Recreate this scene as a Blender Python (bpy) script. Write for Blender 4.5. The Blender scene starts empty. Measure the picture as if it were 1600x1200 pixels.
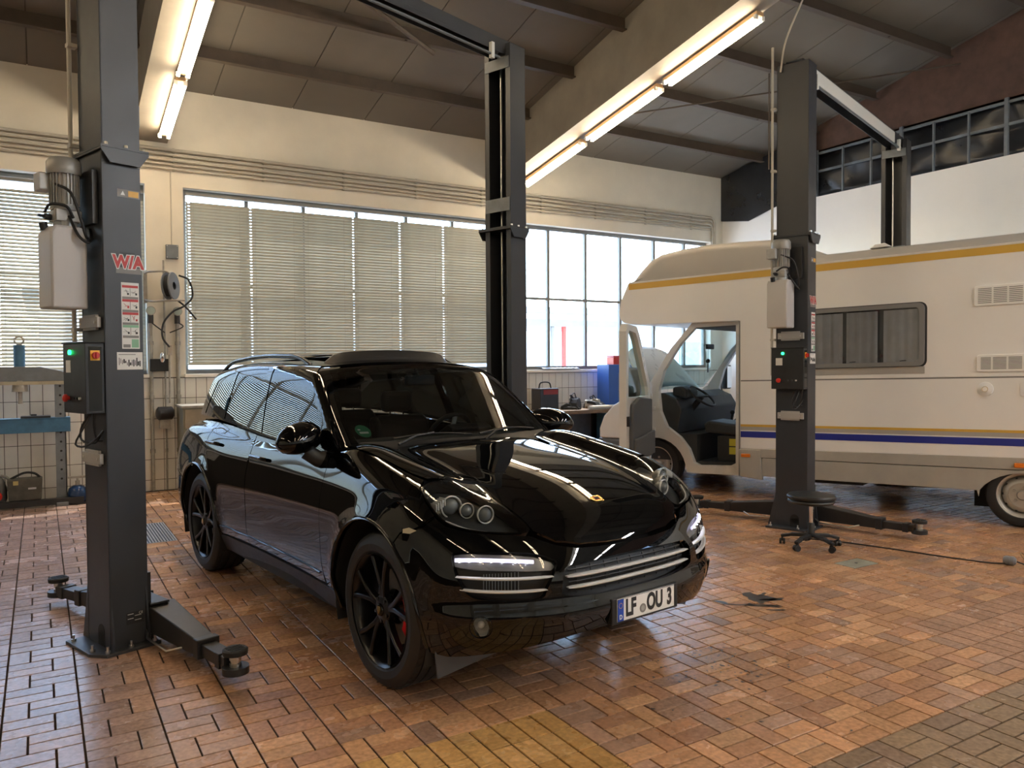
import bpy, bmesh, math, random
import numpy as np
from mathutils import Vector, Matrix
from mathutils.geometry import delaunay_2d_cdt

random.seed(7)
SC = bpy.context.scene
COL = SC.collection
PI = math.pi
R = math.radians

# ------------------------------------------------------------------ camera, sky, sun, exposure
# world: X along the window wall, Y towards it, Z up; the photographer stands at the origin
cam_d = bpy.data.cameras.new('camera')
cam_d.sensor_width = 36.0
cam_d.lens = 1219.09 / 1600 * 36.0
cam_d.clip_start = 0.05
cam_d.clip_end = 300
cam = bpy.data.objects.new('camera', cam_d)
COL.objects.link(cam)
yaw, pitch, roll = 0.54410709, -0.02702707, -0.00611507
fwd = Vector((math.sin(yaw) * math.cos(pitch), math.cos(yaw) * math.cos(pitch), math.sin(pitch)))
rgt = Vector((math.cos(yaw), -math.sin(yaw), 0))
upv = rgt.cross(fwd)
r2 = math.cos(roll) * rgt + math.sin(roll) * upv
u2 = -math.sin(roll) * rgt + math.cos(roll) * upv
cam.matrix_world = Matrix(((r2.x, u2.x, -fwd.x, 0), (r2.y, u2.y, -fwd.y, 0), (r2.z, u2.z, -fwd.z, 1.64), (0, 0, 0, 1)))
SC.camera = cam

SUN_EL, SUN_AZ = R(66), R(32)          # azimuth measured from +Y towards +X
w = bpy.data.worlds.new('sky')
SC.world = w
w.use_nodes = True
nt = w.node_tree
nt.nodes.clear()
wo = nt.nodes.new('ShaderNodeOutputWorld')
bg = nt.nodes.new('ShaderNodeBackground')
sky = nt.nodes.new('ShaderNodeTexSky')
sky.sky_type = 'NISHITA'
sky.sun_disc = False
sky.sun_elevation = SUN_EL
sky.sun_rotation = SUN_AZ
sky.air_density = 1.0
sky.dust_density = 0.6
bg.inputs['Strength'].default_value = 1.1
nt.links.new(sky.outputs[0], bg.inputs['Color'])
nt.links.new(bg.outputs[0], wo.inputs['Surface'])

sun_d = bpy.data.lights.new('sun', 'SUN')
sun_d.energy = 5.0
sun_d.color = (1.0, 0.93, 0.82)
sun_d.angle = R(0.6)
sun = bpy.data.objects.new('sun', sun_d)
COL.objects.link(sun)
sun.location = (20, 30, 40)
sd = Vector((math.sin(SUN_AZ) * math.cos(SUN_EL), math.cos(SUN_AZ) * math.cos(SUN_EL), math.sin(SUN_EL)))
sun.rotation_euler = sd.to_track_quat('Z', 'Y').to_euler()

SC.view_settings.view_transform = 'Standard'
SC.view_settings.look = 'None'
SC.view_settings.exposure = 1.28
SC.view_settings.gamma = 1.0
SC.view_settings.use_curve_mapping = False
SC.cycles.use_denoising = True
SC.cycles.max_bounces = 10
SC.cycles.diffuse_bounces = 5
SC.cycles.glossy_bounces = 5
SC.cycles.transparent_max_bounces = 24
SC.cycles.transmission_bounces = 6
SC.cycles.sample_clamp_indirect = 6.0
SC.cycles.caustics_reflective = False
SC.cycles.caustics_refractive = False

# ------------------------------------------------------------------ helpers
def mat(name, col, rough=0.5, metal=0.0, var=0.0, scale=6.0, bump=0.0, coat=0.0, emit=None, estr=0.0, spec=0.5, dirt=None, stretch=None):
    m = bpy.data.materials.new(name)
    m.use_nodes = True
    t = m.node_tree
    p = t.nodes['Principled BSDF']
    p.inputs['Base Color'].default_value = (*col, 1)
    p.inputs['Roughness'].default_value = rough
    p.inputs['Metallic'].default_value = metal
    p.inputs['Specular IOR Level'].default_value = spec
    if coat:
        p.inputs['Coat Weight'].default_value = coat
        p.inputs['Coat Roughness'].default_value = 0.02
    if emit:
        p.inputs['Emission Color'].default_value = (*emit, 1)
        p.inputs['Emission Strength'].default_value = estr
    if var or bump or dirt:
        tc = t.nodes.new('ShaderNodeTexCoord')
        mp = t.nodes.new('ShaderNodeMapping')
        if stretch:
            mp.inputs['Scale'].default_value = stretch
        t.links.new(tc.outputs['Object'], mp.inputs['Vector'])
        nz = t.nodes.new('ShaderNodeTexNoise')
        nz.inputs['Scale'].default_value = scale
        nz.inputs['Detail'].default_value = 6
        nz.inputs['Roughness'].default_value = 0.6
        t.links.new(mp.outputs[0], nz.inputs['Vector'])
        if var or dirt:
            rp = t.nodes.new('ShaderNodeValToRGB')
            rp.color_ramp.elements[0].position = 0.3
            rp.color_ramp.elements[1].position = 0.7
            d = dirt if dirt else tuple(c * (1 - var) for c in col)
            rp.color_ramp.elements[0].color = (*d, 1)
            rp.color_ramp.elements[1].color = (*(min(1, c * (1 + var * 0.6)) for c in col), 1)
            t.links.new(nz.outputs['Fac'], rp.inputs['Fac'])
            t.links.new(rp.outputs[0], p.inputs['Base Color'])
            mr = t.nodes.new('ShaderNodeMapRange')
            mr.inputs['To Min'].default_value = max(0.02, rough - 0.12)
            mr.inputs['To Max'].default_value = min(1, rough + 0.12)
            t.links.new(nz.outputs['Fac'], mr.inputs['Value'])
            t.links.new(mr.outputs[0], p.inputs['Roughness'])
        if bump:
            bp = t.nodes.new('ShaderNodeBump')
            bp.inputs['Strength'].default_value = bump
            bp.inputs['Distance'].default_value = 0.01
            t.links.new(nz.outputs['Fac'], bp.inputs['Height'])
            t.links.new(bp.outputs[0], p.inputs['Normal'])
    return m

def glass(name, tint=(0.9, 0.95, 0.95), ior=1.5, rough=0.0):
    m = bpy.data.materials.new(name)
    m.use_nodes = True
    t = m.node_tree
    t.nodes.clear()
    o = t.nodes.new('ShaderNodeOutputMaterial')
    mx = t.nodes.new('ShaderNodeMixShader')
    tr = t.nodes.new('ShaderNodeBsdfTransparent')
    gl = t.nodes.new('ShaderNodeBsdfGlossy')
    fr = t.nodes.new('ShaderNodeFresnel')
    tr.inputs[0].default_value = (*tint, 1)
    gl.inputs['Roughness'].default_value = rough
    geo = t.nodes.new('ShaderNodeNewGeometry')       # same outer reflectance on both faces of a thin pane
    mm = t.nodes.new('ShaderNodeMath')
    mm.operation = 'MULTIPLY_ADD'
    mm.inputs[1].default_value = 1 / ior - ior
    mm.inputs[2].default_value = ior
    t.links.new(geo.outputs['Backfacing'], mm.inputs[0])
    t.links.new(mm.outputs[0], fr.inputs['IOR'])
    t.links.new(fr.outputs[0], mx.inputs[0])
    t.links.new(tr.outputs[0], mx.inputs[1])
    t.links.new(gl.outputs[0], mx.inputs[2])
    t.links.new(mx.outputs[0], o.inputs['Surface'])
    return m

class MB:
    """collects shapes for ONE mesh object"""
    def __init__(s):
        s.v, s.f, s.mi = [], [], []
        s.T = None
    def add(s, vs, fs, mi=0):
        o = len(s.v)
        if s.T is not None:
            vs = [s.T @ Vector(v) for v in vs]
        s.v += [tuple(v) for v in vs]
        s.f += [tuple(i + o for i in f) for f in fs]
        s.mi += [mi] * len(fs)
        return s
    def box(s, lo, hi, mi=0):
        x0, y0, z0 = lo
        x1, y1, z1 = hi
        v = [(x0, y0, z0), (x1, y0, z0), (x1, y1, z0), (x0, y1, z0), (x0, y0, z1), (x1, y0, z1), (x1, y1, z1), (x0, y1, z1)]
        return s.add(v, [(0, 3, 2, 1), (4, 5, 6, 7), (0, 1, 5, 4), (1, 2, 6, 5), (2, 3, 7, 6), (3, 0, 4, 7)], mi)
    def cbox(s, c, d, mi=0):
        return s.box([c[i] - d[i] / 2 for i in range(3)], [c[i] + d[i] / 2 for i in range(3)], mi)
    def bar(s, p, q, wd, ht, up=(0, 0, 1), mi=0):
        p, q = Vector(p), Vector(q)
        d = (q - p).normalized()
        u = Vector(up)
        if abs(d.dot(u)) > 0.99:
            u = Vector((0, 1, 0))
        sx = d.cross(u).normalized() * (wd / 2)
        sz = sx.cross(d).normalized() * (ht / 2)
        v = [p - sx - sz, p + sx - sz, p + sx + sz, p - sx + sz, q - sx - sz, q + sx - sz, q + sx + sz, q - sx + sz]
        return s.add(v, [(0, 1, 2, 3), (7, 6, 5, 4), (0, 4, 5, 1), (1, 5, 6, 2), (2, 6, 7, 3), (3, 7, 4, 0)], mi)
    def cyl(s, p, q, r, r1=None, n=16, caps=True, mi=0):
        p, q = Vector(p), Vector(q)
        r1 = r if r1 is None else r1
        d = (q - p).normalized()
        u = Vector((0, 0, 1)) if abs(d.z) < 0.9 else Vector((1, 0, 0))
        a = d.cross(u).normalized()
        b = d.cross(a)
        v = []
        for c, rr in ((p, r), (q, r1)):
            for k in range(n):
                t = 2 * PI * k / n
                v.append(c + a * (rr * math.cos(t)) + b * (rr * math.sin(t)))
        f = [(k, n + k, n + (k + 1) % n, (k + 1) % n) for k in range(n)]
        if caps:
            f += [tuple(range(n)), tuple(range(2 * n - 1, n - 1, -1))]
        return s.add(v, f, mi)
    def tube(s, pts, r, n=8, closed=False, mi=0):
        pts = [Vector(p) for p in pts]
        m = len(pts)
        rs = r if isinstance(r, (list, tuple)) else [r] * m
        v = []
        prev = None
        for i, p in enumerate(pts):
            if closed:
                d = pts[(i + 1) % m] - pts[i - 1]
            else:
                d = pts[min(i + 1, m - 1)] - pts[max(i - 1, 0)]
            d.normalize()
            if prev is None:
                u = Vector((0, 0, 1)) if abs(d.z) < 0.9 else Vector((1, 0, 0))
                a = d.cross(u).normalized()
            else:
                a = (prev - d * prev.dot(d)).normalized()
            prev = a
            b = d.cross(a)
            for k in range(n):
                t = 2 * PI * k / n
                v.append(p + a * (rs[i] * math.cos(t)) + b * (rs[i] * math.sin(t)))
        f = []
        for i in range(m if closed else m - 1):
            j = (i + 1) % m
            f += [(i * n + k, i * n + (k + 1) % n, j * n + (k + 1) % n, j * n + k) for k in range(n)]
        if not closed:
            f += [tuple(range(n - 1, -1, -1)), tuple(range((m - 1) * n, m * n))]
        return s.add(v, f, mi)
    def lathe(s, prof, o=(0, 0, 0), axis=(0, 0, 1), n=32, mi=0, closed=False):
        """prof: (radius, height along axis)"""
        ax = Vector(axis).normalized()
        u = Vector((0, 0, 1)) if abs(ax.z) < 0.9 else Vector((1, 0, 0))
        a = ax.cross(u).normalized()
        b = ax.cross(a)
        o = Vector(o)
        v = []
        for r, h in prof:
            for k in range(n):
                t = 2 * PI * k / n
                v.append(o + ax * h + a * (r * math.cos(t)) + b * (r * math.sin(t)))
        f = []
        m = len(prof)
        for i in range(m if closed else m - 1):
            j = (i + 1) % m
            f += [(i * n + k, j * n + k, j * n + (k + 1) % n, i * n + (k + 1) % n) for k in range(n)]
        return s.add(v, f, mi)
    def prism(s, poly, d, o=(0, 0, 0), ex=(1, 0, 0), ey=(0, 0, 1), mi=0):
        """polygon in the ex/ey plane through o, thickened by vector d"""
        o, ex, ey, d = Vector(o), Vector(ex), Vector(ey), Vector(d)
        n = len(poly)
        a = [o + ex * x + ey * y for x, y in poly]
        v = a + [p + d for p in a]
        return s.add(v, [tuple(range(n)), tuple(range(2 * n - 1, n - 1, -1))] + [(k, n + k, n + (k + 1) % n, (k + 1) % n) for k in range(n)], mi)
    def sphere(s, c, r, n=16, m=10, sc=(1, 1, 1), mi=0):
        v, f = [], []
        for i in range(m + 1):
            ph = PI * i / m
            for k in range(n):
                t = 2 * PI * k / n
                v.append((c[0] + r * sc[0] * math.sin(ph) * math.cos(t), c[1] + r * sc[1] * math.sin(ph) * math.sin(t), c[2] + r * sc[2] * math.cos(ph)))
        for i in range(m):
            f += [(i * n + k, (i + 1) * n + k, (i + 1) * n + (k + 1) % n, i * n + (k + 1) % n) for k in range(n)]
        return s.add(v, f, mi)
    def mesh(s, name, mats, smooth=None):
        me = bpy.data.meshes.new(name)
        me.from_pydata(s.v, [], s.f)
        for m in (mats if isinstance(mats, (list, tuple)) else [mats]):
            me.materials.append(m)
        if any(s.mi):
            me.polygons.foreach_set('material_index', s.mi)
        bm = bmesh.new()
        bm.from_mesh(me)
        bmesh.ops.remove_doubles(bm, verts=bm.verts, dist=1e-6)
        bmesh.ops.recalc_face_normals(bm, faces=bm.faces)
        bm.to_mesh(me)
        bm.free()
        if smooth is not None:
            me.polygons.foreach_set('use_smooth', [True] * len(me.polygons))
            me.set_sharp_from_angle(angle=R(smooth))
        me.update()
        return me
    def build(s, name, mats, parent=None, smooth=None, bevel=None, label=None, kind=None, loc=None):
        o = bpy.data.objects.new(name, s.mesh(name, mats, smooth))
        COL.objects.link(o)
        if parent:
            o.parent = parent
        if loc:
            o.location = loc
        if bevel:
            b = o.modifiers.new('bevel', 'BEVEL')
            b.width = bevel
            b.segments = 2
            b.limit_method = 'ANGLE'
            b.angle_limit = R(40)
        if label:
            o['label'] = label
        if kind:
            o['kind'] = kind
        return o

def tag(o, label, cat, group=None, kind=None):
    o['label'] = label
    o['category'] = cat
    if group:
        o['group'] = group
    if kind:
        o['kind'] = kind
    return o
def thing(name, label, cat, loc=(0, 0, 0), rz=0.0, group=None):
    o = bpy.data.objects.new(name, None)
    o.empty_display_size = 0.1
    COL.objects.link(o)
    o.location = loc
    o.rotation_euler = (0, 0, rz)
    return tag(o, label, cat, group)
def struct(mb, name, mats, label=None, cat=None, smooth=None, bevel=None):
    o = mb.build(name, mats, None, smooth, bevel)
    o['kind'] = 'structure'
    if label:
        o['label'] = label
    if cat:
        o['category'] = cat
    return o
def obj(name, me, parent=None, loc=None):
    o = bpy.data.objects.new(name, me)
    COL.objects.link(o)
    if parent:
        o.parent = parent
    if loc is not None:
        o.location = loc
    return o
def copy_tree(o, parent=None):
    c = o.copy()
    COL.objects.link(c)
    c.parent = parent
    for ch in list(o.children):
        copy_tree(ch, c)
    return c
def arc(c, r, a0, a1, n, z=None):
    return [(c[0] + r * math.cos(a0 + (a1 - a0) * k / n), c[1] + r * math.sin(a0 + (a1 - a0) * k / n)) for k in range(n + 1)]
def bez(pts, n=24):
    """Catmull-Rom through 3D points"""
    P = [Vector(p) for p in pts]
    P = [P[0] * 2 - P[1]] + P + [P[-1] * 2 - P[-2]]
    out = []
    m = len(P) - 3
    for i in range(m):
        k = max(2, n // m)
        for j in range(k):
            t = j / k
            a, b, c, d = P[i:i + 4]
            out.append(0.5 * ((2 * b) + (c - a) * t + (2 * a - 5 * b + 4 * c - d) * t * t + (3 * b - a - 3 * c + d) * t ** 3))
    out.append(P[-2])
    return out
def text_mesh(txt, size, mat_, depth=0.0008, bold=0.0, sx=1.0):
    cu = bpy.data.curves.new('t', 'FONT')
    cu.body = txt
    cu.size = size
    cu.extrude = depth
    cu.offset = bold
    cu.align_x = 'CENTER'
    cu.align_y = 'CENTER'
    o = bpy.data.objects.new('t', cu)
    COL.objects.link(o)
    dg = bpy.context.evaluated_depsgraph_get()
    me = bpy.data.meshes.new_from_object(o.evaluated_get(dg))
    bpy.data.objects.remove(o)
    bpy.data.curves.remove(cu)
    if sx != 1.0:
        for v in me.vertices:
            v.co.x *= sx
    me.materials.clear()
    me.materials.append(mat_)
    return me
# ------------------------------------------------------------------ materials
M = {}
M['plaster'] = mat('cream_plaster', (0.74, 0.70, 0.61), 0.85, var=0.10, scale=1.2, bump=0.15)
M['white_wall'] = mat('white_painted_wall', (0.86, 0.84, 0.79), 0.8, var=0.05, scale=1.0, bump=0.1)
M['tile'] = mat('white_wall_tile', (0.74, 0.72, 0.67), 0.22, var=0.08, scale=3)
M['joint'] = mat('dark_tile_joint', (0.07, 0.06, 0.05), 0.9)
M['grout'] = mat('floor_grout', (0.045, 0.03, 0.02), 1.0, var=0.3, scale=9, spec=0.1)
M['ceil'] = mat('ceiling_board', (0.175, 0.158, 0.132), 0.85, var=0.14, scale=0.8)
M['purlin'] = mat('purlin_brown_paint', (0.085, 0.062, 0.045), 0.6, var=0.25, scale=4)
M['rafter'] = mat('rafter_dark_steel', (0.33, 0.30, 0.255), 0.6, var=0.18, scale=2)
M['steel'] = mat('anthracite_powder_coat', (0.036, 0.039, 0.046), 0.42, var=0.12, scale=5)
M['steel_dk'] = mat('black_steel', (0.018, 0.018, 0.02), 0.42, var=0.3, scale=8)
M['frame'] = mat('window_frame_grey', (0.22, 0.22, 0.21), 0.5, var=0.15, scale=5)
M['white_metal'] = mat('white_lacquer', (0.78, 0.78, 0.76), 0.35)
M['alu'] = mat('cast_aluminium', (.42, .42, .41), .5, .35, var=.15, scale=20)
M['chrome'] = mat('chrome', (0.85, 0.85, 0.85), 0.06, 1.0)
M['zinc'] = mat('zinc_plated', (0.62, 0.62, 0.60), 0.28, 1.0)
M['galv'] = mat('galvanised_pipe', (0.36, 0.34, 0.30), 0.5, 0.3, var=0.3, scale=12)
M['pvc'] = mat('grey_conduit', (0.52, 0.49, 0.42), 0.55, var=0.12, scale=6)
M['slat'] = mat('blind_slat', (0.36, 0.35, 0.29), 0.45, var=0.08, scale=6)
M['pane'] = glass('window_pane', (0.94, 0.96, 0.96), 1.35)
M['rubber'] = mat('black_rubber', (0.012, 0.012, 0.012), 0.65, var=0.3, scale=14)
M['cable'] = mat('black_cable', (0.012, 0.012, 0.013), 0.5)
M['brickred'] = mat('gable_brick', (0.11, 0.062, 0.046), 0.9, var=0.3, scale=5, bump=0.3)
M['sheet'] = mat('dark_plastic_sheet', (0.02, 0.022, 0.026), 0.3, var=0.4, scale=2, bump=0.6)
M['concrete'] = mat('yard_concrete', (0.55, 0.54, 0.51), 0.9, var=0.12, scale=0.6)
M['red'] = mat('red_plastic', (0.55, 0.03, 0.02), 0.35)
M['yellow'] = mat('yellow_plastic', (0.80, 0.42, 0.03), 0.4)
M['green_led'] = mat('green_lamp', (0.02, 0.5, 0.1), 0.3, emit=(0.02, 1.0, 0.2), estr=2.5)
M['paper'] = mat('sticker_white', (0.78, 0.77, 0.74), 0.45, var=0.04, scale=10)
M['ink'] = mat('black_print', (0.02, 0.02, 0.022), 0.5)
M['redink'] = mat('red_print', (0.50, 0.03, 0.03), 0.45)
M['greenink'] = mat('green_print', (0.25, 0.50, 0.32), 0.5)
M['greyink'] = mat('grey_print', (0.22, 0.21, 0.20), 0.5)
M['blue_steel'] = mat('worn_blue_paint', (0.045, 0.14, 0.25), 0.5, var=0.3, scale=7)
M['grey_steel'] = mat('grey_blue_paint', (0.16, 0.18, 0.20), 0.5, var=0.25, scale=6)
M['tank'] = mat('oil_tank_plastic', (0.50, 0.48, 0.47), 0.45, var=0.08, scale=3)
M['wood'] = mat('dirty_wood', (0.18, 0.13, 0.09), 0.8, var=0.4, scale=8, stretch=(1, 6, 6))

def brick_material(name, attr):
    m = bpy.data.materials.new(name)
    m.use_nodes = True
    t = m.node_tree
    p = t.nodes['Principled BSDF']
    if attr:
        c = t.nodes.new('ShaderNodeAttribute')
        c.attribute_name = 'col'
        csock = c.outputs['Color']
    else:
        c = t.nodes.new('ShaderNodeObjectInfo')
        csock = c.outputs['Color']
    geo = t.nodes.new('ShaderNodeNewGeometry')
    n1 = t.nodes.new('ShaderNodeTexNoise')
    n1.inputs['Scale'].default_value = 42
    n1.inputs['Detail'].default_value = 5
    n2 = t.nodes.new('ShaderNodeTexNoise')
    n2.inputs['Scale'].default_value = 1.6
    n2.inputs['Detail'].default_value = 5
    n2.inputs['Roughness'].default_value = 0.65
    for n in (n1, n2):
        t.links.new(geo.outputs['Position'], n.inputs['Vector'])
    mr = t.nodes.new('ShaderNodeMapRange')
    mr.inputs['From Min'].default_value = 0.3
    mr.inputs['From Max'].default_value = 0.7
    mr.inputs['To Min'].default_value = 0.72
    mr.inputs['To Max'].default_value = 1.15
    t.links.new(n1.outputs['Fac'], mr.inputs['Value'])
    mx = t.nodes.new('ShaderNodeMix')
    mx.data_type = 'RGBA'
    mx.blend_type = 'MULTIPLY'
    mx.inputs['Factor'].default_value = 1.0
    t.links.new(csock, mx.inputs['A'])
    t.links.new(mr.outputs[0], mx.inputs['B'])
    mr2 = t.nodes.new('ShaderNodeMapRange')
    mr2.inputs['From Min'].default_value = 0.38
    mr2.inputs['From Max'].default_value = 0.62
    mr2.inputs['To Min'].default_value = 0.86
    mr2.inputs['To Max'].default_value = 1.05
    t.links.new(n2.outputs['Fac'], mr2.inputs['Value'])
    mx2 = t.nodes.new('ShaderNodeMix')
    mx2.data_type = 'RGBA'
    mx2.blend_type = 'MULTIPLY'
    mx2.inputs['Factor'].default_value = 1.0
    t.links.new(mx.outputs['Result'], mx2.inputs['A'])
    t.links.new(mr2.outputs[0], mx2.inputs['B'])
    t.links.new(mx2.outputs['Result'], p.inputs['Base Color'])
    mr3 = t.nodes.new('ShaderNodeMapRange')
    mr3.inputs['From Min'].default_value = 0.35
    mr3.inputs['From Max'].default_value = 0.65
    mr3.inputs['To Min'].default_value = 0.19
    mr3.inputs['To Max'].default_value = 0.31
    t.links.new(n2.outputs['Fac'], mr3.inputs['Value'])
    t.links.new(mr3.outputs[0], p.inputs['Roughness'])
    bp = t.nodes.new('ShaderNodeBump')
    bp.inputs['Strength'].default_value = 0.10
    bp.inputs['Distance'].default_value = 0.004
    t.links.new(n1.outputs['Fac'], bp.inputs['Height'])
    t.links.new(bp.outputs[0], p.inputs['Normal'])
    return m
M['brick_o'] = brick_material('clay_brick', False)
M['brick_a'] = brick_material('clay_brick_far', True)

# ------------------------------------------------------------------ the hall
YW = 11.1                       # inner face of the window wall
XR = 11.6                       # inner face of the right-hand wall
XL, YF, YRIDGE = -9.6, -9.0, 1.05
def ceil_z(y):
    return 5.26 + 0.2246 * (YW - y) if y >= YRIDGE else 5.26 + 0.2246 * (YW - YRIDGE) - 0.2246 * (YRIDGE - y)

# floor slab with the clay pavers on it
fl = MB()
fl.box((XL, YF, -0.25), (13.2, YW + 0.3, -0.007))
floor = struct(fl, 'floor', M['grout'], 'orange-brown clay brick floor of the workshop', 'floor')

def brick_mesh(lx, ly):
    c, d = 0.0016, 0.0012
    mb = MB()
    v = [(c, c, 0), (lx - c, c, 0), (lx - c, ly - c, 0), (c, ly - c, 0), (0, 0, -d), (lx, 0, -d), (lx, ly, -d), (0, ly, -d), (0, 0, -.012), (lx, 0, -.012), (lx, ly, -.012), (0, ly, -.012)]
    f = [(0, 1, 2, 3)]
    for k in range(4):
        n = (k + 1) % 4
        f += [(4 + k, 4 + n, n, k), (8 + k, 8 + n, 4 + n, 4 + k)]
    mb.add(v, f)
    return mb, v, f
SX, SY, G = 0.3145, 0.2, 0.0085
rb = random.Random(3)
def brick_colour(x, y, zone):
    base = rb.choice([(.66, .33, .15), (.60, .295, .135), (.68, .36, .17), (.55, .27, .135), (.62, .31, .14), (.52, .26, .14), (.48, .275, .175)])
    if zone == 'band':
        base = rb.choice([(.66, .36, .10), (.62, .33, .09), (.68, .38, .12)])
    if zone == 'dark':
        base = rb.choice([(.30, .20, .125), (.33, .22, .13), (.28, .18, .12)])
    if zone == 'soldier':
        base = rb.choice([(.50, .27, .16), (.46, .25, .15)])
    if x < 0.75 and y > 3.4:                      # paler, greyer batch of pavers left of the lift
        k = min(1, (0.75 - x) / 0.6)
        base = tuple(a * (1 - k) + b * k for a, b in zip(base, (.46, .30, .245)))
    v = rb.uniform(.82, 1.12)
    g = .35 * base[0] + .5 * base[1] + .15 * base[2]
    return tuple(min(1, (c * .86 + g * .10) * v) for c in base)
bricks = []
for i in range(-14, 38):
    for j in range(-31, 35):
        x0, y0 = -0.18 + SX * i, 4.24 + SY * j
        if y0 + SY > YW or x0 + SX > XR:
            continue
        cx, cy = x0 + SX / 2, y0 + SY / 2
        a = math.degrees(math.atan2(cx, cy)) - 31.2
        dist = math.hypot(cx, cy)
        if dist < 1.0 or abs(a) > 62 or cy < -2:
            continue
        if 1.07 < cx < 2.03 and cy < 3.04:        # gully cover, bricks laid lengthwise
            off = 0.1 if i % 2 else 0.0
            for k in range(3):
                bricks.append((x0 + k * SX / 3, y0 + (off if k % 2 else 0), SX / 3, SY, 'band'))
        elif cx > 4.5375 and cy < 2.94:           # soldier rows by the entrance
            for k in range(3):
                bricks.append((x0 + k * SX / 3, y0, SX / 3, SY, 'soldier'))
        else:
            zone = 'dark' if (cy < 1.97 and cx > 2.3) else 'n'
            s = SX / 3
            if j % 2 == 0:
                bricks += [(x0, y0, s, SY, zone), (x0 + s, y0, 2 * s, SY / 2, zone), (x0 + s, y0 + SY / 2, 2 * s, SY / 2, zone)]
            else:
                bricks += [(x0 + 2 * s, y0, s, SY, zone), (x0, y0, 2 * s, SY / 2, zone), (x0, y0 + SY / 2, 2 * s, SY / 2, zone)]
HOLES = [((0.78, 7.85), (1.07, 8.83)), ((5.49, 3.85), (5.78, 4.03))]     # grating and cover plate
bricks = [b for b in bricks if not any(b[0] + b[2] > h[0][0] and b[0] < h[1][0] and b[1] + b[3] > h[0][1] and b[1] < h[1][1] for h in HOLES)]
bricks.sort(key=lambda b: math.hypot(b[0] + b[2] / 2, b[1] + b[3] / 2) + (10 if abs(math.degrees(math.atan2(b[0], b[1])) - 31.2) > 33 or math.hypot(b[0], b[1]) < 2.95 else 0))
share = {}
far_v, far_f, far_c = [], [], []
for n, (x, y, lx, ly, zone) in enumerate(bricks):
    lx, ly = lx - G, ly - G
    key = (round(lx, 3), round(ly, 3))
    if key not in share:
        mb, bv, bf = brick_mesh(lx, ly)
        share[key] = (mb.mesh('brick', M['brick_o']), bv, bf)
    col = brick_colour(x, y, zone)
    dz = rb.uniform(-0.0006, 0.0006)
    if n < 300:
        o = obj('brick', share[key][0], floor, (x + G / 2, y + G / 2, dz))
        o.color = (*col, 1)
    else:
        k = len(far_v)
        far_v += [(x + G / 2 + a, y + G / 2 + b, c + dz) for a, b, c in share[key][1]]
        far_f += [tuple(q + k for q in f) for f in share[key][2]]
        far_c += [col] * len(share[key][1])
me = bpy.data.meshes.new('paving')
me.from_pydata(far_v, [], far_f)
me.materials.append(M['brick_a'])
ca = me.color_attributes.new('col', 'FLOAT_COLOR', 'POINT')
ca.data.foreach_set('color', np.array([(*c, 1) for c in far_c], np.float32).ravel())
me.update()
o = obj('paving', me, floor)
o['kind'] = 'stuff'

# ---- window wall with openings
WIN = [(-3.75, 1.2), (1.66, 6.45), (6.92, 11.28)]
ZS, ZT = 1.52, 3.98
wb = MB()
wb.box((XL, YW, 0), (13.2, YW + 0.3, ZS))
wb.box((XL, YW, ZT), (13.2, YW + 0.3, 5.7))
xs = [XL] + [c for wv in WIN for c in wv] + [13.2]
for k in range(0, len(xs), 2):
    wb.box((xs[k], YW, ZS), (xs[k + 1], YW + 0.3, ZT))
wall_back = struct(wb, 'wall_back', M['plaster'], 'cream plastered window wall with white tiles along its foot', 'wall')
# white tiles on the lower wall
tw, th = 0.135, 0.265
tm = MB()
tm.cbox((0, 0, 0), (tw - 0.007, 0.012, th - 0.007))
tile_me = tm.mesh('tile', M['tile'])
jb = MB()
jb.box((XL, YW - 0.006, 0), (XR, YW, ZS - 0.04))
jb.build('tile_joints', M['joint'], wall_back)
rest = MB()
for i in range(-10, 92):
    for j in range(6):
        cx, cz = -0.38 + tw * (i + 0.5), ZS - 0.05 - th * (j + 0.5)
        if cx > XR - 0.07:
            continue
        if cz - th / 2 < 0:
            lo = 0.004
            rest.box((cx - tw / 2 + .0035, YW - 0.013, lo), (cx + tw / 2 - .0035, YW - 0.001, cz + th / 2 - .0035))
        elif -0.75 < cx < 1.85 or (6.85 < cx < 9.2 and j < 5):
            obj('tile', tile_me, wall_back, (cx, YW - 0.0065, cz))
        else:
            rest.cbox((cx, YW - 0.0065, cz), (tw - 0.007, 0.012, th - 0.007))
rest.build('tile_field', M['tile'], wall_back, kind='stuff')

# other walls
lw = MB()
lw.box((XL - 0.3, YF, 0), (XL, YW, 7.6))
struct(lw, 'wall_left', M['plaster'], 'plain plastered wall at the far left end', 'wall')
rw = MB()
rw.box((XR, YF, 0), (XR + 0.25, YW, 4.49))
struct(rw, 'wall_right', M['white_wall'], 'white painted side wall behind the motorhome', 'wall')
gw = MB()
poly = [(YF, 5.35), (YW + .3, 5.35), (YW + .3, 5.3), (YRIDGE, ceil_z(YRIDGE) + .1), (YF, ceil_z(YF) + .1)]
gw.prism([(YF, 5.34), (YW - 0.05, 5.30), (YW - 0.05, ceil_z(YW)), (YRIDGE, ceil_z(YRIDGE) + .05), (YF, ceil_z(YF) + .05)], (0.2, 0, 0), (XR + 0.08, 0, 0), (0, 1, 0), (0, 0, 1))
struct(gw, 'wall_gable', M['brickred'], 'dark red-brown gable wall above the white side wall', 'wall')
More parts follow.
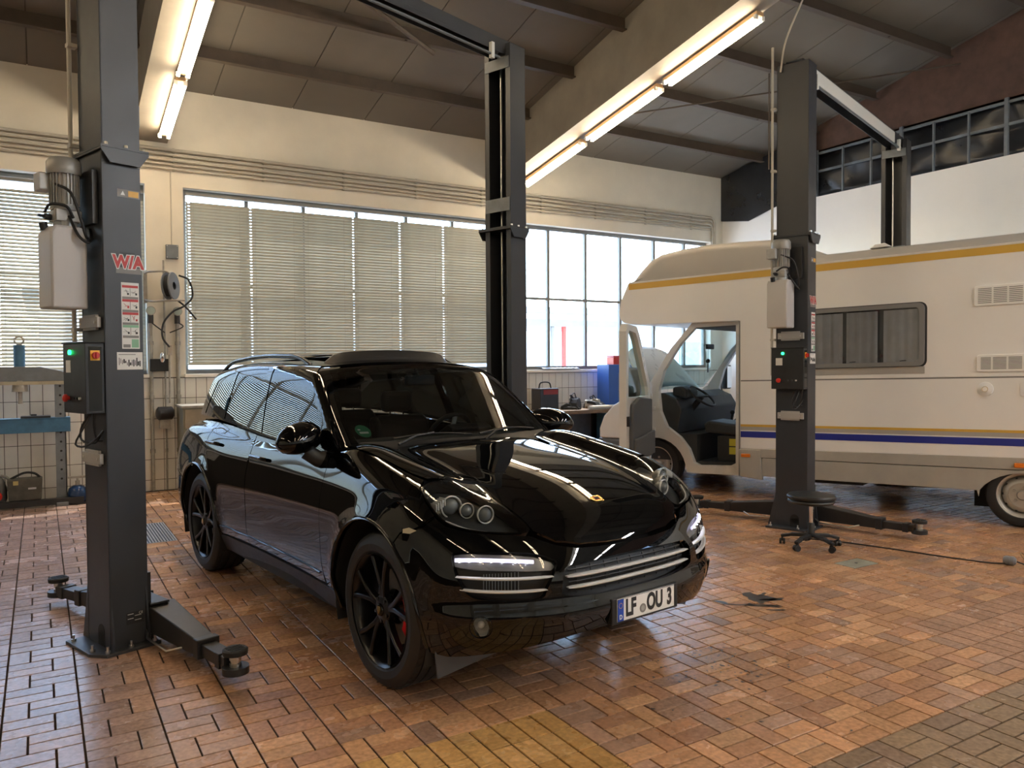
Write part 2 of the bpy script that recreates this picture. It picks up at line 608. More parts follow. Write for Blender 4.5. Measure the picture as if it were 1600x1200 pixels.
# front wall with three open vehicle doors
fw_ = MB()
doors = [(-8.6, -4.4), (-3.4, 0.8), (1.8, 6.0), (7.0, 11.2)]
DZ = 4.3
fw_.box((XL, YF - 0.3, DZ), (13.2, YF, 5.6))
ex = [XL] + [c for d in doors for c in d] + [13.2]
for k in range(0, len(ex), 2):
    fw_.box((ex[k], YF - 0.3, 0), (ex[k + 1], YF, DZ))
for (xa, xb_) in doors:                           # the doors are shut
    for k in range(5):
        fw_.box((xa, YF - 0.12, DZ * k / 5 + .01), (xb_, YF - 0.06, DZ * (k + 1) / 5 - .01))
struct(fw_, 'wall_front', M['plaster'], 'plastered wall with shut sectional vehicle doors behind the viewer', 'wall')

# ceiling boards, one slope each side of the ridge
cb = MB()
for (ya, yb) in ((YW + 0.3, YRIDGE), (YRIDGE, YF - 0.3)):
    za, zb = ceil_z(ya), ceil_z(yb)
    cb.add([(XL, ya, za), (13.2, ya, za), (13.2, yb, zb), (XL, yb, zb), (XL, ya, za + .2), (13.2, ya, za + .2), (13.2, yb, zb + .2), (XL, yb, zb + .2)],
           [(0, 1, 2, 3), (4, 7, 6, 5), (0, 4, 5, 1), (1, 5, 6, 2), (2, 6, 7, 3), (3, 7, 4, 0)])
ceiling = struct(cb, 'ceiling', mat('ceiling_gap', (0.10, 0.09, 0.075), 0.9), 'sloping workshop ceiling of light boards between brown purlins', 'ceiling')
PUR = [10.05, 8.9, 7.8, 6.6, 5.45, 4.3, 3.15, 2.0]
bw = 1.06
nx = int((13.2 - XL) / bw)
yrows = [YW] + PUR + [YRIDGE]
sl = math.atan(0.2246)
for i in range(nx):
    x0 = XL + i * bw
    for k in range(len(yrows) - 1):
        ya, yb = yrows[k], yrows[k + 1]
        if x0 + bw < -1.5 or yb > YW:
            pass
        b = MB()
        za, zb = ceil_z(ya), ceil_z(yb)
        e = 0.007
        b.add([(x0 + e, ya, za - .012), (x0 + bw - e, ya, za - .012), (x0 + bw - e, yb, zb - .012), (x0 + e, yb, zb - .012),
               (x0 + e, ya, za + .002), (x0 + bw - e, ya, za + .002), (x0 + bw - e, yb, zb + .002), (x0 + e, yb, zb + .002)],
              [(3, 2, 1, 0), (4, 5, 6, 7), (0, 1, 5, 4), (1, 2, 6, 5), (2, 3, 7, 6), (3, 0, 4, 7)])
        b.build('ceiling_board', M['ceil'], ceiling)
for n, y in enumerate(PUR):
    b = MB()
    z = ceil_z(y)
    b.box((XL, y - 0.045, z - 0.17), (XR, y + 0.045, z - 0.155))
    b.box((XL, y - 0.006, z - 0.16), (XR, y + 0.006, z - 0.01))
    for k in range(7):
        b.cyl((XL + 1.1 + 3.1 * k, y, z - 0.18), (XL + 1.1 + 3.1 * k, y, z - 0.165), 0.018, n=8)
    p = b.build('purlin', M['purlin'], ceiling)
# rafters: deep tapered plate girders carrying the lamps
def rafter(x, name):
    b = MB()
    xa, xb = x - 0.33, x + 0.09
    lo0, lo1 = 4.53, 6.34
    top0, top1 = ceil_z(YW) - 0.015, ceil_z(YRIDGE) - 0.015
    b.prism([(YW, lo0), (YRIDGE, lo1), (2 * YRIDGE - YW, lo0), (2 * YRIDGE - YW, top0), (YRIDGE, top1), (YW, top0)], (xb - xa, 0, 0), (xa, 0, 0), (0, 1, 0), (0, 0, 1))
    o = b.build(name, M['rafter'], None)
    o['kind'] = 'structure'
    return o
for k, x in enumerate((-3.97, 1.39, 6.75)):
    o = rafter(x, 'beam_%d' % (k + 1))
    o['label'] = ['deep roof girder at the far left of the hall', 'deep roof girder behind the front lift post', 'deep dark roof girder carrying the row of three lamps'][k]
    o['category'] = 'beam'
# knee plates where rafters meet the wall, wind bracing rods
br = MB()
br.tube([(6.9, 9.4, ceil_z(9.4) - .45), (11.5, 6.4, ceil_z(6.4) - .38)], 0.012, 6)
br.build('brace_rod', M['purlin'], ceiling)
br = MB()
br.tube([(9.15, 7.85, ceil_z(7.85) - .17), (9.15, 7.85, ceil_z(7.85) - 1.55)], 0.011, 6)
br.build('hanger_rod', M['purlin'], ceiling)
br = MB()
br.tube([(2.5, 8.0, ceil_z(8.0) - .2), (4.3, 8.95, ceil_z(8.95) - .22)], 0.03, 6)
br.build('brace_rod', M['purlin'], ceiling)

# ---- conduits along the window wall
for k, (z, r) in enumerate(((4.44, .022), (4.375, .016), (4.31, .022), (4.25, .014), (4.195, .012))):
    b = MB()
    e = 11.35 - 0.03 * k
    pts = [(XL + .2, YW - .04, z), (e, YW - .04, z)]
    if k < 3:
        pts = pts[:1] + [(e - .1, YW - .04, z), (e - .03, YW - .04, z - .03), (e, YW - .04, z - .1), (e, YW - .04, 3.9 - .02 * k)]
    b.tube(pts, r, 8)
    o = b.build('conduit', M['pvc'], None, smooth=60)
    tag(o, ['uppermost grey conduit running along the cream window wall', 'second conduit from the top along the window wall', 'middle conduit of the five along the window wall', 'second lowest thin conduit along the window wall', 'lowest thin conduit just above the windows'][k], 'conduit', 'conduits along the window wall')
    for q in range(18):
        c = MB()
        c.cbox((XL + .8 + 1.15 * q, YW - .02, z), (.025, .04, r * 2 + .014))
        c.build('clip', M['pvc'], o)

# ---- windows: steel frames, panes, sill
def window(idx, x0, x1, mull, label, zt=None):
    zt = zt or ZT
    b = MB()
    y = YW + 0.17
    b.box((x0, y - .03, ZS), (x1, y + .03, ZS + .06))
    b.box((x0, y - .03, zt - .06), (x1, y + .03, zt))
    zm = 2.74
    for x in mull:
        b.box((x - .025, y - .03, ZS + .06), (x + .025, y + .03, zt - .06))
    b.box((x0, y - .03, ZS + .06), (x0 + .05, y + .03, zt - .06))
    b.box((x1 - .05, y - .03, ZS + .06), (x1, y + .03, zt - .06))
    b.box((x0, y - .025, zm - .02), (x1, y + .025, zm + .02))
    o = struct(b, 'window_%d' % idx, M['frame'], label, 'window')
    ed = [x0 + .05] + sum([[x - .025, x + .025] for x in mull], []) + [x1 - .05]
    for k in range(0, len(ed), 2):
        for (za, zb) in ((ZS + .06, zm - .02), (zm + .02, zt - .06)):
            g = MB()
            g.box((ed[k], y - .003, za), (ed[k + 1], y + .003, zb))
            g.build('pane', M['pane'], o)
    s = MB()
    s.box((x0 - .02, YW - .05, ZS - .045), (x1 + .02, YW + .17, ZS))
    s.build('window_sill', M['white_wall'], o, bevel=.006)
    return o
window(1, *WIN[0], [-2.93, -2.1, -1.28, -.45, .38], 'left-hand window behind half-open grey blinds')
window(2, *WIN[1], [2.5, 3.3, 4.1, 4.9, 5.7], 'wide window covered by closed grey blinds')
window(3, *WIN[2], [7.55, 8.35, 9.14, 9.95, 10.72], 'bare steel window glowing white behind the motorhome cab')

# ---- venetian blinds, one thing each, every slat a part
def slat_mesh(wd, tilt):
    """slat across x, slightly curved, notched at one end where the cord runs"""
    b = MB()
    n = 4
    hw = 0.0245
    nx_ = [0, .028, .052, wd - .002]
    for k in range(n):
        a0, a1 = -hw + 2 * hw * k / n, -hw + 2 * hw * (k + 1) / n
        def pt(x, a):
            c = 0.004 * (1 - (a / hw) ** 2)
            return (x, a * math.cos(tilt) - c * math.sin(tilt), a * math.sin(tilt) + c * math.cos(tilt))
        segs = [(nx_[0], nx_[1]), (nx_[2], nx_[3])] if k in (2,) else [(nx_[0], nx_[3])]
        for xa, xb in segs:
            b.add([pt(xa, a0), pt(xb, a0), pt(xb, a1), pt(xa, a1)], [(0, 1, 2, 3)])
    return b.mesh('slat', M['slat'])
def blind(x0, wd, ztop, zbot, pitch_, tilt, me, label, group):
    t = thing('venetian_blind', label, 'blind', (x0, YW + .075, zbot), 0, group)
    h = MB()
    h.box((0.0, -.028, ztop - zbot), (wd - .002, .028, ztop - zbot + .04))
    h.build('headrail', M['frame'], t)
    h = MB()
    h.box((0.0, -.025, -.03), (wd - .002, .025, -.012))
    h.build('bottom_rail', M['slat'], t)
    n = int((ztop - zbot - .06) / pitch_)
    for k in range(n):
        obj('slat', me, t, (0, 0, .01 + k * pitch_))
    for xx in (.10, wd - .11):
        c = MB()
        c.tube([(xx, -.027, -.02), (xx, -.027, ztop - zbot)], .0016, 4)
        c.build('cord', M['slat'], t)
    return t
sm2 = slat_mesh(.742, R(73))
ords = ['leftmost', 'second', 'third', 'fourth', 'fifth', 'sixth']
xb = [1.70, 2.50, 3.24, 3.98, 4.72, 5.46]
for k in range(6):
    if k == 0:
        me0 = slat_mesh(.80, R(73))
    blind(xb[k], .80 if k == 0 else (.742 if k < 5 else .93), 3.895, 1.665, .0415, R(73), me0 if k == 0 else (sm2 if k < 5 else slat_mesh(.93, R(73))),
          '%s closed venetian blind of the wide window, counted from the hose reel' % ords[k], 'closed blinds in the wide window')
for k in range(6):
    x0 = -3.7 + k * .815
    blind(x0, .815, 3.86, 1.60, .0445, R(60), slat_mesh(.815, R(60)) if k == 0 else bpy.data.meshes[lastm],
          'half-open venetian blind in the window behind the front lift post, %s' % ['farthest from the post', 'sixth from its hinge end', 'fourth from the post', 'third from the post', 'beside the blue press', 'nearest the hose reel'][k], 'half-open blinds left of the lift post')
    if k == 0:
        lastm = [m.name for m in bpy.data.meshes if m.name.startswith('slat')][-1]

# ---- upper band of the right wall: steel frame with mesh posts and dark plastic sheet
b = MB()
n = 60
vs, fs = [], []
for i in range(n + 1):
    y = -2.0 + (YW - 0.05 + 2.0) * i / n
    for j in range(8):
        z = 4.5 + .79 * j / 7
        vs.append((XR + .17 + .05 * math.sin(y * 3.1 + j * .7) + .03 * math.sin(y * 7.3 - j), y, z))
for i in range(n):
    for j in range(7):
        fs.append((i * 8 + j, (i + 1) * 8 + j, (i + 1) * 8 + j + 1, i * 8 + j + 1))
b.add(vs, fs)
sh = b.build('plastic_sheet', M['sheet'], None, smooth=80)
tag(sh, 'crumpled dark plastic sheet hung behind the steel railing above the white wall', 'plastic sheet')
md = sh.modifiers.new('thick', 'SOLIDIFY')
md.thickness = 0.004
b = MB()
t = thing('steel_railing', 'grey steel railing on top of the white side wall', 'railing', (0, 0, 0))
for z in (4.93, 5.24):
    b = MB()
    b.box((XR + .03, -2, z - .02), (XR + .06, YW - .1, z + .02))
    b.build('rail', M['grey_steel'], t)
y = YW - .6
k = 0
while y > -2:
    b = MB()
    wd = .05 if k % 3 == 0 else .022
    b.box((XR + .01, y - wd / 2, 4.49), (XR + .05, y + wd / 2, 5.30 if k % 3 == 0 else 5.24))
    b.build('post', M['grey_steel'], t)
    y -= .52
    k += 1
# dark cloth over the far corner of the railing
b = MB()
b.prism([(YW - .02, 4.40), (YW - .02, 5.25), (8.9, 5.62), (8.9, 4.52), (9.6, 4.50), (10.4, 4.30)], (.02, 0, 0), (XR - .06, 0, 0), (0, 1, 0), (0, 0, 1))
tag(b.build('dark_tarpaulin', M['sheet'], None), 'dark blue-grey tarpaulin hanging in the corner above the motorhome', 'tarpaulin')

# ---- outside: yard, facing building, canopy with red post
b = MB()
b.box((-60, YW + .3, -.3), (90, 90, -.05))
b.box((-60, -80, -.3), (90, YF - .3, -.05))
tag(b.build('yard', M['concrete'], None), 'pale concrete yard outside the windows', 'yard', kind='structure')
t = thing('neighbour_building', 'pale building across the yard seen through the bare window', 'building', (22, 34, 0))
b = MB()
b.box((-22, 0, 0), (26, 10, 4.2))
b.build('facade', M['white_wall'], t)
for k in range(9):
    c = MB()
    c.box((-20 + 5 * k, -.05, 1.0), (-17.5 + 5 * k, -.02, 2.8))
    c.build('window', mat('facade_glass', (.35, .42, .46), .15) if k == 0 else bpy.data.materials['facade_glass'], t)
c = MB()
c.box((-22.5, -.6, 4.2), (26.5, 10.5, 4.5))
c.build('roof', M['frame'], t)
t = thing('canopy', 'flat canopy on a red post in the yard', 'canopy', (13.3, 19.0, -.05))
c = MB()
c.box((-2.2, -.2, 2.75), (4.5, 3, 2.95))
c.build('canopy_roof', M['frame'], t)
c = MB()
c.box((-.05, -.05, 0), (.05, .05, 2.75))
c.build('post', M['red'], t)
c = MB()
c.box((-.45, -.05, 0), (-.38, .05, 2.75))
c.build('post', M['frame'], t)

# ---- fluorescent battens under the rafters
M['tube'] = mat('warm_tube', (1, .9, .7), .4, emit=(1.0, .83, .58), estr=26)
M['tube_cool'] = mat('neutral_tube', (1, 1, .95), .4, emit=(.94, .97, 1.0), estr=64)  # stronger, cooler tubes put in to brighten the motorhome and right wall
M['batten'] = mat('batten_orange_trunking', (.55, .36, .20), .5)
def batten(x, ya, yb, lo0=4.52, label='', hang=False, ntube=2, tube='tube'):
    def zr(y):
        return 4.52 + (6.33 - 4.52) * (YW - YRIDGE - abs(y - YRIDGE)) / (YW - YRIDGE) - .015
    t = thing('fluorescent_lamp', label, 'lamp', (x, ya, zr(ya)), 0, 'fluorescent lamps under the roof girders')
    d = Vector((0, yb - ya, zr(yb) - zr(ya)))
    up = d.cross(Vector((1, 0, 0))).normalized()
    if up.z < 0:
        up = -up
    L = d.length
    dn = d.normalized()
    b = MB()
    b.bar(dn * .02 - up * .03, d - dn * .02 - up * .03, .11, .05, up)
    b.build('housing', M['batten'], t, bevel=.006)
    if hang:
        for e in (.25, .75):
            q = d * e
            b = MB()
            b.tube([q, (q.x, q.y, ceil_z(ya + q.y) - zr(ya) - .01)], .006, 6)
            b.build('hanger', M['white_metal'], t)
    for s in ((-.05, .05) if ntube == 2 else (-.05,)):
        b = MB()
        b.cyl(dn * .06 + Vector((s, 0, 0)) - up * .085, d - dn * .06 + Vector((s, 0, 0)) - up * .085, .0155, n=12)
        b.build('tube', M[tube], t, smooth=40)
        for e in (dn * .045, d - dn * .045):
            b = MB()
            b.cbox(e + Vector((s, 0, 0)) - up * .07, (.04, .035, .05))
            b.build('lamp_holder', M['white_metal'], t)
    return t
SEG2 = [(10.78, 9.12), (9.05, 7.50), (7.43, 5.90)]
for k, (ya, yb) in enumerate(SEG2):
    batten(6.75, ya, yb, label=['twin-tube lamp at the low wall end of the long glowing row', 'middle twin-tube lamp of the long glowing row', 'twin-tube lamp at the high end of the long glowing row'][k])
SEG1 = [(10.75, 9.30), (9.22, 7.70), (7.62, 6.10), (6.02, 4.5)]
for k, (ya, yb) in enumerate(SEG1):
    batten(1.39, ya, yb, label=['short twin-tube lamp nearest the wall above the front lift post', 'second lamp of the row above the front lift post', 'third lamp of the row above the front lift post, leaving the frame', 'lamp of the front row beyond the top of the frame'][k], ntube=2)
for k, (ya, yb) in enumerate(((9.05, 7.5), (7.43, 5.9), (5.8, 4.3))):
    batten(-3.97, ya, yb, label='lamp under the far left girder, %s from the wall' % ['first', 'second', 'third'][k])

for k, x in enumerate((-3.97, 1.39, 6.75)):
    for j, (ya, yb) in enumerate(((-.4, -1.95), (-2.05, -3.6), (-3.7, -5.25), (-5.35, -6.9))):
        batten(x, ya, yb, label='%s lamp beyond the ridge under the %s girder' % (['first', 'second', 'third', 'fourth'][j], ['far left', 'middle', 'right-hand'][k]), tube='tube_cool' if k == 2 else 'tube')

for k, x in enumerate((4.1, 9.3)):  # hanging rows added out of view to brighten the right of the hall
    for j, (ya, yb) in enumerate(((.75, -.8), (-.9, -2.45), (-2.55, -4.1), (-4.2, -5.75))):
        batten(x, ya, yb, label='%s unseen hanging lamp added for light in the %s row behind the viewer' % (['first', 'second', 'third', 'fourth'][j], ['middle', 'right-hand'][k]), hang=True, tube='tube_cool' if k else 'tube')
# ------------------------------------------------------------------ two-post vehicle lifts
# local frame: x from the power-unit post across to the other post, y towards the rear, z up; origin at the
# front outer corner of the power-unit post
M['clamp'] = mat('pale_grey_clamp', (.42, .41, .40), .5)
WA_, WB_, LL = 0.215, 0.31, 3.74
def c_post(b, x0, dirx, z0, z1, w=WA_, d=WB_, t=.008):
    """folded C-section, web at x0, open towards +dirx"""
    x1 = x0 + dirx * w
    b.box((min(x0, x0 + dirx * t), 0, z0), (max(x0, x0 + dirx * t), d, z1))
    b.box((min(x0, x1), 0, z0), (max(x0, x1), t, z1))
    b.box((min(x0, x1), d - t, z0), (max(x0, x1), d, z1))
    lip = .055
    b.box((min(x1 - dirx * t, x1), 0, z0), (max(x1 - dirx * t, x1), lip, z1))
    b.box((min(x1 - dirx * t, x1), d - lip, z0), (max(x1 - dirx * t, x1), d, z1))
def flat_text(txt, size, m, parent, loc, face, bold=0.0, sx=1.0, name='lettering'):
    """flat lettering glued on a face: 'front' = normal -y, 'outer' = normal -x"""
    o = obj(name, text_mesh(txt, size, m, 0.0003, bold, sx), parent, loc)
    o.rotation_euler = (PI / 2, 0, 0) if face == 'front' else (PI / 2, 0, -PI / 2)
    return o
def sticker(parent, m, x0, x1, z0, z1, name='sticker', y=-0.0006, label=None):
    b = MB()
    b.box((x0, y, z0), (x1, y + .0012, z1))
    return b.build(name, m, parent, label=label)
def lift_arm(t, x, ang, sgn, flip, stage2=True):
    """swing arm: pivots at (x, y0), reaches towards y sign sgn"""
    y0 = 0.03 if sgn < 0 else WB_ - 0.03
    T = Matrix.Translation((x, y0, 0)) @ Matrix.Rotation(ang, 4, 'Z')
    L1, L2 = .66, .36
    s = sgn
    a = MB(); a.T = T
    zl, zh = .065, .175
    # tapering hollow outer stage
    v = [(-.085, 0, zl), (.085, 0, zl), (.085, 0, zh + .05), (-.085, 0, zh + .05), (-.05, s * L1, zl), (.05, s * L1, zl), (.05, s * L1, zl + .085), (-.05, s * L1, zl + .085)]
    a.add(v, [(0, 1, 2, 3), (7, 6, 5, 4), (0, 4, 5, 1), (1, 5, 6, 2), (2, 6, 7, 3), (3, 7, 4, 0)])
    a.cbox((0, s * (L1 - .03), zl + .045), (.125, .06, .105))
    arm = a.build('swing_arm', M['steel_dk'], t, bevel=.006)
    a = MB(); a.T = T
    a.cbox((0, s * (L1 + .12), zl + .04), (.085, .30, .065))
    a.cbox((0, s * (L1 + .20), zl + .04), (.10, .05, .08))
    a.build('extension', M['steel_dk'], arm, bevel=.004)
    a = MB(); a.T = T
    a.cyl((0, s * (L1 + .31), zl - .005), (0, s * (L1 + .31), zl + .03), .068, n=20)
    a.build('pad_socket', M['steel_dk'], arm, smooth=40)
    a = MB(); a.T = T
    a.lathe([(.03, zl + .02), (.03, zl + .045), (.024, zl + .047), (.024, zl + .06), (.03, zl + .062), (.03, zl + .095)], (0, s * (L1 + .31), 0), n=16)
    a.build('screw', M['zinc'], arm, smooth=40)
    a = MB(); a.T = T
    a.lathe([(0, zl + .09), (.062, zl + .092), (.064, zl + .115), (.055, zl + .122), (0, zl + .116)], (0, s * (L1 + .31), 0), n=24)
    for k in range(4):
        a.cbox((0, s * (L1 + .31) - .03 + .02 * k, zl + .121), (.08, .008, .006))
    a.build('pad', M['rubber'], arm, smooth=35)
    # foot guard rod along the arm
    a = MB(); a.T = T
    e = -.115 * flip
    a.tube([(e * .7, s * .02, .10), (e, s * .10, .055), (e, s * .38, .05), (e * .45, s * .46, .075)], .007, 6)
    a.build('foot_guard', M['zinc'], arm, smooth=60)
    # pivot pin
    a = MB(); a.T = T
    a.lathe([(0, .03), (.03, .03), (.03, .09), (.022, .092), (.022, .12), (.036, .122), (.036, .165), (.03, .17), (.03, .21), (.012, .215), (0, .215)], (-.02 * flip, s * -.005, 0), n=18)
    a.build('pivot_pin', M['zinc'], arm, smooth=40)
def power_post_extras(t):
    # hydraulic power unit on the outer face (x < 0)
    b = MB()
    cx, cy = -.115, .215
    prof = [(.0, 2.515), (.072, 2.515), (.074, 2.535), (.066, 2.54), (.066, 2.725), (.074, 2.728)]
    b.lathe(prof, (cx, cy, 0), n=28)
    for k in range(26):
        a = 2 * PI * k / 26
        p = Vector((cx + .078 * math.cos(a), cy + .078 * math.sin(a), 0))
        q = Vector((cx + .060 * math.cos(a), cy + .060 * math.sin(a), 0))
        b.bar((q.x, q.y, 2.633), (p.x, p.y, 2.633), .004, .17)
    mo = b.build('motor', M['alu'], t, smooth=30)
    b = MB()
    b.lathe([(.086, 2.715), (.090, 2.735), (.088, 2.785), (.072, 2.808), (.03, 2.814), (0, 2.814)], (cx, cy, 0), n=28)
    b.build('fan_cowl', mat('cowl_grey', (.30, .29, .27), .45, .3) if 'cowl_grey' not in bpy.data.materials else bpy.data.materials['cowl_grey'], mo, smooth=40)
    b = MB()
    b.box((cx - .125, cy + .01, 2.62), (cx - .055, cy + .10, 2.72))
    b.build('terminal_box', M['alu'], mo, bevel=.006)
    b = MB()
    b.box((cx - .065, cy - .06, 2.45), (cx + .07, cy + .06, 2.515))
    b.cyl((cx, cy, 2.42), (cx, cy, 2.46), .06, n=20)
    b.build('pump_block', M['alu'], t, bevel=.004)
    b = MB()
    b.cyl((cx - .10, cy + .02, 2.475), (cx - .04, cy + .02, 2.475), .017, n=10)
    b.cyl((cx - .13, cy + .02, 2.478), (cx - .10, cy + .02, 2.478), .010, n=8)
    b.build('release_valve', M['steel_dk'], t, smooth=40)
    b = MB()
    b.prism([(-.225, 1.96), (-.035, 1.96), (-.035, 2.36), (-.06, 2.42), (-.20, 2.42), (-.225, 2.38)], (0, .20, 0), (0, .115, 0), (1, 0, 0), (0, 0, 1))
    b.build('oil_tank', M['tank'], t, bevel=.012, smooth=50)
    b = MB()
    b.cyl((-.205, .26, 2.405), (-.215, .26, 2.445), .022, n=12)
    b.build('filler_cap', M['steel_dk'], t, smooth=40)
    for pts in ([(cx - .06, cy - .02, 2.66), (cx - .01, cy - .12, 2.60), (cx + .03, cy - .15, 2.45), (cx + .06, cy - .14, 2.36), (cx + .115, cy - .06, 2.37)],
                [(cx + .0, cy - .06, 2.48), (cx + .02, cy - .13, 2.37), (cx + .06, cy - .15, 2.33), (cx + .1, cy - .10, 2.36), (cx + .115, cy - .05, 2.42)],
                [(cx - .10, cy + .01, 2.50), (cx - .09, cy - .05, 2.535), (cx - .02, cy - .08, 2.53), (cx + .02, cy - .07, 2.47)]):
        b = MB()
        b.tube(bez(pts, 20), .008, 7)
        b.build('hose', M['cable'], t, smooth=60)
    b = MB()
    b.box((-.03, .05, 2.44), (-.002, .29, 2.74))
    b.build('mounting_plate', M['steel_dk'], t)
    # control box
    b = MB()
    b.box((-.105, .0, 1.37), (-.004, .315, 1.765))
    b.box((-.112, -.006, 1.765), (-.002, .32, 1.773))
    cb_ = b.build('control_box', M['steel_dk'], t, bevel=.005)
    b = MB()
    b.cyl((-.106, .20, 1.715), (-.116, .20, 1.715), .014, n=16)
    b.build('signal_lamp', M['green_led'], cb_, smooth=40, label='green signal lamp')
    b = MB()
    b.box((-.078, -.004, 1.668), (-.028, .0, 1.724))
    b.build('switch_plate', M['yellow'], cb_, label='yellow main switch plate')
    b = MB()
    b.cyl((-.053, -.003, 1.696), (-.053, -.022, 1.696), .019, n=16)
    b.box((-.058, -.032, 1.680), (-.048, -.020, 1.712))
    b.build('main_switch', M['red'], cb_, smooth=40, label='red rotary main switch')
    b = MB()
    b.lathe([(0, 0), (.012, 0), (.012, .012), (.022, .014), (.022, .028), (.012, .034), (0, .034)], (-.105, .235, 1.455), (-1, 0, 0), n=16)
    b.build('stop_button', M['red'], cb_, smooth=40, label='red mushroom stop button')
    for k in range(3):
        b = MB()
        b.cyl((-.105, .15 - .04 * k, 1.455), (-.116, .15 - .04 * k, 1.455), .008, n=10)
        b.build('push_button', M['paper'] if k == 2 else M['steel'], cb_, smooth=40)
    b = MB()
    b.box((-.1065, .205, 1.60), (-.105, .27, 1.67))
    b.build('type_label', M['paper'], cb_)
    b = MB()
    b.box((-.1065, .001, 1.385), (-.105, .065, 1.755)) if False else None
    b = MB()
    b.box((-.088, -.0015, 1.385), (-.018, .0, 1.745))
    b.build('glossy_cover', mat('smoked_cover', (.012, .014, .016), .05) if 'smoked_cover' not in bpy.data.materials else bpy.data.materials['smoked_cover'], cb_)
    for pts in ([(-.06, .05, 1.37), (-.10, .07, 1.28), (-.13, .09, 1.20), (-.08, .08, 1.185), (-.02, .05, 1.24), (0, .04, 1.27)],
                [(-.05, .07, 1.37), (-.09, .10, 1.30), (-.09, .11, 1.22), (-.03, .08, 1.20), (0, .06, 1.26)],
                [(-.05, .03, 1.37), (-.05, .04, 1.30), (-.03, .06, 1.22), (0, .05, 1.21)]):
        b = MB()
        b.tube(bez(pts, 18), .006, 6)
        b.build('loop_cable', M['cable'], t, smooth=60)
    # pale cable clamps on the outer face
    for z in (1.885, 1.108):
        b = MB()
        b.box((-.018, .07, z - .045), (-.001, .255, z + .045))
        b.box((-.026, .03, z - .03), (-.004, .285, z + .03))
        c = b.build('cable_clamp', M['clamp'], t, bevel=.003)
        for yy in (.06, .26):
            q = MB()
            q.cyl((-.027, yy, z), (-.031, yy, z), .007, n=8)
            q.build('screw_head', M['zinc'], c)
    # cable conduit up the outer rear corner
    b = MB()
    b.tube([(-.03, .34, 1.50), (-.03, .34, 4.7)], .013, 8)
    b.build('riser_conduit', M['pvc'], t, smooth=60)
    for z in (1.85, 2.3, 2.92, 3.5, 4.1):
        q = MB()
        q.cbox((-.02, .33, z), (.05, .045, .022))
        q.build('conduit_clip', M['pvc'], t)
def base_assembly(t, x0, dirx):
    """foot plate, gussets, bolts for a post whose web is at x0 and that opens towards dirx"""
    b = MB()
    xa, xb = x0 - dirx * .105, x0 + dirx * .26
    pl = [(xa, .37), (xa, .03), (xa + dirx * .06, -.065), (xb, -.065), (xb, .375)]
    b.prism(pl, (0, 0, .018), (0, 0, .001), (1, 0, 0), (0, 1, 0))
    fp = b.build('foot_plate', M['steel'], t, bevel=.002)
    for (bx, by) in ((-.075, .33), (-.075, .06), (-.03, -.035), (.10, -.035), (.235, -.035), (.235, .34)):
        q = MB()
        q.cyl((x0 + dirx * bx, by, .018), (x0 + dirx * bx, by, .032), .014, n=6)
        q.cyl((x0 + dirx * bx, by, .032), (x0 + dirx * bx, by, .055), .0075, n=8)
        q.build('anchor_bolt', M['zinc'], fp)
    for y in (.31,):
        q = MB()
        q.prism([(0, .018), (.075, .018), (.0, .34)], (dirx * .14, 0, 0), (x0, y, 0), (0, 1, 0), (0, 0, 1))
        q.build('gusset', M['steel'], t)
    for gx in (0, .2):
        q = MB()
        q.prism([(0, .018), (-.035, .018), (-.035, .06), (0, .34)], (dirx * .012, 0, 0), (x0 + dirx * gx, 0, 0), (0, 1, 0), (0, 0, 1))
        q.build('gusset', M['steel'], t)
    q = MB()
    q.cyl((x0 - dirx * .001, .12, .10), (x0 + dirx * .004, .12, .10), .045, n=18)
    q.box((min(x0 - dirx * .001, x0 + dirx * .004), .075, .018), (max(x0 - dirx * .001, x0 + dirx * .004), .165, .10))
    q.build('cable_opening', M['rubber'], t)
def flange(t, x0, dirx, z=2.85):
    b = MB()
    lo, hi = sorted((x0 - dirx * .012, x0 + dirx * .255))
    b.box((lo, -.03, z), (hi, .36, z + .012))
    b.box((lo, -.03, z + .014), (hi, .36, z + .026))
    for yy in (-.03, .35):
        b.prism([(lo, z), (hi, z), (hi - .05, z - .07), (lo + .05, z - .07)], (0, .01, 0), (0, yy, 0), (1, 0, 0), (0, 0, 1))
    f = b.build('flange', M['steel'], t)
    for bx in (.02, .13, .225):
        for by in (-.018, .34):
            q = MB()
            q.cyl((x0 + dirx * bx, by, z + .026), (x0 + dirx * bx, by, z + .042), .011, n=6)
            q.build('bolt', M['zinc'], f)
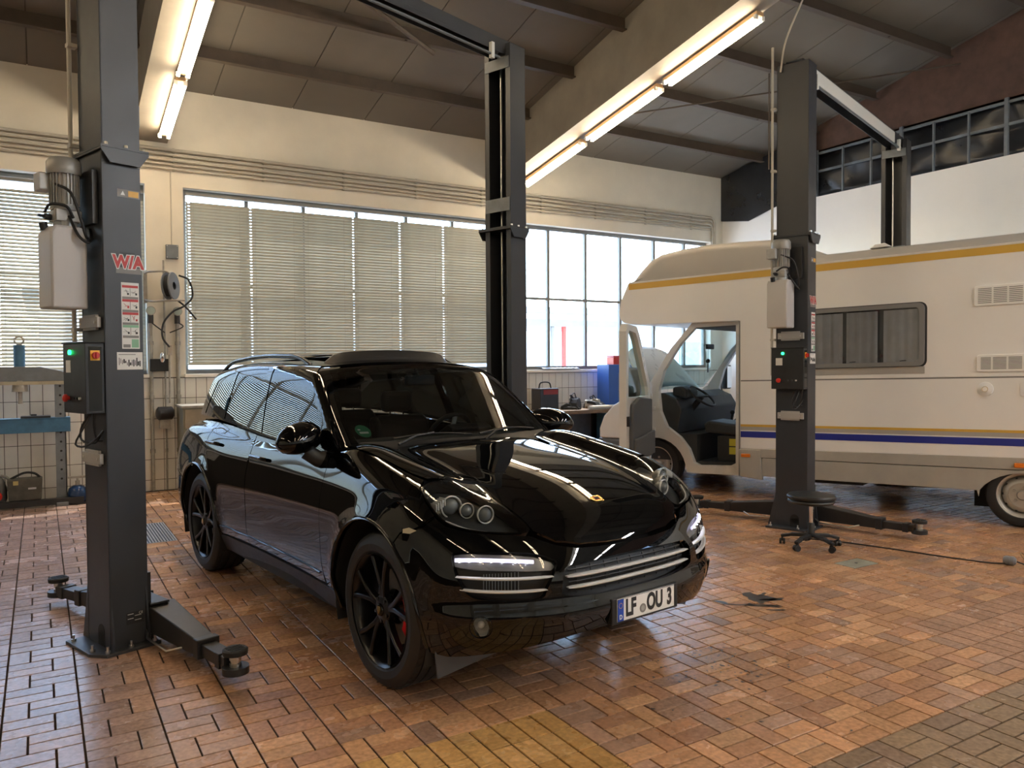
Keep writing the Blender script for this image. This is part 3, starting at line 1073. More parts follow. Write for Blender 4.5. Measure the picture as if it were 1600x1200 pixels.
def make_lift(label, loc, rz):
    t = thing('vehicle_lift', label, 'lift', loc, rz, 'two-post vehicle lifts')
    for (x0, dirx) in ((0, 1), (LL, -1)):
        b = MB()
        c_post(b, x0, dirx, .018, 2.85)
        b.build('post', M['steel'], t, bevel=.003)
        b = MB()
        c_post(b, x0 + dirx * .004, dirx, 2.876, 4.52, w=WA_ - .004)
        b.build('post_extension', M['steel'], t, bevel=.003)
        base_assembly(t, x0, dirx)
        flange(t, x0, dirx)
        # carriage inside the channel and arm yoke
        b = MB()
        lo, hi = sorted((x0 + dirx * .02, x0 + dirx * .205))
        b.box((lo, .06, .06), (hi, .25, .72))
        lo, hi = sorted((x0 + dirx * .215, x0 + dirx * .33))
        b.box((lo, -.03, .05), (hi, .34, .063))
        b.box((lo, -.03, .225), (hi, .34, .24))
        lo, hi = sorted((x0 + dirx * .215, x0 + dirx * .235))
        b.box((lo, .0, .05), (hi, .31, .42))
        b.build('carriage', M['steel_dk'], t, bevel=.004)
        # cover plates and lifting chain rod seen in the open channel
        x1 = x0 + dirx * (WA_ + .002)
        for (za, zb) in ((4.30, 4.40), (3.02, 3.14)):
            b = MB()
            lo, hi = sorted((x1, x1 + dirx * .006))
            b.box((lo, .01, za), (hi, .30, zb))
            b.build('cross_plate', M['grey_steel'], t)
        b = MB()
        b.tube([(x0 + dirx * .12, .19, .7), (x0 + dirx * .12, .19, 4.35)], .012, 8)
        b.build('lift_rod', M['zinc'], t, smooth=60)
        b = MB()
        b.cyl((x0 + dirx * .10, .10, 4.46), (x0 + dirx * .10, .21, 4.46), .05, n=18)
        b.build('cable_pulley', M['zinc'], t, smooth=40)
        lift_arm(t, x0 + dirx * .30, R(-4) * dirx, -1, dirx)
        lift_arm(t, x0 + dirx * .30, R(8) * dirx, 1, dirx)
    # overhead crossbeam with height-limit bracket
    b = MB()
    b.box((.05, .07, 4.43), (LL - .05, .078, 4.55))
    b.box((.05, .07, 4.55), (LL - .05, .24, 4.558))
    b.box((.05, .232, 4.43), (LL - .05, .24, 4.55))
    b.build('crossbeam', M['steel'], t, bevel=.002)
    b = MB()
    b.tube([(.30, .05, 4.37), (LL - .3, .05, 4.37)], .012, 8)
    b.build('limit_bar', M['grey_steel'], t, smooth=60)
    for xx in (.33, LL - .42):
        b = MB()
        b.box((xx, .03, 4.33), (xx + .035, .066, 4.47))
        b.build('limit_bracket', M['white_metal'], t)
    power_post_extras(t)
    # stickers on the front face of the power-unit post
    y = -.0006
    s = sticker(t, M['greyink'], .085, .21, 2.60, 2.645, 'warning_sticker')
    sticker(s, M['yellow'], .146, .204, 2.606, 2.640, 'yellow_field', -.0014)
    b = MB()
    b.prism([(.103, 2.612), (.128, 2.612), (.1155, 2.636)], (0, .0008, 0), (0, -.0016, 0), (1, 0, 0), (0, 0, 1))
    b.build('warning_triangle', M['paper'], s)
    s = sticker(t, M['greyink'], .07, .212, 2.165, 2.20, 'brand_sticker')
    sticker(s, M['ink'], .095, .178, 2.262, 2.285, 'brand_top_bar')
    o = flat_text('W/A', .098, M['paper'], s, (.139, -.0014, 2.228), 'front', .0095, .86)
    o = flat_text('W/A', .098, M['redink'], s, (.139, -.0022, 2.228), 'front', .0045, .86)
    s = sticker(t, M['paper'], .096, .196, 1.735, 2.115, 'instruction_sticker')
    rows = [(2.085, 'redink'), (2.02, 'greyink'), (2.005, 'redink'), (1.945, 'greyink'), (1.93, 'redink'), (1.872, 'greyink'), (1.857, 'greenink'), (1.797, 'greyink')]
    for z, c in rows:
        sticker(s, M[c], .101, .191, z, z + .014, 'print_bar', -.0014)
    rr = random.Random(5)
    for z in (2.038, 1.962, 1.888, 1.814):
        for xc in (.122, .168):
            b = MB()
            for k in range(3):
                a = rr.uniform(0, PI)
                cx, cz = xc + rr.uniform(-.008, .008), z + .022 + rr.uniform(-.006, .006)
                b.bar((cx - .012 * math.cos(a), -.001, cz - .012 * math.sin(a)), (cx + .012 * math.cos(a), -.001, cz + .012 * math.sin(a)), .001, .004, (0, 1, 0))
            b.cbox((xc + .012, -.001, z + .012), (.010, .001, .012))
            b.build('pictogram', M['redink'] if rr.random() < .3 else M['ink'], s)
        sticker(s, M['ink'], .1445, .1465, z, z + .045, 'print_line', -.0014)
    sticker(s, M['greyink'], .103, .143, 1.742, 1.76, 'print_bar', -.0014)
    sticker(s, M['greenink'], .150, .190, 1.742, 1.79, 'print_bar', -.0014)
    s = sticker(t, M['paper'], .066, .218 - .008, 1.615, 1.715, 'data_sticker')
    for k in range(14):
        b = MB()
        cx = .078 + .009 * k
        hgt = rr.uniform(.01, .05)
        b.cbox((cx, -.001, 1.655 + rr.uniform(-.008, .01)), (rr.choice([.003, .006, .008]), .001, hgt))
        b.build('print_mark', M['ink'], s)
    sticker(s, M['greyink'], .075, .17, 1.700, 1.704, 'print_bar', -.0014)
    s = sticker(t, M['ink'], .09, .188, .14, .21, 'type_plate')
    for k in range(4):
        sticker(s, M['paper'], .097 + (.04 if k % 2 else 0), .13 + (.045 if k % 2 else 0), .196 - .013 * k, .199 - .013 * k, 'print_bar', -.0014)
    flat_text('CE', .02, M['paper'], s, (.172, -.0014, .196), 'front')
    return t
LRZ = R(90 - 71.7)
lift1 = make_lift('anthracite two-post lift beside the black car, with red lettering on its front post', (.315, 4.948, 0), LRZ)
lift2 = make_lift('anthracite two-post lift straddling the motorhome, behind the rolling stool', (6.321, 4.952, 0), LRZ)

b = MB()
b.box((.36, .058, 4.40), (LL - .55, .068, 4.535))
b.build('beam_cover', M['white_metal'], lift2, bevel=.003, label='white cover on the overhead beam')
# ---- car body as smooth implicit shells; x forward from the front axle, y sideways, z up (metres)
def ev(tab, x):
    """smooth cubic (natural spline) through table points"""
    xs=np.array([t[0] for t in tab],float); ys=np.array([t[1] for t in tab],float)
    n=len(xs); h=np.diff(xs); A=np.zeros((n,n)); r=np.zeros(n); A[0,0]=A[-1,-1]=1
    for i in range(1,n-1):
        A[i,i-1]=h[i-1]; A[i,i]=2*(h[i-1]+h[i]); A[i,i+1]=h[i]
        r[i]=6*((ys[i+1]-ys[i])/h[i]-(ys[i]-ys[i-1])/h[i-1])
    m=np.linalg.solve(A,r)
    x=np.asarray(x,float); xc=np.clip(x,xs[0],xs[-1])
    k=np.clip(np.searchsorted(xs,xc)-1,0,n-2); d0=xc-xs[k]; d1=xs[k+1]-xc; hk=h[k]
    y=(m[k]*d1**3+m[k+1]*d0**3)/(6*hk)+(ys[k]/hk-m[k]*hk/6)*d1+(ys[k+1]/hk-m[k+1]*hk/6)*d0
    s0=(ys[1]-ys[0])/h[0]-h[0]*m[1]/6; s1=(ys[-1]-ys[-2])/h[-1]+h[-1]*m[-2]/6
    return y+np.where(x<xs[0],(x-xs[0])*s0,0)+np.where(x>xs[-1],(x-xs[-1])*s1,0)
def smax(a,b,k):
    h=np.maximum(k-np.abs(a-b),0)/k
    return np.maximum(a,b)+h*h*h*k/6
PLAN=[(-4.0,.86),(-3.5,.925),(-2.9,.955),(-2.3,.935),(-1.5,.915),(-.8,.925),(-.3,.95),(0,.962),(.4,.96),(.8,.945)]
VERT=[(.19,-.09),(.34,-.045),(.46,-.012),(.64,0),(.79,.002),(.92,-.016),(1.02,-.045),(1.14,-.09)]
TOPC=[(-4.0,1.05),(-3.7,1.11),(-3.2,1.15),(-2.4,1.145),(-1.5,1.12),(-.8,1.13),(-.5,1.17),(-.2,1.14),(.1,1.092),(.4,1.025),(.6,.955),(.78,.865),(.9,.77),(1.0,.66)]
FV=[(.16,-.22),(.26,-.13),(.36,-.035),(.44,.0),(.505,.012),(.555,-.004),(.64,-.006),(.74,-.03),(.86,-.085),(1.0,-.20)]
RV=[(.24,.12),(.44,.02),(.64,0),(.84,.03),(1.04,.09),(1.2,.18)]
def flare(x,z):
    f=0
    for xa,amp in ((0,.022),(-2.895,.02)):
        r=np.hypot(x-xa,z-.40)
        f=f+amp*np.exp(-((r-.44)/.075)**2)
    return f
def Wside(x,z): return ev(PLAN,x)+ev(VERT,z)+flare(x,z)
def Ttop(x,y):
    y=np.abs(y)
    fr=1/(1+np.exp(np.clip(-(x+.62)/.06,-50,50)))            # hood zone
    crown=-.04*(y/.75)**2
    ridge=.055*np.exp(-((y-.74)/.15)**2)*np.clip((.75-x)/.5,0,1)
    valley=-.010*np.exp(-((y-.50)/.09)**2)
    return ev(TOPC,x)+fr*(crown+ridge+valley)
def Xfront(y,z): 
    y=np.abs(y); return .92-.36*(y/.95)**3.0+ev(FV,z)
def Xrear(y,z): return -3.915+.22*(np.abs(y)/.95)**3+ev(RV,z)
def Fbody(x,y,z):
    g1=np.abs(y)-Wside(x,z); g2=(z-Ttop(x,y))*.96
    g3=(x-Xfront(y,z))*.93; g4=(Xrear(y,z)-x)*.95
    return smax(smax(g1,g2,.13),smax(g3,g4,.05),.17)
ROOF=[(-3.9,1.51),(-3.55,1.60),(-3.1,1.66),(-2.6,1.695),(-2.1,1.70),(-1.6,1.685),(-1.2,1.645),(-.8,1.57)]
GB=[(-4.0,.66),(-3.5,.745),(-2.9,.81),(-2.2,.835),(-1.4,.84),(-.7,.83),(-.3,.80)]
def Gside(x,z):
    d=z-1.09; return ev(GB,x)-.20*d-.16*np.clip(d,-.2,1)**2
def Groof(x,y): return ev(ROOF,x)-.045*(np.abs(y)/.6)**2.2
def Xws(y,z):
    d=z-1.16; return -.47-1.34*d-.25*d*d-.13*(np.abs(y)/.7)**2
def Xrw(y,z):
    d=z-1.09; return -3.86+.46*d+.35*d*d+.14*(np.abs(y)/.7)**2.5
def Fgreen(x,y,z):
    g1=(np.abs(y)-Gside(x,z))*.97; g2=(z-Groof(x,y))*.97
    g3=(x-Xws(y,z))*.57; g4=(Xrw(y,z)-x)*.85
    return np.maximum(smax(smax(g1,g2,.11),smax(g3,g4,.02),.05),1.0-z)
def Fall(x,y,z): return -smax(-Fbody(x,y,z),-Fgreen(x,y,z),.05)
def root(F,o,d,t0,t1,n=44):
    """F<0 at t0, >0 at t1 (arrays of origins/dirs)"""
    lo=np.full(len(o),t0,float) if np.isscalar(t0) else t0.copy(); hi=np.full(len(o),t1,float) if np.isscalar(t1) else t1.copy()
    for _ in range(n):
        m=(lo+hi)/2; p=o+d*m[:,None]; s=F(p[:,0],p[:,1],p[:,2])<0
        lo=np.where(s,m,lo); hi=np.where(s,hi,m)
    return o+d*((lo+hi)/2)[:,None]
def grad(F,p,e=2e-3):
    g=np.stack([F(*(p+np.eye(3)[i]*e).T)-F(*(p-np.eye(3)[i]*e).T) for i in range(3)],1)
    return g/np.linalg.norm(g,axis=1)[:,None]

# ---- panels: outlines on the shell, filled with a fine triangulation that follows it
def to_uv(p, mode, c):
    x, y, z = p
    if mode == 'side':
        return (x, z)
    if mode == 'top':
        return (x, y)
    if mode == 'front':
        return (y, z)
    if mode == 'cyl':                     # around the long axis through z=c
        return (x, math.atan2(z - c, abs(y)) * 0.6)
    if mode == 'sph':
        dx, dy, dz = x - c[0], y - c[1], z - c[2]
        return (math.atan2(-dy, dx) * 0.8, math.atan2(dz, math.hypot(dx, dy)) * 0.8)
def rays(uv, mode, c, sgn):
    u, v = uv[:, 0], uv[:, 1]
    n = len(u)
    o = np.zeros((n, 3))
    d = np.zeros((n, 3))
    if mode == 'side':
        o[:, 0], o[:, 2], d[:, 1] = u, v, sgn
    elif mode == 'top':
        o[:, 0], o[:, 1], o[:, 2], d[:, 2] = u, v, 0.5, 1
    elif mode == 'front':
        o[:, 0], o[:, 1], o[:, 2], d[:, 0] = (c if c is not None else -0.3), u, v, 1
    elif mode == 'cyl':
        o[:, 0], o[:, 2] = u, c
        d[:, 1], d[:, 2] = sgn * np.cos(v / .6), np.sin(v / .6)
    elif mode == 'sph':
        o[:] = c
        a, e = u / .8, v / .8
        d[:, 0], d[:, 1], d[:, 2] = np.cos(a) * np.cos(e), -np.sin(a) * np.cos(e), np.sin(e)
    return o, d
def densify(poly, step):
    out = []
    n = len(poly)
    for i in range(n):
        a, b = np.array(poly[i], float), np.array(poly[(i + 1) % n], float)
        k = max(1, int(np.linalg.norm(b - a) / step))
        out += [tuple(a + (b - a) * j / k) for j in range(k)]
    return out
def inside(pts, poly):
    P = np.array(poly)
    x, y = pts[:, 0], pts[:, 1]
    r = np.zeros(len(pts), bool)
    j = len(P) - 1
    for i in range(len(P)):
        xi, yi, xj, yj = P[i, 0], P[i, 1], P[j, 0], P[j, 1]
        c = ((yi > y) != (yj > y)) & (x < (xj - xi) * (y - yi) / (yj - yi + 1e-12) + xi)
        r ^= c
        j = i
    return r
def smooth_poly(pts, n=6, closed=True):
    """rounded outline through points"""
    P = [np.array(p, float) for p in pts]
    m = len(P)
    out = []
    for i in range(m if closed else m - 1):
        a, b, c, d = P[(i - 1) % m], P[i], P[(i + 1) % m], P[(i + 2) % m]
        if not closed:
            a = P[max(i - 1, 0)]
            d = P[min(i + 2, m - 1)]
        for j in range(n):
            t = j / n
            out.append(tuple(0.5 * ((2 * b) + (c - a) * t + (2 * a - 5 * b + 4 * c - d) * t * t + (3 * b - a - 3 * c + d) * t ** 3)))
    if not closed:
        out.append(tuple(P[-1]))
    return out
def shrink_away(uv, amount):
    return uv
def panel_mesh(name, F, mode, outline, m, holes=(), c=None, sgn=-1, step=.035, off=0.0, flange=.014, tmax=2.2, uvspace=False):
    ou = [p if uvspace else to_uv(p, mode, c) for p in outline]
    hu = [[p if uvspace else to_uv(p, mode, c) for p in h] for h in holes]
    loops = [densify(ou, step * .7)] + [densify(h, step * .5) for h in hu]
    vs, ed = [], []
    for lp in loops:
        k = len(vs)
        vs += lp
        ed += [(k + i, k + (i + 1) % len(lp)) for i in range(len(lp))]
    B = np.array(vs)
    lo, hi = B.min(0), B.max(0)
    gx, gy = np.meshgrid(np.arange(lo[0], hi[0], step), np.arange(lo[1], hi[1], step * .87))
    gx = gx + (np.arange(gx.shape[0]) % 2)[:, None] * step / 2
    g = np.stack([gx.ravel(), gy.ravel()], 1)
    ok = inside(g, loops[0])
    for h in loops[1:]:
        ok &= ~inside(g, h)
    g = g[ok]
    if len(g):
        d2 = ((g[:, None, :] - B[None, :, :]) ** 2).sum(2).min(1)
        g = g[d2 > (step * .42) ** 2]
    allv = [Vector(p) for p in vs] + [Vector(p) for p in g]
    rv, re, rf, ov, oe, of = delaunay_2d_cdt(allv, ed, [], 1 if len(loops) == 1 else 0, 1e-7)
    uv = np.array([(p.x, p.y) for p in rv])
    tri = np.array([f for f in rf if len(f) == 3])
    cen = uv[tri].mean(1)
    ok = inside(cen, loops[0])
    for h in loops[1:]:
        ok &= ~inside(cen, h)
    tri = tri[ok]
    o, d = rays(uv, mode, c, sgn)
    P = root(F, o, d, 0.0, tmax)
    N = grad(F, P)
    P = P + N * off
    # orient triangles outwards
    fn = np.cross(P[tri[:, 1]] - P[tri[:, 0]], P[tri[:, 2]] - P[tri[:, 0]])
    flip = (fn * N[tri[:, 0]]).sum(1) < 0
    tri[flip] = tri[flip][:, ::-1]
    V, NN, T = P.tolist(), N.tolist(), tri.tolist()
    if flange:
        cnt = {}
        for t in T:
            for a, b in ((t[0], t[1]), (t[1], t[2]), (t[2], t[0])):
                cnt[(a, b)] = 1
        bd = [(a, b) for (a, b) in cnt if (b, a) not in cnt]
        for a, b in bd:
            e = P[b] - P[a]
            side = np.cross(e, N[a])
            L = np.linalg.norm(side)
            if L < 1e-9:
                continue
            side /= L
            k = len(V)
            V += [P[a].tolist(), P[b].tolist(), (P[b] - N[b] * flange).tolist(), (P[a] - N[a] * flange).tolist()]
            NN += [side.tolist()] * 4
            T.append([k, k + 3, k + 2, k + 1])
    me = bpy.data.meshes.new(name)
    me.from_pydata(V, [], T)
    me.materials.append(m)
    me.polygons.foreach_set('use_smooth', [True] * len(me.polygons))
    me.update()
    me.normals_split_custom_set_from_vertices([Vector(n) for n in NN])
    return me
def mirror_mesh(me, name):
    v = [(p.co.x, -p.co.y, p.co.z) for p in me.vertices]
    f = [tuple(reversed(p.vertices)) for p in me.polygons]
    nn = [None] * len(v)
    for i, p in enumerate(me.polygons):
        for li in p.loop_indices:
            n = me.corner_normals[li].vector
            nn[me.loops[li].vertex_index] = Vector((n.x, -n.y, n.z))
    m2 = bpy.data.meshes.new(name)
    m2.from_pydata(v, [], f)
    for mm in me.materials:
        m2.materials.append(mm)
    m2.polygons.foreach_set('use_smooth', [True] * len(m2.polygons))
    m2.update()
    m2.normals_split_custom_set_from_vertices([n or Vector((0, 0, 1)) for n in nn])
    return m2
def on_shell(pts, F=Fbody, mode='sph', c=(0, 0, .6), off=0.0, sgn=-1):
    uv = np.array([to_uv(p, mode, c) for p in pts])
    o, d = rays(uv, mode, c, sgn)
    P = root(F, o, d, 0.0, 2.2)
    return P + grad(F, P) * off

M['paint'] = mat('black_car_paint', (.0016, .0017, .0020), .3, coat=1.0, spec=0.0)
M['piano'] = mat('gloss_black_trim', (.003, .003, .003), .12)
M['satin'] = mat('satin_black_plastic', (.012, .012, .013), .5, var=.2, scale=20)
M['tint'] = glass('tinted_side_glass', (.035, .04, .04), 1.65)
M['screen'] = glass('windscreen_glass', (.36, .40, .40), 1.5)
M['lens'] = glass('clear_lens', (.80, .82, .82), 1.5)
M['lamp_bowl'] = mat('lamp_reflector', (.62, .62, .62), .22, .5)
M['ball'] = mat('projector_ball', (.16, .17, .18), .04, spec=1.0)
M['bright_ring'] = mat('bright_ring', (.88, .88, .88), .3, .2)
M['drlback'] = mat('daylight_housing', (.20, .20, .21), .25, .4)
M['lampgrey'] = mat('lamp_housing_grey', (.03, .032, .034), .3)
M['drl'] = mat('white_daylight_strip', (.9, .9, 1), .3, emit=(.72, .68, 1.0), estr=.55)
M['led'] = mat('white_led_point', (1, 1, 1), .3, emit=(.95, .93, 1.0), estr=14.0)
M['silver'] = mat('brushed_silver_slat', (.70, .70, .71), .35, .25)
M['leather'] = mat('dark_leather', (.012, .011, .011), .5, var=.2, scale=20)
M['dash'] = mat('dash_plastic', (.014, .014, .015), .6)
M['rim'] = mat('satin_black_rim', (.006, .006, .0075), .28, .2)
M['tyre'] = mat('tyre_rubber', (.016, .016, .017), .62, var=.25, scale=30)
M['gold'] = mat('gold_emblem', (.62, .40, .12), .25, .9)
M['plate'] = mat('plate_white', (.82, .82, .80), .4)
M['eublue'] = mat('plate_blue', (.01, .06, .42), .4)
M['disc'] = mat('brake_disc', (.25, .25, .25), .35, .9)
M['caliper'] = mat('red_caliper', (.45, .012, .02), .35)
M['signal_red'] = mat('tail_red', (.25, .005, .005), .15)
M['stickgreen'] = mat('badge_green', (.02, .22, .10), .45)

CAR_FW = Vector((.1235, -.9923, 0)).normalized()
car = thing('sport_utility_car', 'glossy black sport utility car with open sunroof standing on the brick floor', 'car', (2.357, 3.822, 0), math.atan2(CAR_FW.y, CAR_FW.x))
SPH = (-.02, 0, .62)
def pair(name, me, label=None):
    o = obj(name, me, car)
    q = obj(name, mirror_mesh(me, name), car)
    if label:
        o['label'] = q['label'] = label
    return o, q
def both(pts):
    """mirror an outline half (from y<0 side to centre) into a closed symmetric one"""
    return pts + [(x, -y, z) for x, y, z in reversed(pts) if abs(y) > 1e-6]
AR, AZ, RX = .462, .395, -2.895
def archp(cx, a0, a1, n=18, y=-.96):
    return [(cx + AR * math.cos(R(a0 + (a1 - a0) * k / n)), y, AZ + AR * math.sin(R(a0 + (a1 - a0) * k / n))) for k in range(n + 1)]

# bonnet
hood_half = [(-.545, 0), (-.56, -.30), (-.60, -.55), (-.655, -.72), (-.60, -.775), (-.43, -.795), (-.16, -.792), (.12, -.795), (.245, -.775), (.285, -.69), (.322, -.565), (.43, -.535), (.54, -.52), (.63, -.507), (.725, -.50), (.795, -.42), (.832, -.30), (.848, -.14), (.852, 0)]
hood_out = [(x, -y) for x, y in hood_half[1:-1]][::1]
outline = [(x, y, 0) for x, y in hood_half] + [(x, -y, 0) for x, y in reversed(hood_half[1:-1])]
obj('bonnet', panel_mesh('bonnet', Fbody, 'top', outline, M['paint'], step=.03), car)
# crest on the bonnet
P = on_shell([(.635, 0, .95)], Fbody, 'top')[0]
N = grad(Fbody, np.array([P]))[0]
q = Vector(N).to_track_quat('Z', 'Y').to_matrix().to_4x4()
b = MB(); b.T = Matrix.Translation(Vector(P)) @ q
crest = [(-.030, -.020), (-.010, -.026), (.012, -.025), (.030, -.026), (.034, 0), (.030, .026), (.012, .025), (-.010, .026), (-.030, .020), (-.045, 0)]
b.prism(crest, (0, 0, .004), (0, 0, .0005), (1, 0, 0), (0, 1, 0))
cr = b.build('emblem', M['gold'], car, bevel=.0012, label='gold shield emblem on the bonnet')
b = MB(); b.T = Matrix.Translation(Vector(P)) @ q
for sx in (-1, 1):
    for k in range(3):
        b.cbox((.012 * sx - .003 + .008 * k * 0, -.012 + .012 * k, .005), (.016, .004, .0015))
b.build('emblem_relief', M['redink'], cr)
b = MB(); b.T = Matrix.Translation(Vector(P)) @ q
b.prism([(-.012, -.009), (.012, -.009), (.012, .009), (-.012, .009), (-.018, 0)], (0, 0, .002), (0, 0, .0045), (1, 0, 0), (0, 1, 0))
b.build('emblem_centre', M['ink'], cr)

# front wings
wing = [(-.655, -.795, 1.155), (-.43, -.803, 1.16), (-.16, -.80, 1.138), (.12, -.803, 1.088), (.238, -.785, 1.06), (.272, -.838, 1.04), (.335, -.86, 1.01), (.395, -.873, .975), (.455, -.873, .938), (.43, -.925, .893), (.38, -.95, .868), (.30, -.965, .845)]
wing += archp(0, 57, 193) + [(-.46, -.93, .262), (-.60, -.92, .262), (-.655, -.93, .36), (-.66, -.93, .6), (-.665, -.925, .85), (-.675, -.88, 1.04), (-.70, -.835, 1.125)]
pair('front_wing', panel_mesh('front_wing', Fbody, 'sph', wing, M['paint'], c=(-.12, 0, .55), step=.026))
# front bumper with openings
intake = smooth_poly([(.595, -.868, .782), (.611, -.873, .722), (.63, -.865, .676), (.651, -.852, .635), (.679, -.827, .599), (.716, -.784, .583), (.789, -.678, .573), (.846, -.555, .576), (.853, -.520, .625), (.852, -.468, .712), (.838, -.47, .74), (.800, -.55, .772), (.752, -.648, .785), (.690, -.752, .79), (.63, -.835, .79)], 3)
gr = [(.875, -.455, .602), (.870, -.425, .70), (.879, -.30, .712), (.885, 0, .718)]
gr2 = [(.92, 0, .556), (.915, -.20, .557), (.90, -.36, .565), (.884, -.44, .58)]
grille = both(gr) [:]
grille = gr + [(x, -y, z) for x, y, z in reversed(gr[:-1])] + [(x, -y, z) for x, y, z in reversed(gr2[1:])] + gr2
grille = smooth_poly(grille, 3)
fogc = (.708, -.79, .464)
fog = [(fogc[0], fogc[1] + .052 * math.cos(a), fogc[2] + .052 * math.sin(a)) for a in np.linspace(0, 2 * PI, 20, endpoint=False)]
bump = archp(0, 56, -6, 10) + [(.465, -.94, .305), (.543, -.865, .298), (.683, -.75, .322), (.783, -.602, .350), (.876, -.372, .388), (.9, -.144, .40), (.9, 0, .402)]
bump_top = [(.853, 0, .761), (.852, -.14, .762), (.835, -.33, .772), (.802, -.43, .795), (.735, -.53, .838), (.703, -.612, .85), (.652, -.722, .86), (.588, -.802, .875), (.53, -.855, .893), (.47, -.88, .925), (.44, -.93, .883), (.385, -.955, .86), (.305, -.968, .838)]
half = bump + bump_top
outl = bump[:-1] + [(x, -y, z) for x, y, z in reversed(bump)][0:]
full = bump + [(x, -y, z) for x, y, z in reversed(bump[:-1])] + [(x, -y, z) for x, y, z in reversed(bump_top)][0:] 
full = bump + [(x, -y, z) for x, y, z in reversed(bump[:-1])] + [(x, -y, z) for x, y, z in bump_top[::-1]][:-1] + bump_top
mh = lambda h: [(x, -y, z) for x, y, z in h]
fb = obj('front_bumper', panel_mesh('front_bumper', Fbody, 'sph', full, M['paint'], holes=[intake, mh(intake), grille, fog, mh(fog)], c=SPH, step=.022, flange=.03), car)
# dark linings behind the openings, recessed
def recess(name, hole, m, off, parent, step=.04):
    return obj(name, panel_mesh(name, Fbody, 'sph', hole, m, c=SPH, step=step, off=off, flange=0), parent)
recess('grille_back', grille, M['satin'], -.05, fb)
for hh in (intake, mh(intake)):
    recess('intake_back', hh, M['satin'], -.06, fb)
# honeycomb louvres of the centre grille
for k in range(6):
    z = .585 + .022 * k
    pts = on_shell([(.9, y, z) for y in np.linspace(-.41, .41, 15)], Fbody, 'sph', SPH, -.03)
    b = MB()
    b.tube(pts.tolist(), .004, 5)
    b.build('grille_louvre', M['satin'], fb, smooth=60)
for k in range(9):
    y = -.36 + .09 * k
    pts = on_shell([(.9, y, z) for z in np.linspace(.575, .71, 5)], Fbody, 'sph', SPH, -.032)
    b = MB()
    b.tube(pts.tolist(), .004, 5)
    b.build('grille_rib', M['satin'], fb, smooth=60)
def slat_strip(pts3, hgt, dep, off, m, name, parent, tip=True):
    """polished blade following the bumper: pts3 on the shell"""
    P = on_shell(pts3, Fbody, 'sph', SPH, off)
    N = grad(Fbody, P)
    b = MB()
    n = len(P)
    v, f = [], []
    for i in range(n):
        k = min(1, min(i, n - 1 - i) / 2 + .35) if tip else 1
        nrm = Vector((N[i][0], N[i][1], 0)).normalized()
        c = Vector(P[i])
        hh = hgt * k / 2
        for (dn, dz) in ((-dep, hh * .6), (0, hh), (dep * .35, hh * .35), (dep * .35, -hh * .35), (0, -hh), (-dep, -hh * .6)):
            v.append(c + nrm * dn + Vector((0, 0, dz)))
    for i in range(n - 1):
        for j in range(6):
            f.append((i * 6 + j, i * 6 + (j + 1) % 6, (i + 1) * 6 + (j + 1) % 6, (i + 1) * 6 + j))
    f += [tuple(range(5, -1, -1)), tuple(range((n - 1) * 6, n * 6))]
    b.add(v, f)
    return b.build(name, m, parent, smooth=40)
ys = np.linspace(-.435, .435, 25)
slat_strip([(.9, y, .662 - .002 * 0) for y in ys], .017, .02, -.004, M['silver'], 'grille_slat', fb)
slat_strip([(.9, y, .609) for y in ys * .985], .017, .02, -.004, M['silver'], 'grille_slat', fb)
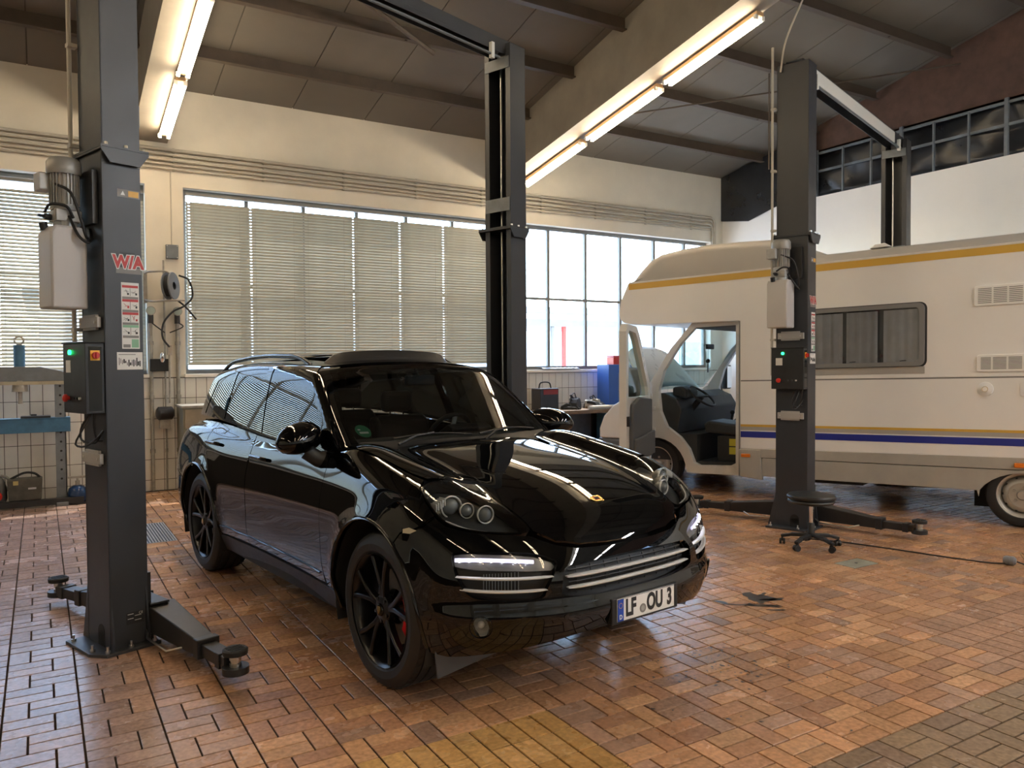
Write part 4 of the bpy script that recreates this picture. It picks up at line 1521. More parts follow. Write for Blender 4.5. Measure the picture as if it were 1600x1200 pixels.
for sg in (1, -1):
    a = np.linspace(0, 1, 15)
    p0, p1, pm = np.array((.62, -.868, .682)), np.array((.857, -.492, .671)), np.array((.765, -.695, .672))
    def q3(p0, pm, p1):
        c = 2 * pm - .5 * (p0 + p1)
        return [tuple((1 - t) ** 2 * p0 + 2 * t * (1 - t) * c + t * t * p1) for t in a]
    for (A, Bm, C) in (((.622, -.866, .684), (.765, -.695, .674), (.856, -.49, .671)), ((.642, -.858, .629), (.756, -.725, .617), (.855, -.525, .614))):
        pts = [(x, y * sg, z) for x, y, z in q3(np.array(A), np.array(Bm), np.array(C))]
        slat_strip(pts, .013, .018, -.003, M['silver'], 'intake_slat', fb)
    for k in range(9):
        z0 = .70 - .0 * k
    # radiator fins inside the side intake
    for k in range(12):
        y = -.60 - .02 * k
        b = MB()
        pts = on_shell([(.75, y * sg, z) for z in (.60, .65, .70)], Fbody, 'sph', SPH, -.045)
        b.tube(pts.tolist(), .003, 4)
        b.build('intake_fin', M['grey_steel'], fb)
    # daylight lamp unit on top of the intake
    dl = [(.600, -.872, .778), (.602, -.873, .749), (.613, -.873, .728), (.68, -.80, .715), (.744, -.715, .711), (.80, -.60, .704), (.849, -.484, .700), (.851, -.463, .715), (.838, -.475, .737), (.800, -.552, .767), (.752, -.648, .780), (.692, -.75, .785), (.63, -.835, .785)]
    dl = [(x, y * sg, z) for x, y, z in dl]
    dlo = obj('daylight_lamp', panel_mesh('daylight_lamp', Fbody, 'sph', dl, M['lens'], c=SPH, step=.025, off=.002, flange=.004), car)
    obj('lamp_back', panel_mesh('lamp_back', Fbody, 'sph', dl, M['drlback'], c=SPH, step=.03, off=-.03, flange=0), dlo)
    pts = [(x, y * sg, z) for x, y, z in q3(np.array((.61, -.868, .757)), np.array((.715, -.738, .757)), np.array((.812, -.565, .742)))]
    slat_strip(pts, .018, .008, -.012, M['drl'], 'light_strip', dlo, False)
    for k in range(7):
        p = Vector(on_shell([pts[1 + 2 * k]], Fbody, 'sph', SPH, -.004)[0])
        b = MB()
        b.sphere(p - Vector((0, 0, .006)), .0042, 8, 6)
        b.build('light_emitting_diode', M['led'], dlo, smooth=60)
    # fog lamp
    fc = np.array((fogc[0], fogc[1] * sg, fogc[2]))
    Pf = on_shell([tuple(fc)], Fbody, 'sph', SPH)[0]
    Nf = Vector(grad(Fbody, np.array([Pf]))[0])
    Nf = Vector((.93, .30 * -sg * -1 * (-1 if sg > 0 else 1) * 1.0, .05)).normalized() if False else Nf
    b = MB()
    b.lathe([(0, -.055), (.03, -.048), (.046, -.025), (.049, -.012)], Vector(Pf), Nf, n=24)
    fo = b.build('fog_lamp', M['lamp_bowl'], car, smooth=50)
    b = MB()
    b.lathe([(0, .002), (.02, .0), (.036, -.006), (.048, -.014)], Vector(Pf), Nf, n=24)
    b.build('lens', M['lens'], fo, smooth=60)
    b = MB()
    b.lathe([(.048, -.018), (.053, -.012), (.056, .001), (.052, .003), (.047, -.008)], Vector(Pf), Nf, n=24)
    b.build('bezel', M['piano'], fo, smooth=50)
    b = MB()
    b.sphere(Vector(Pf) - Nf * .03, .016, 12, 8)
    b.build('bulb', M['silver'], fo, smooth=60)
# sensor dots and the lower lip blade
slat_strip([(.9, y, .40 - .12 * y * y) for y in np.linspace(-.62, .62, 21)], .03, .05, -.035, M['satin'], 'chin_blade', fb, False)
for y in (-.62, -.40, .30, .62):
    Pn = on_shell([(.8, y, .50)], Fbody, 'sph', SPH)[0]
    Nn = Vector(grad(Fbody, np.array([Pn]))[0])
    b = MB()
    b.cyl(Vector(Pn) - Nn * .004, Vector(Pn) + Nn * .0015, .012, n=14)
    b.build('parking_sensor', M['piano'], fb, smooth=40)

for sg in (1, -1):
    b = MB()
    b.add([(.50, -.90 * sg, .33), (.60, -.45 * sg, .36), (.60, -.45 * sg, .30), (.49, -.88 * sg, .185), (.49, -.90 * sg, .33), (.59, -.45 * sg, .36), (.59, -.45 * sg, .30), (.48, -.88 * sg, .185)], [(0, 1, 2, 3), (4, 7, 6, 5), (0, 3, 7, 4), (2, 6, 7, 3), (1, 5, 6, 2)])
    b.build('air_deflector', mat('deflector_grey', (.07, .08, .10), .5) if 'deflector_grey' not in bpy.data.materials else bpy.data.materials['deflector_grey'], fb)
# headlights
hl = smooth_poly([(.281, -.833, 1.04), (.275, -.776, 1.062), (.29, -.69, 1.065), (.322, -.572, 1.032), (.43, -.543, .992), (.54, -.527, .952), (.629, -.513, .914), (.705, -.508, .868), (.72, -.545, .855), (.703, -.609, .859), (.652, -.715, .869), (.588, -.794, .884), (.53, -.842, .902), (.467, -.862, .936), (.402, -.864, .974), (.335, -.853, 1.012)], 3)
HC = (.05, -.35, .55)
for sg in (1, -1):
    oc = [(x, y * sg, z) for x, y, z in hl]
    hc = (HC[0], HC[1] * sg, HC[2])
    ho = obj('headlight', panel_mesh('headlight', Fbody, 'sph', oc, M['lens'], c=hc, step=.025, off=.001, flange=.004), car)
    obj('lamp_housing', panel_mesh('lamp_housing', Fbody, 'sph', oc, M['lampgrey'], c=hc, step=.03, off=-.075, flange=0), ho)
    obj('side_wall', panel_mesh('side_wall', Fbody, 'sph', oc, M['piano'], holes=[[tuple(np.array(p) * .95 + np.array(np.mean(oc, axis=0)) * .05) for p in oc]], c=hc, step=.03, off=-.004, flange=.06), ho)
    fwdv = Vector((.96, -.16 * sg, .04)).normalized()
    def lampbit(px, py, pz, r, depth, name, lensr):
        p = Vector((px, py * sg, pz))
        b = MB()
        b.lathe([(r * .55, -depth), (r * .9, -depth * .5), (r, 0)], p, fwdv, n=28)
        lo = b.build(name, M['lamp_bowl'], ho, smooth=50)
        b = MB()
        b.lathe([(r * .93, -.004), (r * 1.02, -.006), (r * 1.06, .002), (r * .98, .006), (r * .90, .001)], p, fwdv, n=28)
        b.build('chrome_ring', M['bright_ring'], lo, smooth=50)
        b = MB()
        b.lathe([(r * .80, -.022), (r * .76, -.004), (r * .55, .010), (r * .3, .017), (0, .019)], p, fwdv, n=24)
        b.build('glass_lens', M['ball'], lo, smooth=70)
        return lo
    lampbit(.425, -.755, .957, .052, .06, 'projector', .04)
    lampbit(.475, -.700, .940, .036, .05, 'side_projector', .03)
    lampbit(.535, -.635, .922, .042, .05, 'high_beam', .03)
    b = MB()
    pts = on_shell([(x, y * sg, z) for x, y, z in [(.50, -.84, .92), (.59, -.78, .892), (.65, -.70, .877), (.70, -.60, .868)]], Fbody, 'sph', hc, -.02)
    b.tube(bez(pts.tolist(), 16), .004, 6)
    b.build('chrome_line', M['silver'], ho, smooth=60)
    b = MB()
    for k in range(5):
        b.cbox((.40 + .0 * k, (-.79 - .012 * k) * sg, .985 - .006 * k), (.05, .005, .035))
    b.build('cooling_ribs', M['silver'], ho)
    # side marker lens on the wing
    Pn = on_shell([(.36, -.955 * sg, .862)], Fbody, 'sph', (-.12, 0, .55), .0)[0]
    mk = [(.415, -.94 * sg, .868), (.37, -.957 * sg, .878), (.325, -.965 * sg, .865), (.33, -.968 * sg, .848), (.38, -.955 * sg, .85)]
    mo = obj('side_marker', panel_mesh('side_marker', Fbody, 'sph', mk, mat('marker_lens', (.55, .50, .38), .15) if 'marker_lens' not in bpy.data.materials else bpy.data.materials['marker_lens'], c=(-.12, 0, .55), step=.02, off=.004, flange=.006), car)

# doors, sills, rear wings
belt = [(-.70, 1.128), (-1.0, 1.118), (-1.4, 1.126), (-1.8, 1.142), (-2.1, 1.165), (-2.43, 1.19), (-2.9, 1.215), (-3.4, 1.235)]
def beltz(x):
    return float(np.interp(-x, [-b_[0] for b_ in belt], [b_[1] for b_ in belt]))
def dcurve(x0, x1, n=8):
    return [(x0 + (x1 - x0) * k / n, -.83, beltz(x0 + (x1 - x0) * k / n) - .006) for k in range(n + 1)]
fd = [(-.705, -.83, 1.12)] + dcurve(-.72, -1.905) + [(-1.905, -.93, .9), (-1.90, -.93, .6), (-1.91, -.93, .375), (-.66, -.93, .375), (-.667, -.93, .6), (-.672, -.93, .85), (-.682, -.88, 1.04)]
pair('front_door', panel_mesh('front_door', Fall, 'cyl', fd, M['paint'], c=.62, step=.03))
rd = dcurve(-1.915, -2.80) + [(-2.80, -.9, 1.0), (-2.74, -.95, .88)]
rd += [(RX + AR * math.cos(R(a)), -.95, AZ + AR * math.sin(R(a))) for a in np.linspace(72, -2, 10)] + [(-2.44, -.93, .375), (-1.92, -.93, .375), (-1.91, -.93, .6), (-1.915, -.93, .9)]
pair('rear_door', panel_mesh('rear_door', Fall, 'cyl', rd, M['paint'], c=.62, step=.03))
sk = [(-.475, -.93, .368), (-2.435, -.93, .368), (-2.42, -.9, .25), (-.50, -.9, .25)]
pair('sill_panel', panel_mesh('sill_panel', Fbody, 'side', sk, M['satin'], sgn=-1, step=.04, off=.004))
rw_ = dcurve(-2.81, -3.62, 6) + [(-3.70, -.82, 1.10), (-3.68, -.88, .8), (-3.55, -.93, .74)] + [(RX + AR * math.cos(R(a)), -.95, AZ + AR * math.sin(R(a))) for a in np.linspace(140, 74, 10)] + [(-2.748, -.95, .88), (-2.808, -.9, 1.0)]
pair('rear_wing', panel_mesh('rear_wing', Fall, 'cyl', rw_, M['paint'], c=.62, step=.03))
# character line along the doors: a slim satin rub strip low on the doors
for sg in (1, -1):
    pts = on_shell([(x, -.93, .44) for x in np.linspace(-.70, -2.40, 20)], Fbody, 'side', None, .003)
    b = MB()
    b.tube([(p[0], p[1] * (1 if sg > 0 else -1), p[2]) for p in pts.tolist()], .006, 6)
    b.build('rub_strip', M['piano'], car, smooth=60)
# rear end: bumper, tailgate, lamps
RC = (-3.2, 0, .75)
rbm = [(RX + AR * math.cos(R(a)), -.95, AZ + AR * math.sin(R(a))) for a in np.linspace(142, 200, 8)] + [(-3.45, -.9, .26), (-3.75, -.7, .26), (-3.86, 0, .26)]
rbt = [(-3.9, 0, .74), (-3.85, -.5, .74), (-3.72, -.80, .74), (-3.56, -.93, .735)]
full = rbm + [(x, -y, z) for x, y, z in reversed(rbm[:-1])] + [(x, -y, z) for x, y, z in rbt[::-1]][:-1] + rbt
def panel_rear(name, pts, m, F=Fall, **k):
    flipx = [(-x, y, z) for x, y, z in pts]
    return pts
def sphr(p):
    return p
# use a frame looking backwards: azimuth measured from -x
def to_uv_r(p, c):
    dx, dy, dz = -(p[0] - c[0]), p[1] - c[1], p[2] - c[2]
    return (math.atan2(-dy, dx) * .8, math.atan2(dz, math.hypot(dx, dy)) * .8)
def Fmir(F):
    return lambda x, y, z: F(-x, y, z)
def rear_panel(name, pts, m, step=.04, off=0.0, F=Fall):
    me = panel_mesh(name, Fmir(F), 'sph', [(-x, y, z) for x, y, z in pts], m, c=(-RC[0], RC[1], RC[2]), step=step, off=off)
    for v in me.vertices:
        v.co.x = -v.co.x
    me.flip_normals()
    return obj(name, me, car)
rear_panel('rear_bumper', full, M['paint'])
tg = [(-3.9, 0, .75), (-3.85, -.5, .75), (-3.72, -.79, .75), (-3.70, -.70, 1.0), (-3.72, -.62, 1.15), (-3.8, 0, 1.16)]
tgf = tg[:-1] + [tg[-1]] + [(x, -y, z) for x, y, z in reversed(tg[1:-1])]
rear_panel('tailgate', tgf, M['paint'])
for sg in (1, -1):
    rear_panel('tail_lamp', [(x, y * sg, z) for x, y, z in [(-3.69, -.885, .76), (-3.735, -.80, .76), (-3.71, -.715, 1.0), (-3.70, -.66, 1.10), (-3.68, -.80, 1.08)]], M['signal_red'], off=.003)

# greenhouse: pillars and frames, glass, roof
def gl_pt(x, z):
    return (x, -.75, z)
def gcv(pts):
    return [(x, -.7, z) for x, z in pts]
wtop = [(-.83, 1.15), (-.95, 1.265), (-1.10, 1.385), (-1.24, 1.475), (-1.38, 1.54), (-1.55, 1.588), (-1.75, 1.612), (-2.0, 1.625), (-2.3, 1.622), (-2.6, 1.608), (-2.9, 1.580), (-3.15, 1.545), (-3.32, 1.50)]
def wz(x):
    return float(np.interp(-x, [-a for a, _ in wtop], [c for _, c in wtop]))
def strip_win(x0, x1, n=10, top_slant=0.0, bot_slant=0.0, last=None):
    bot = [(x0 + bot_slant + (x1 - x0) * k / n, 0) for k in range(n + 1)]
    return bot
def win_poly(xb0, xt0, xb1, xt1, n=8):
    """window between a front edge (xb0 bottom, xt0 top) and a rear edge"""
    b_ = [(xb0 + (xb1 - xb0) * k / n) for k in range(n + 1)]
    t_ = [(xt1 + (xt0 - xt1) * k / n) for k in range(n + 1)]
    return [(x, -.8, beltz(x) + .012) for x in b_] + [(x, -.7, wz(x)) for x in t_]
w1 = win_poly(-.86, -.875, -1.845, -1.955)
w2 = win_poly(-1.94, -2.05, -2.72, -2.70)
w3 = win_poly(-2.775, -2.755, -3.42, -3.24)
CG = 1.02
side = [(-.655, -.80, 1.14)] + [(x, -.83, beltz(x)) for x in np.linspace(-.72, -3.6, 16)] + [(-3.74, -.62, 1.24), (-3.66, -.60, 1.40), (-3.55, -.56, 1.56), (-3.3, -.555, 1.64), (-2.9, -.555, 1.67), (-2.4, -.555, 1.69), (-1.9, -.555, 1.685), (-1.55, -.56, 1.66), (-1.385, -.585, 1.635), (-1.30, -.628, 1.592), (-1.05, -.69, 1.45), (-.83, -.735, 1.30), (-.70, -.765, 1.20)]
pair('window_frame', panel_mesh('window_frame', Fgreen, 'cyl', side, M['paint'], holes=[w1, w2, w3], c=CG, step=.028))
for nm, wv in (('front_side_window', w1), ('rear_side_window', w2), ('quarter_window', w3)):
    pair(nm, panel_mesh(nm, Fgreen, 'cyl', wv, M['tint'], c=CG, step=.04, off=-.004, flange=.002))
for sg in (1, -1):
    ap = [(-.72, -.82, 1.14), (-.86, -.77, 1.27), (-1.07, -.73, 1.43), (-1.32, -.67, 1.575), (-1.52, -.61, 1.65), (-1.54, -.48, 1.69), (-1.27, -.50, 1.63), (-1.02, -.63, 1.46), (-.80, -.69, 1.29), (-.62, -.70, 1.175)]
    obj('windscreen_pillar', panel_mesh('windscreen_pillar', Fgreen, 'sph', [(x, y * sg, z) for x, y, z in ap], M['paint'], c=(-1.7, 0, 1.10), step=.03, off=-.006, flange=.004), car)
# windscreen, in (y, z)
ws = [(-.68, -.74, 1.175), (-.62, -.55, 1.185), (-.58, -.30, 1.198), (-.57, 0, 1.205)]
wt = [(-1.22, 0, 1.640), (-1.25, -.30, 1.632), (-1.30, -.52, 1.615), (-1.31, -.595, 1.60), (-1.05, -.672, 1.45), (-.83, -.722, 1.30)]
wsf = ws + [(x, -y, z) for x, y, z in reversed(ws[:-1])] + [(x, -y, z) for x, y, z in wt[::-1]][:-1] + wt
obj('windscreen', panel_mesh('windscreen', Fgreen, 'front', wsf, M['screen'], c=-2.2, step=.035, off=-.003, flange=.003, tmax=3), car)
roofo = [(-1.245, 0), (-1.28, -.30), (-1.33, -.52), (-1.39, -.575), (-1.55, -.55), (-1.9, -.546), (-2.4, -.546), (-2.9, -.546), (-3.3, -.546), (-3.55, -.55), (-3.64, -.35), (-3.67, 0)]
ro = [(x, y, 0) for x, y in roofo] + [(x, -y, 0) for x, y in reversed(roofo[1:-1])]
sunh = [(-1.44, -.47, 0), (-1.40, 0, 0), (-1.44, .47, 0), (-2.02, .47, 0), (-2.02, -.47, 0)]
obj('roof_panel', panel_mesh('roof_panel', Fgreen, 'top', ro, M['paint'], holes=[sunh], step=.05, tmax=1.6), car)
bk = [(-3.70, 0, 1.20), (-3.69, -.40, 1.20), (-3.68, -.60, 1.22), (-3.60, -.56, 1.50), (-3.58, -.3, 1.53), (-3.57, 0, 1.535)]
bkf = bk + [(x, -y, z) for x, y, z in reversed(bk[1:-1])]
rear_panel('rear_window', bkf, M['tint'], F=Fgreen)
# wind deflector raised at the front of the open sunroof and the tilted glass behind it
b = MB()
v, f = [], []
n = 16
for k in range(n + 1):
    y = -.50 + 1.0 * k / n
    e = abs(y) / .5
    zb = float(Groof(-1.42, y))
    xx = -1.395 - .05 * e ** 2
    hgt = .062 * min(1, (1 - e) * 6 + .12)
    v += [(xx, y, zb - .02), (xx - .05, y, zb + hgt), (xx - .06, y, zb + hgt + .004), (xx - .09, y, zb + hgt - .004), (xx - .06, y, zb - .02)]
for k in range(n):
    for j in range(4):
        f.append((k * 5 + j, k * 5 + j + 1, (k + 1) * 5 + j + 1, (k + 1) * 5 + j))
b.add(v, f)
b.build('wind_deflector', M['satin'], car, smooth=40)
b = MB()
b.add([(x, y, float(Groof(x, y)) + z_) for (x, z_) in ((-2.0, .012), (-2.6, .03)) for y in (-.48, -.24, 0, .24, .48)] , [(k, k + 1, k + 6, k + 5) for k in range(4)])
sr = b.build('sunroof_glass', M['piano'], car, smooth=60)
sr.modifiers.new('thick', 'SOLIDIFY').thickness = .006
# roof rails
for sg in (1, -1):
    b = MB()
    xs_ = np.linspace(-1.55, -3.38, 14)
    pts = []
    for i, x in enumerate(xs_):
        e = min(1, min(i, 13 - i) / 1.5)
        pts.append((x, -.575 * sg, float(Groof(x, .575)) + .055 * e - .012))
    b.tube(bez(pts, 40), .016, 8)
    b.build('roof_rail', M['piano'], car, smooth=60)
# door mirrors
for sg in (1, -1):
    b = MB()
    v, f = [], []
    nu, nv = 20, 12
    for i in range(nv + 1):
        ph = -PI / 2 + PI * i / nv
        for k in range(nu):
            t = 2 * PI * k / nu
            x = .15 * math.cos(ph) * math.cos(t)
            y = .165 * math.sin(ph)
            z = .112 * math.cos(ph) * math.sin(t)
            if x < 0:
                x *= .35
            if z < 0:
                z *= .72
            x += -.06 * (y / .165)
            v.append((-.86 + x, (-.965 + y * 1.0) * sg, 1.195 + z + .012 * (y / .165)))
    for i in range(nv):
        f += [(i * nu + k, i * nu + (k + 1) % nu, (i + 1) * nu + (k + 1) % nu, (i + 1) * nu + k) for k in range(nu)]
    b.add(v, f)
    mo = b.build('door_mirror', M['paint'], car, smooth=70)
    b = MB()
    b.add([(-.902, -1.04 * sg, 1.165), (-.910, -.90 * sg, 1.155), (-.910, -.90 * sg, 1.245), (-.902, -1.04 * sg, 1.245)], [(0, 1, 2, 3)])
    g = b.build('mirror_glass', M['chrome'], mo)
    b = MB()
    b.tube([(-.80, -.80 * sg, 1.075), (-.81, -.87 * sg, 1.08), (-.84, -.93 * sg, 1.13)], [.06, .05, .05], 10)
    b.build('mirror_stalk', M['satin'], mo, smooth=60)
    # handles
    for hx, hz in ((-1.72, 1.0), (-2.63, 1.035)):
        P = on_shell([(hx + .1 - .04 * k, -.9, hz) for k in range(6)], Fall, 'side', None, .03)
        b = MB()
        pts = [Vector((p[0], p[1] * sg, p[2])) for p in P]
        base = on_shell([(hx + .115, -.9, hz), (hx - .115, -.9, hz)], Fall, 'side', None, .004)
        pts = [Vector((base[0][0], base[0][1] * sg, base[0][2]))] + pts + [Vector((base[1][0], base[1][1] * sg, base[1][2]))]
        b.tube(bez([tuple(p) for p in pts], 24), .013, 8)
        b.build('door_handle', M['paint'], car, smooth=60)
# wheel-arch lips
for cx, a0, a1 in ((0, -8, 193), (RX, -4, 200)):
    pts = on_shell([(cx + (AR + .004) * math.cos(R(a)), -.9, AZ + (AR + .004) * math.sin(R(a))) for a in np.linspace(a0, a1, 40)], Fbody, 'side', None, -.002)
    for sg in (1, -1):
        b = MB()
        b.tube([(p[0], p[1] * sg, p[2]) for p in pts.tolist()], .011, 6)
        b.build('arch_lip', M['piano'], car, smooth=60)
        b = MB()
        # inner arch liner
        n = 20
        v, f = [], []
        for k in range(n + 1):
            a = R(-20 + 220 * k / n)
            for y in (.50, .93):
                v.append((cx + (AR + .012) * math.cos(a), -y * sg, AZ + (AR + .012) * math.sin(a)))
        f = [(2 * k, 2 * k + 1, 2 * k + 3, 2 * k + 2) for k in range(n)]
        b.add(v, f)
        b.add([(cx + (AR + .012) * math.cos(R(-20 + 220 * k / n)), -.50 * sg, AZ + (AR + .012) * math.sin(R(-20 + 220 * k / n))) for k in range(n + 1)], [tuple(range(n + 1))])
        b.build('arch_liner', M['rubber'], car, smooth=60)
# underbody and dark inner tub so no light leaks through the panel gaps
b = MB()
b.box((-3.6, -.50, .26), (.45, .50, .62))
b.box((-2.38, -.86, .24), (-.52, .86, .34))
b.box((-3.75, -.62, .5), (-3.4, .62, 1.0))
b.box((-.55, -.70, .6), (.55, .70, .9)) if False else None
b.build('underbody', M['rubber'], car)
b = MB()
b.add([(.60, -.45, .62), (.60, .45, .62), (.55, .45, .80), (.55, -.45, .80)], [(0, 1, 2, 3)])
b.box((-.50, -.66, .86), (.30, .66, .98))
b.build('engine_cover', M['rubber'], car)
b = MB()
b.box((-3.5, -.80, .40), (-.6, -.74, 1.05))
b.box((-3.5, .74, .40), (-.6, .80, 1.05))
b.box((-3.5, -.80, .40), (-.6, .80, .45))
b.build('cabin_tub', M['dash'], car)

# cabin
b = MB()
prof = [(-.60, 1.12), (-.75, 1.16), (-.95, 1.165), (-1.10, 1.12), (-1.15, .98), (-1.05, .75), (-.62, .75)]
b.prism(prof, (0, 1.44, 0), (0, -.72, 0), (1, 0, 0), (0, 0, 1))
da = b.build('dashboard', M['dash'], car, bevel=.02, smooth=50)
b = MB()
b.prism([(-1.0, 1.14), (-1.13, 1.09), (-1.16, 1.16), (-1.05, 1.215), (-.98, 1.19)], (0, .34, 0), (0, .20, 0), (1, 0, 0), (0, 0, 1))
b.build('instrument_hood', M['dash'], da, bevel=.012)
b = MB()
c0 = Vector((-1.28, .37, 1.10))
ax = Vector((-.90, 0, .42)).normalized()
e1, e2 = Vector((0, 1, 0)), ax.cross(Vector((0, 1, 0))).normalized()
b.tube([c0 + e1 * (.185 * math.cos(t)) + e2 * (.185 * math.sin(t)) for t in np.linspace(0, 2 * PI, 32, endpoint=False)], .016, 8, True)
sw = b.build('steering_wheel', M['leather'], car, smooth=60)
b = MB()
b.cyl(c0 - ax * .05, c0 - ax * .01, .065, n=18)
for a in (0, PI, PI * 1.5):
    b.bar(c0 - ax * .02, c0 - ax * .005 + (e1 * math.cos(a) + e2 * math.sin(a)) * .18, .035, .014, ax)
b.build('wheel_spokes', M['silver'], sw, bevel=.004)
def seat(yc, xs0, wd, parent):
    b = MB()
    b.prism([(xs0, .62), (xs0 - .5, .58), (xs0 - .52, .70), (xs0 - .06, .76), (xs0, .72)], (0, wd, 0), (0, yc - wd / 2, 0), (1, 0, 0), (0, 0, 1))
    s = b.build('seat', M['leather'], parent, bevel=.04, smooth=50)
    b = MB()
    b.prism([(xs0 - .44, .62), (xs0 - .56, .60), (xs0 - .74, 1.20), (xs0 - .66, 1.24), (xs0 - .58, 1.18)], (0, wd * .95, 0), (0, yc - wd * .475, 0), (1, 0, 0), (0, 0, 1))
    b.build('backrest', M['leather'], s, bevel=.04, smooth=50)
    b = MB()
    b.cbox((xs0 - .70, yc, 1.335), (.10, .27, .17))
    b.build('headrest', M['leather'], s, bevel=.04, smooth=50)
    for q in (-.06, .06):
        b = MB()
        b.tube([(xs0 - .69, yc + q, 1.2), (xs0 - .70, yc + q, 1.28)], .007, 6)
        b.build('headrest_post', M['chrome'], s)
for yc in (-.37, .37):
    seat(yc, -1.35, .52, car)
seat(-.38, -2.25, .5, car)
seat(.38, -2.25, .5, car)
b = MB()
b.cbox((-1.08, 0, 1.525), (.035, .23, .07))
rm = b.build('rear_view_mirror', M['dash'], car, bevel=.012, smooth=50)
b = MB()
b.tube([(-1.10, 0, 1.55), (-1.14, 0, 1.60)], .012, 8)
b.build('mirror_stem', M['dash'], rm)
# wipers, cowl, stickers on the windscreen
for (ya, yb) in ((-.50, .02), (.08, .60)):
    pts = on_shell([(-.6, ya + (yb - ya) * k / 8, 1.185 + .018 * math.sin(PI * k / 8)) for k in range(9)], Fgreen, 'front', -2.2, .012)
    b = MB()
    b.tube(pts.tolist(), .007, 6)
    wi = b.build('wiper', M['satin'], car, smooth=60)
    b = MB()
    b.tube([tuple(pts[0] + np.array((.06, 0, -.03))), tuple(pts[2] + np.array((.03, 0, 0))), tuple(pts[4] + np.array((.008, 0, .004)))], .009, 6)
    b.build('wiper_arm', M['satin'], wi, smooth=60)
b = MB()
pts = on_shell([(-.6, y, 1.175) for y in np.linspace(-.70, .70, 21)], Fgreen, 'front', -2.2, .0)
v = []
for p in pts:
    v += [(p[0] + .005, p[1], p[2] + .006), (p[0] + .10, p[1], p[2] - .055)]
b.add(v, [(2 * k, 2 * k + 1, 2 * k + 3, 2 * k + 2) for k in range(20)])
b.build('cowl', M['satin'], car, smooth=60)
def screen_sticker(y, z, ry, rz_, m, name, label=None):
    out = [(-.7, y + ry * math.cos(a), z + rz_ * math.sin(a)) for a in np.linspace(0, 2 * PI, 22, endpoint=False)]
    o = obj(name, panel_mesh(name, Fgreen, 'front', out, m, c=-2.2, step=.03, off=-.006, flange=0, tmax=3), car)
    if label:
        o['label'] = label
    return o
s = screen_sticker(-.635, 1.243, .042, .034, M['stickgreen'], 'badge', 'round green badge in the windscreen corner')
for (y0, y1, z0, z1) in ((-.66, -.61, 1.229, 1.239), (-.662, -.647, 1.247, 1.254)):
    out = [(-.7, y0, z0), (-.7, y1, z0), (-.7, y1, z1), (-.7, y0, z1)]
    obj('badge_print', panel_mesh('badge_print', Fgreen, 'front', out, M['paper'], c=-2.2, step=.02, off=-.0045, flange=0, tmax=3), s)

# number plate with holder
t_ = .935
b = MB()
b.prism([(-.235, .40), (.235, .40), (.235, .525), (-.235, .525)], (-.05, 0, 0), (t_, .04, 0), (0, 1, 0), (0, 0, 1))
hold = b.build('plate_holder', M['satin'], car, bevel=.004)
PW, PYC = .205, .04
b = MB()
b.prism([(-PW, .41), (PW, .41), (PW, .52), (-PW, .52)], (.004, 0, 0), (t_, PYC, 0), (0, 1, 0), (0, 0, 1))
pl = b.build('number_plate', M['plate'], car, bevel=.002, label='white number plate with a blue band')
b = MB()
b.prism([(-PW + .003, .413), (-PW + .043, .413), (-PW + .043, .517), (-PW + .003, .517)], (.0012, 0, 0), (t_ + .004, PYC, 0), (0, 1, 0), (0, 0, 1))
bl = b.build('blue_band', M['eublue'], pl)
def plate_txt(txt, size, y, z, m, bold, sx, dx=.0052, parent=pl, name='lettering'):
    o = obj(name, text_mesh(txt, size, m, .0004, bold, sx), parent, (t_ + dx, y + PYC, z))
    o.rotation_euler = (PI / 2, 0, PI / 2)
    return o
plate_txt('LF', .112, -.113, .4655, M['ink'], .0045, .68)
plate_txt('OU', .112, .058, .4655, M['ink'], .0045, .68)
plate_txt('3', .112, .165, .4655, M['ink'], .0045, .68)
plate_txt('D', .030, -.182, .432, M['plate'], .0008, .9, .0058, bl)
b = MB()
for k in range(12):
    a = 2 * PI * k / 12
    b.cyl((t_ + .005, PYC - .182 + .012 * math.cos(a), .487 + .012 * math.sin(a)), (t_ + .0058, PYC - .182 + .012 * math.cos(a), .487 + .012 * math.sin(a)), .002, n=6)
b.build('star_ring', M['yellow'], bl, kind='stuff')
b = MB()
b.cyl((t_ + .004, PYC - .028, .447), (t_ + .0055, PYC - .028, .447), .022, n=20)
se = b.build('seal', M['greyink'], pl)
b = MB()
b.cyl((t_ + .0055, PYC - .028, .447), (t_ + .006, PYC - .028, .447), .013, n=16)
b.build('seal_centre', M['alu'], se)
b = MB()
fr = [(t_ + .005, y + PYC, z) for y, z in [(-PW + .002, .412), (PW - .002, .412), (PW - .002, .518), (-PW + .002, .518)]]
b.tube(fr, .0012, 4, True)
b.build('plate_rim', M['ink'], pl)

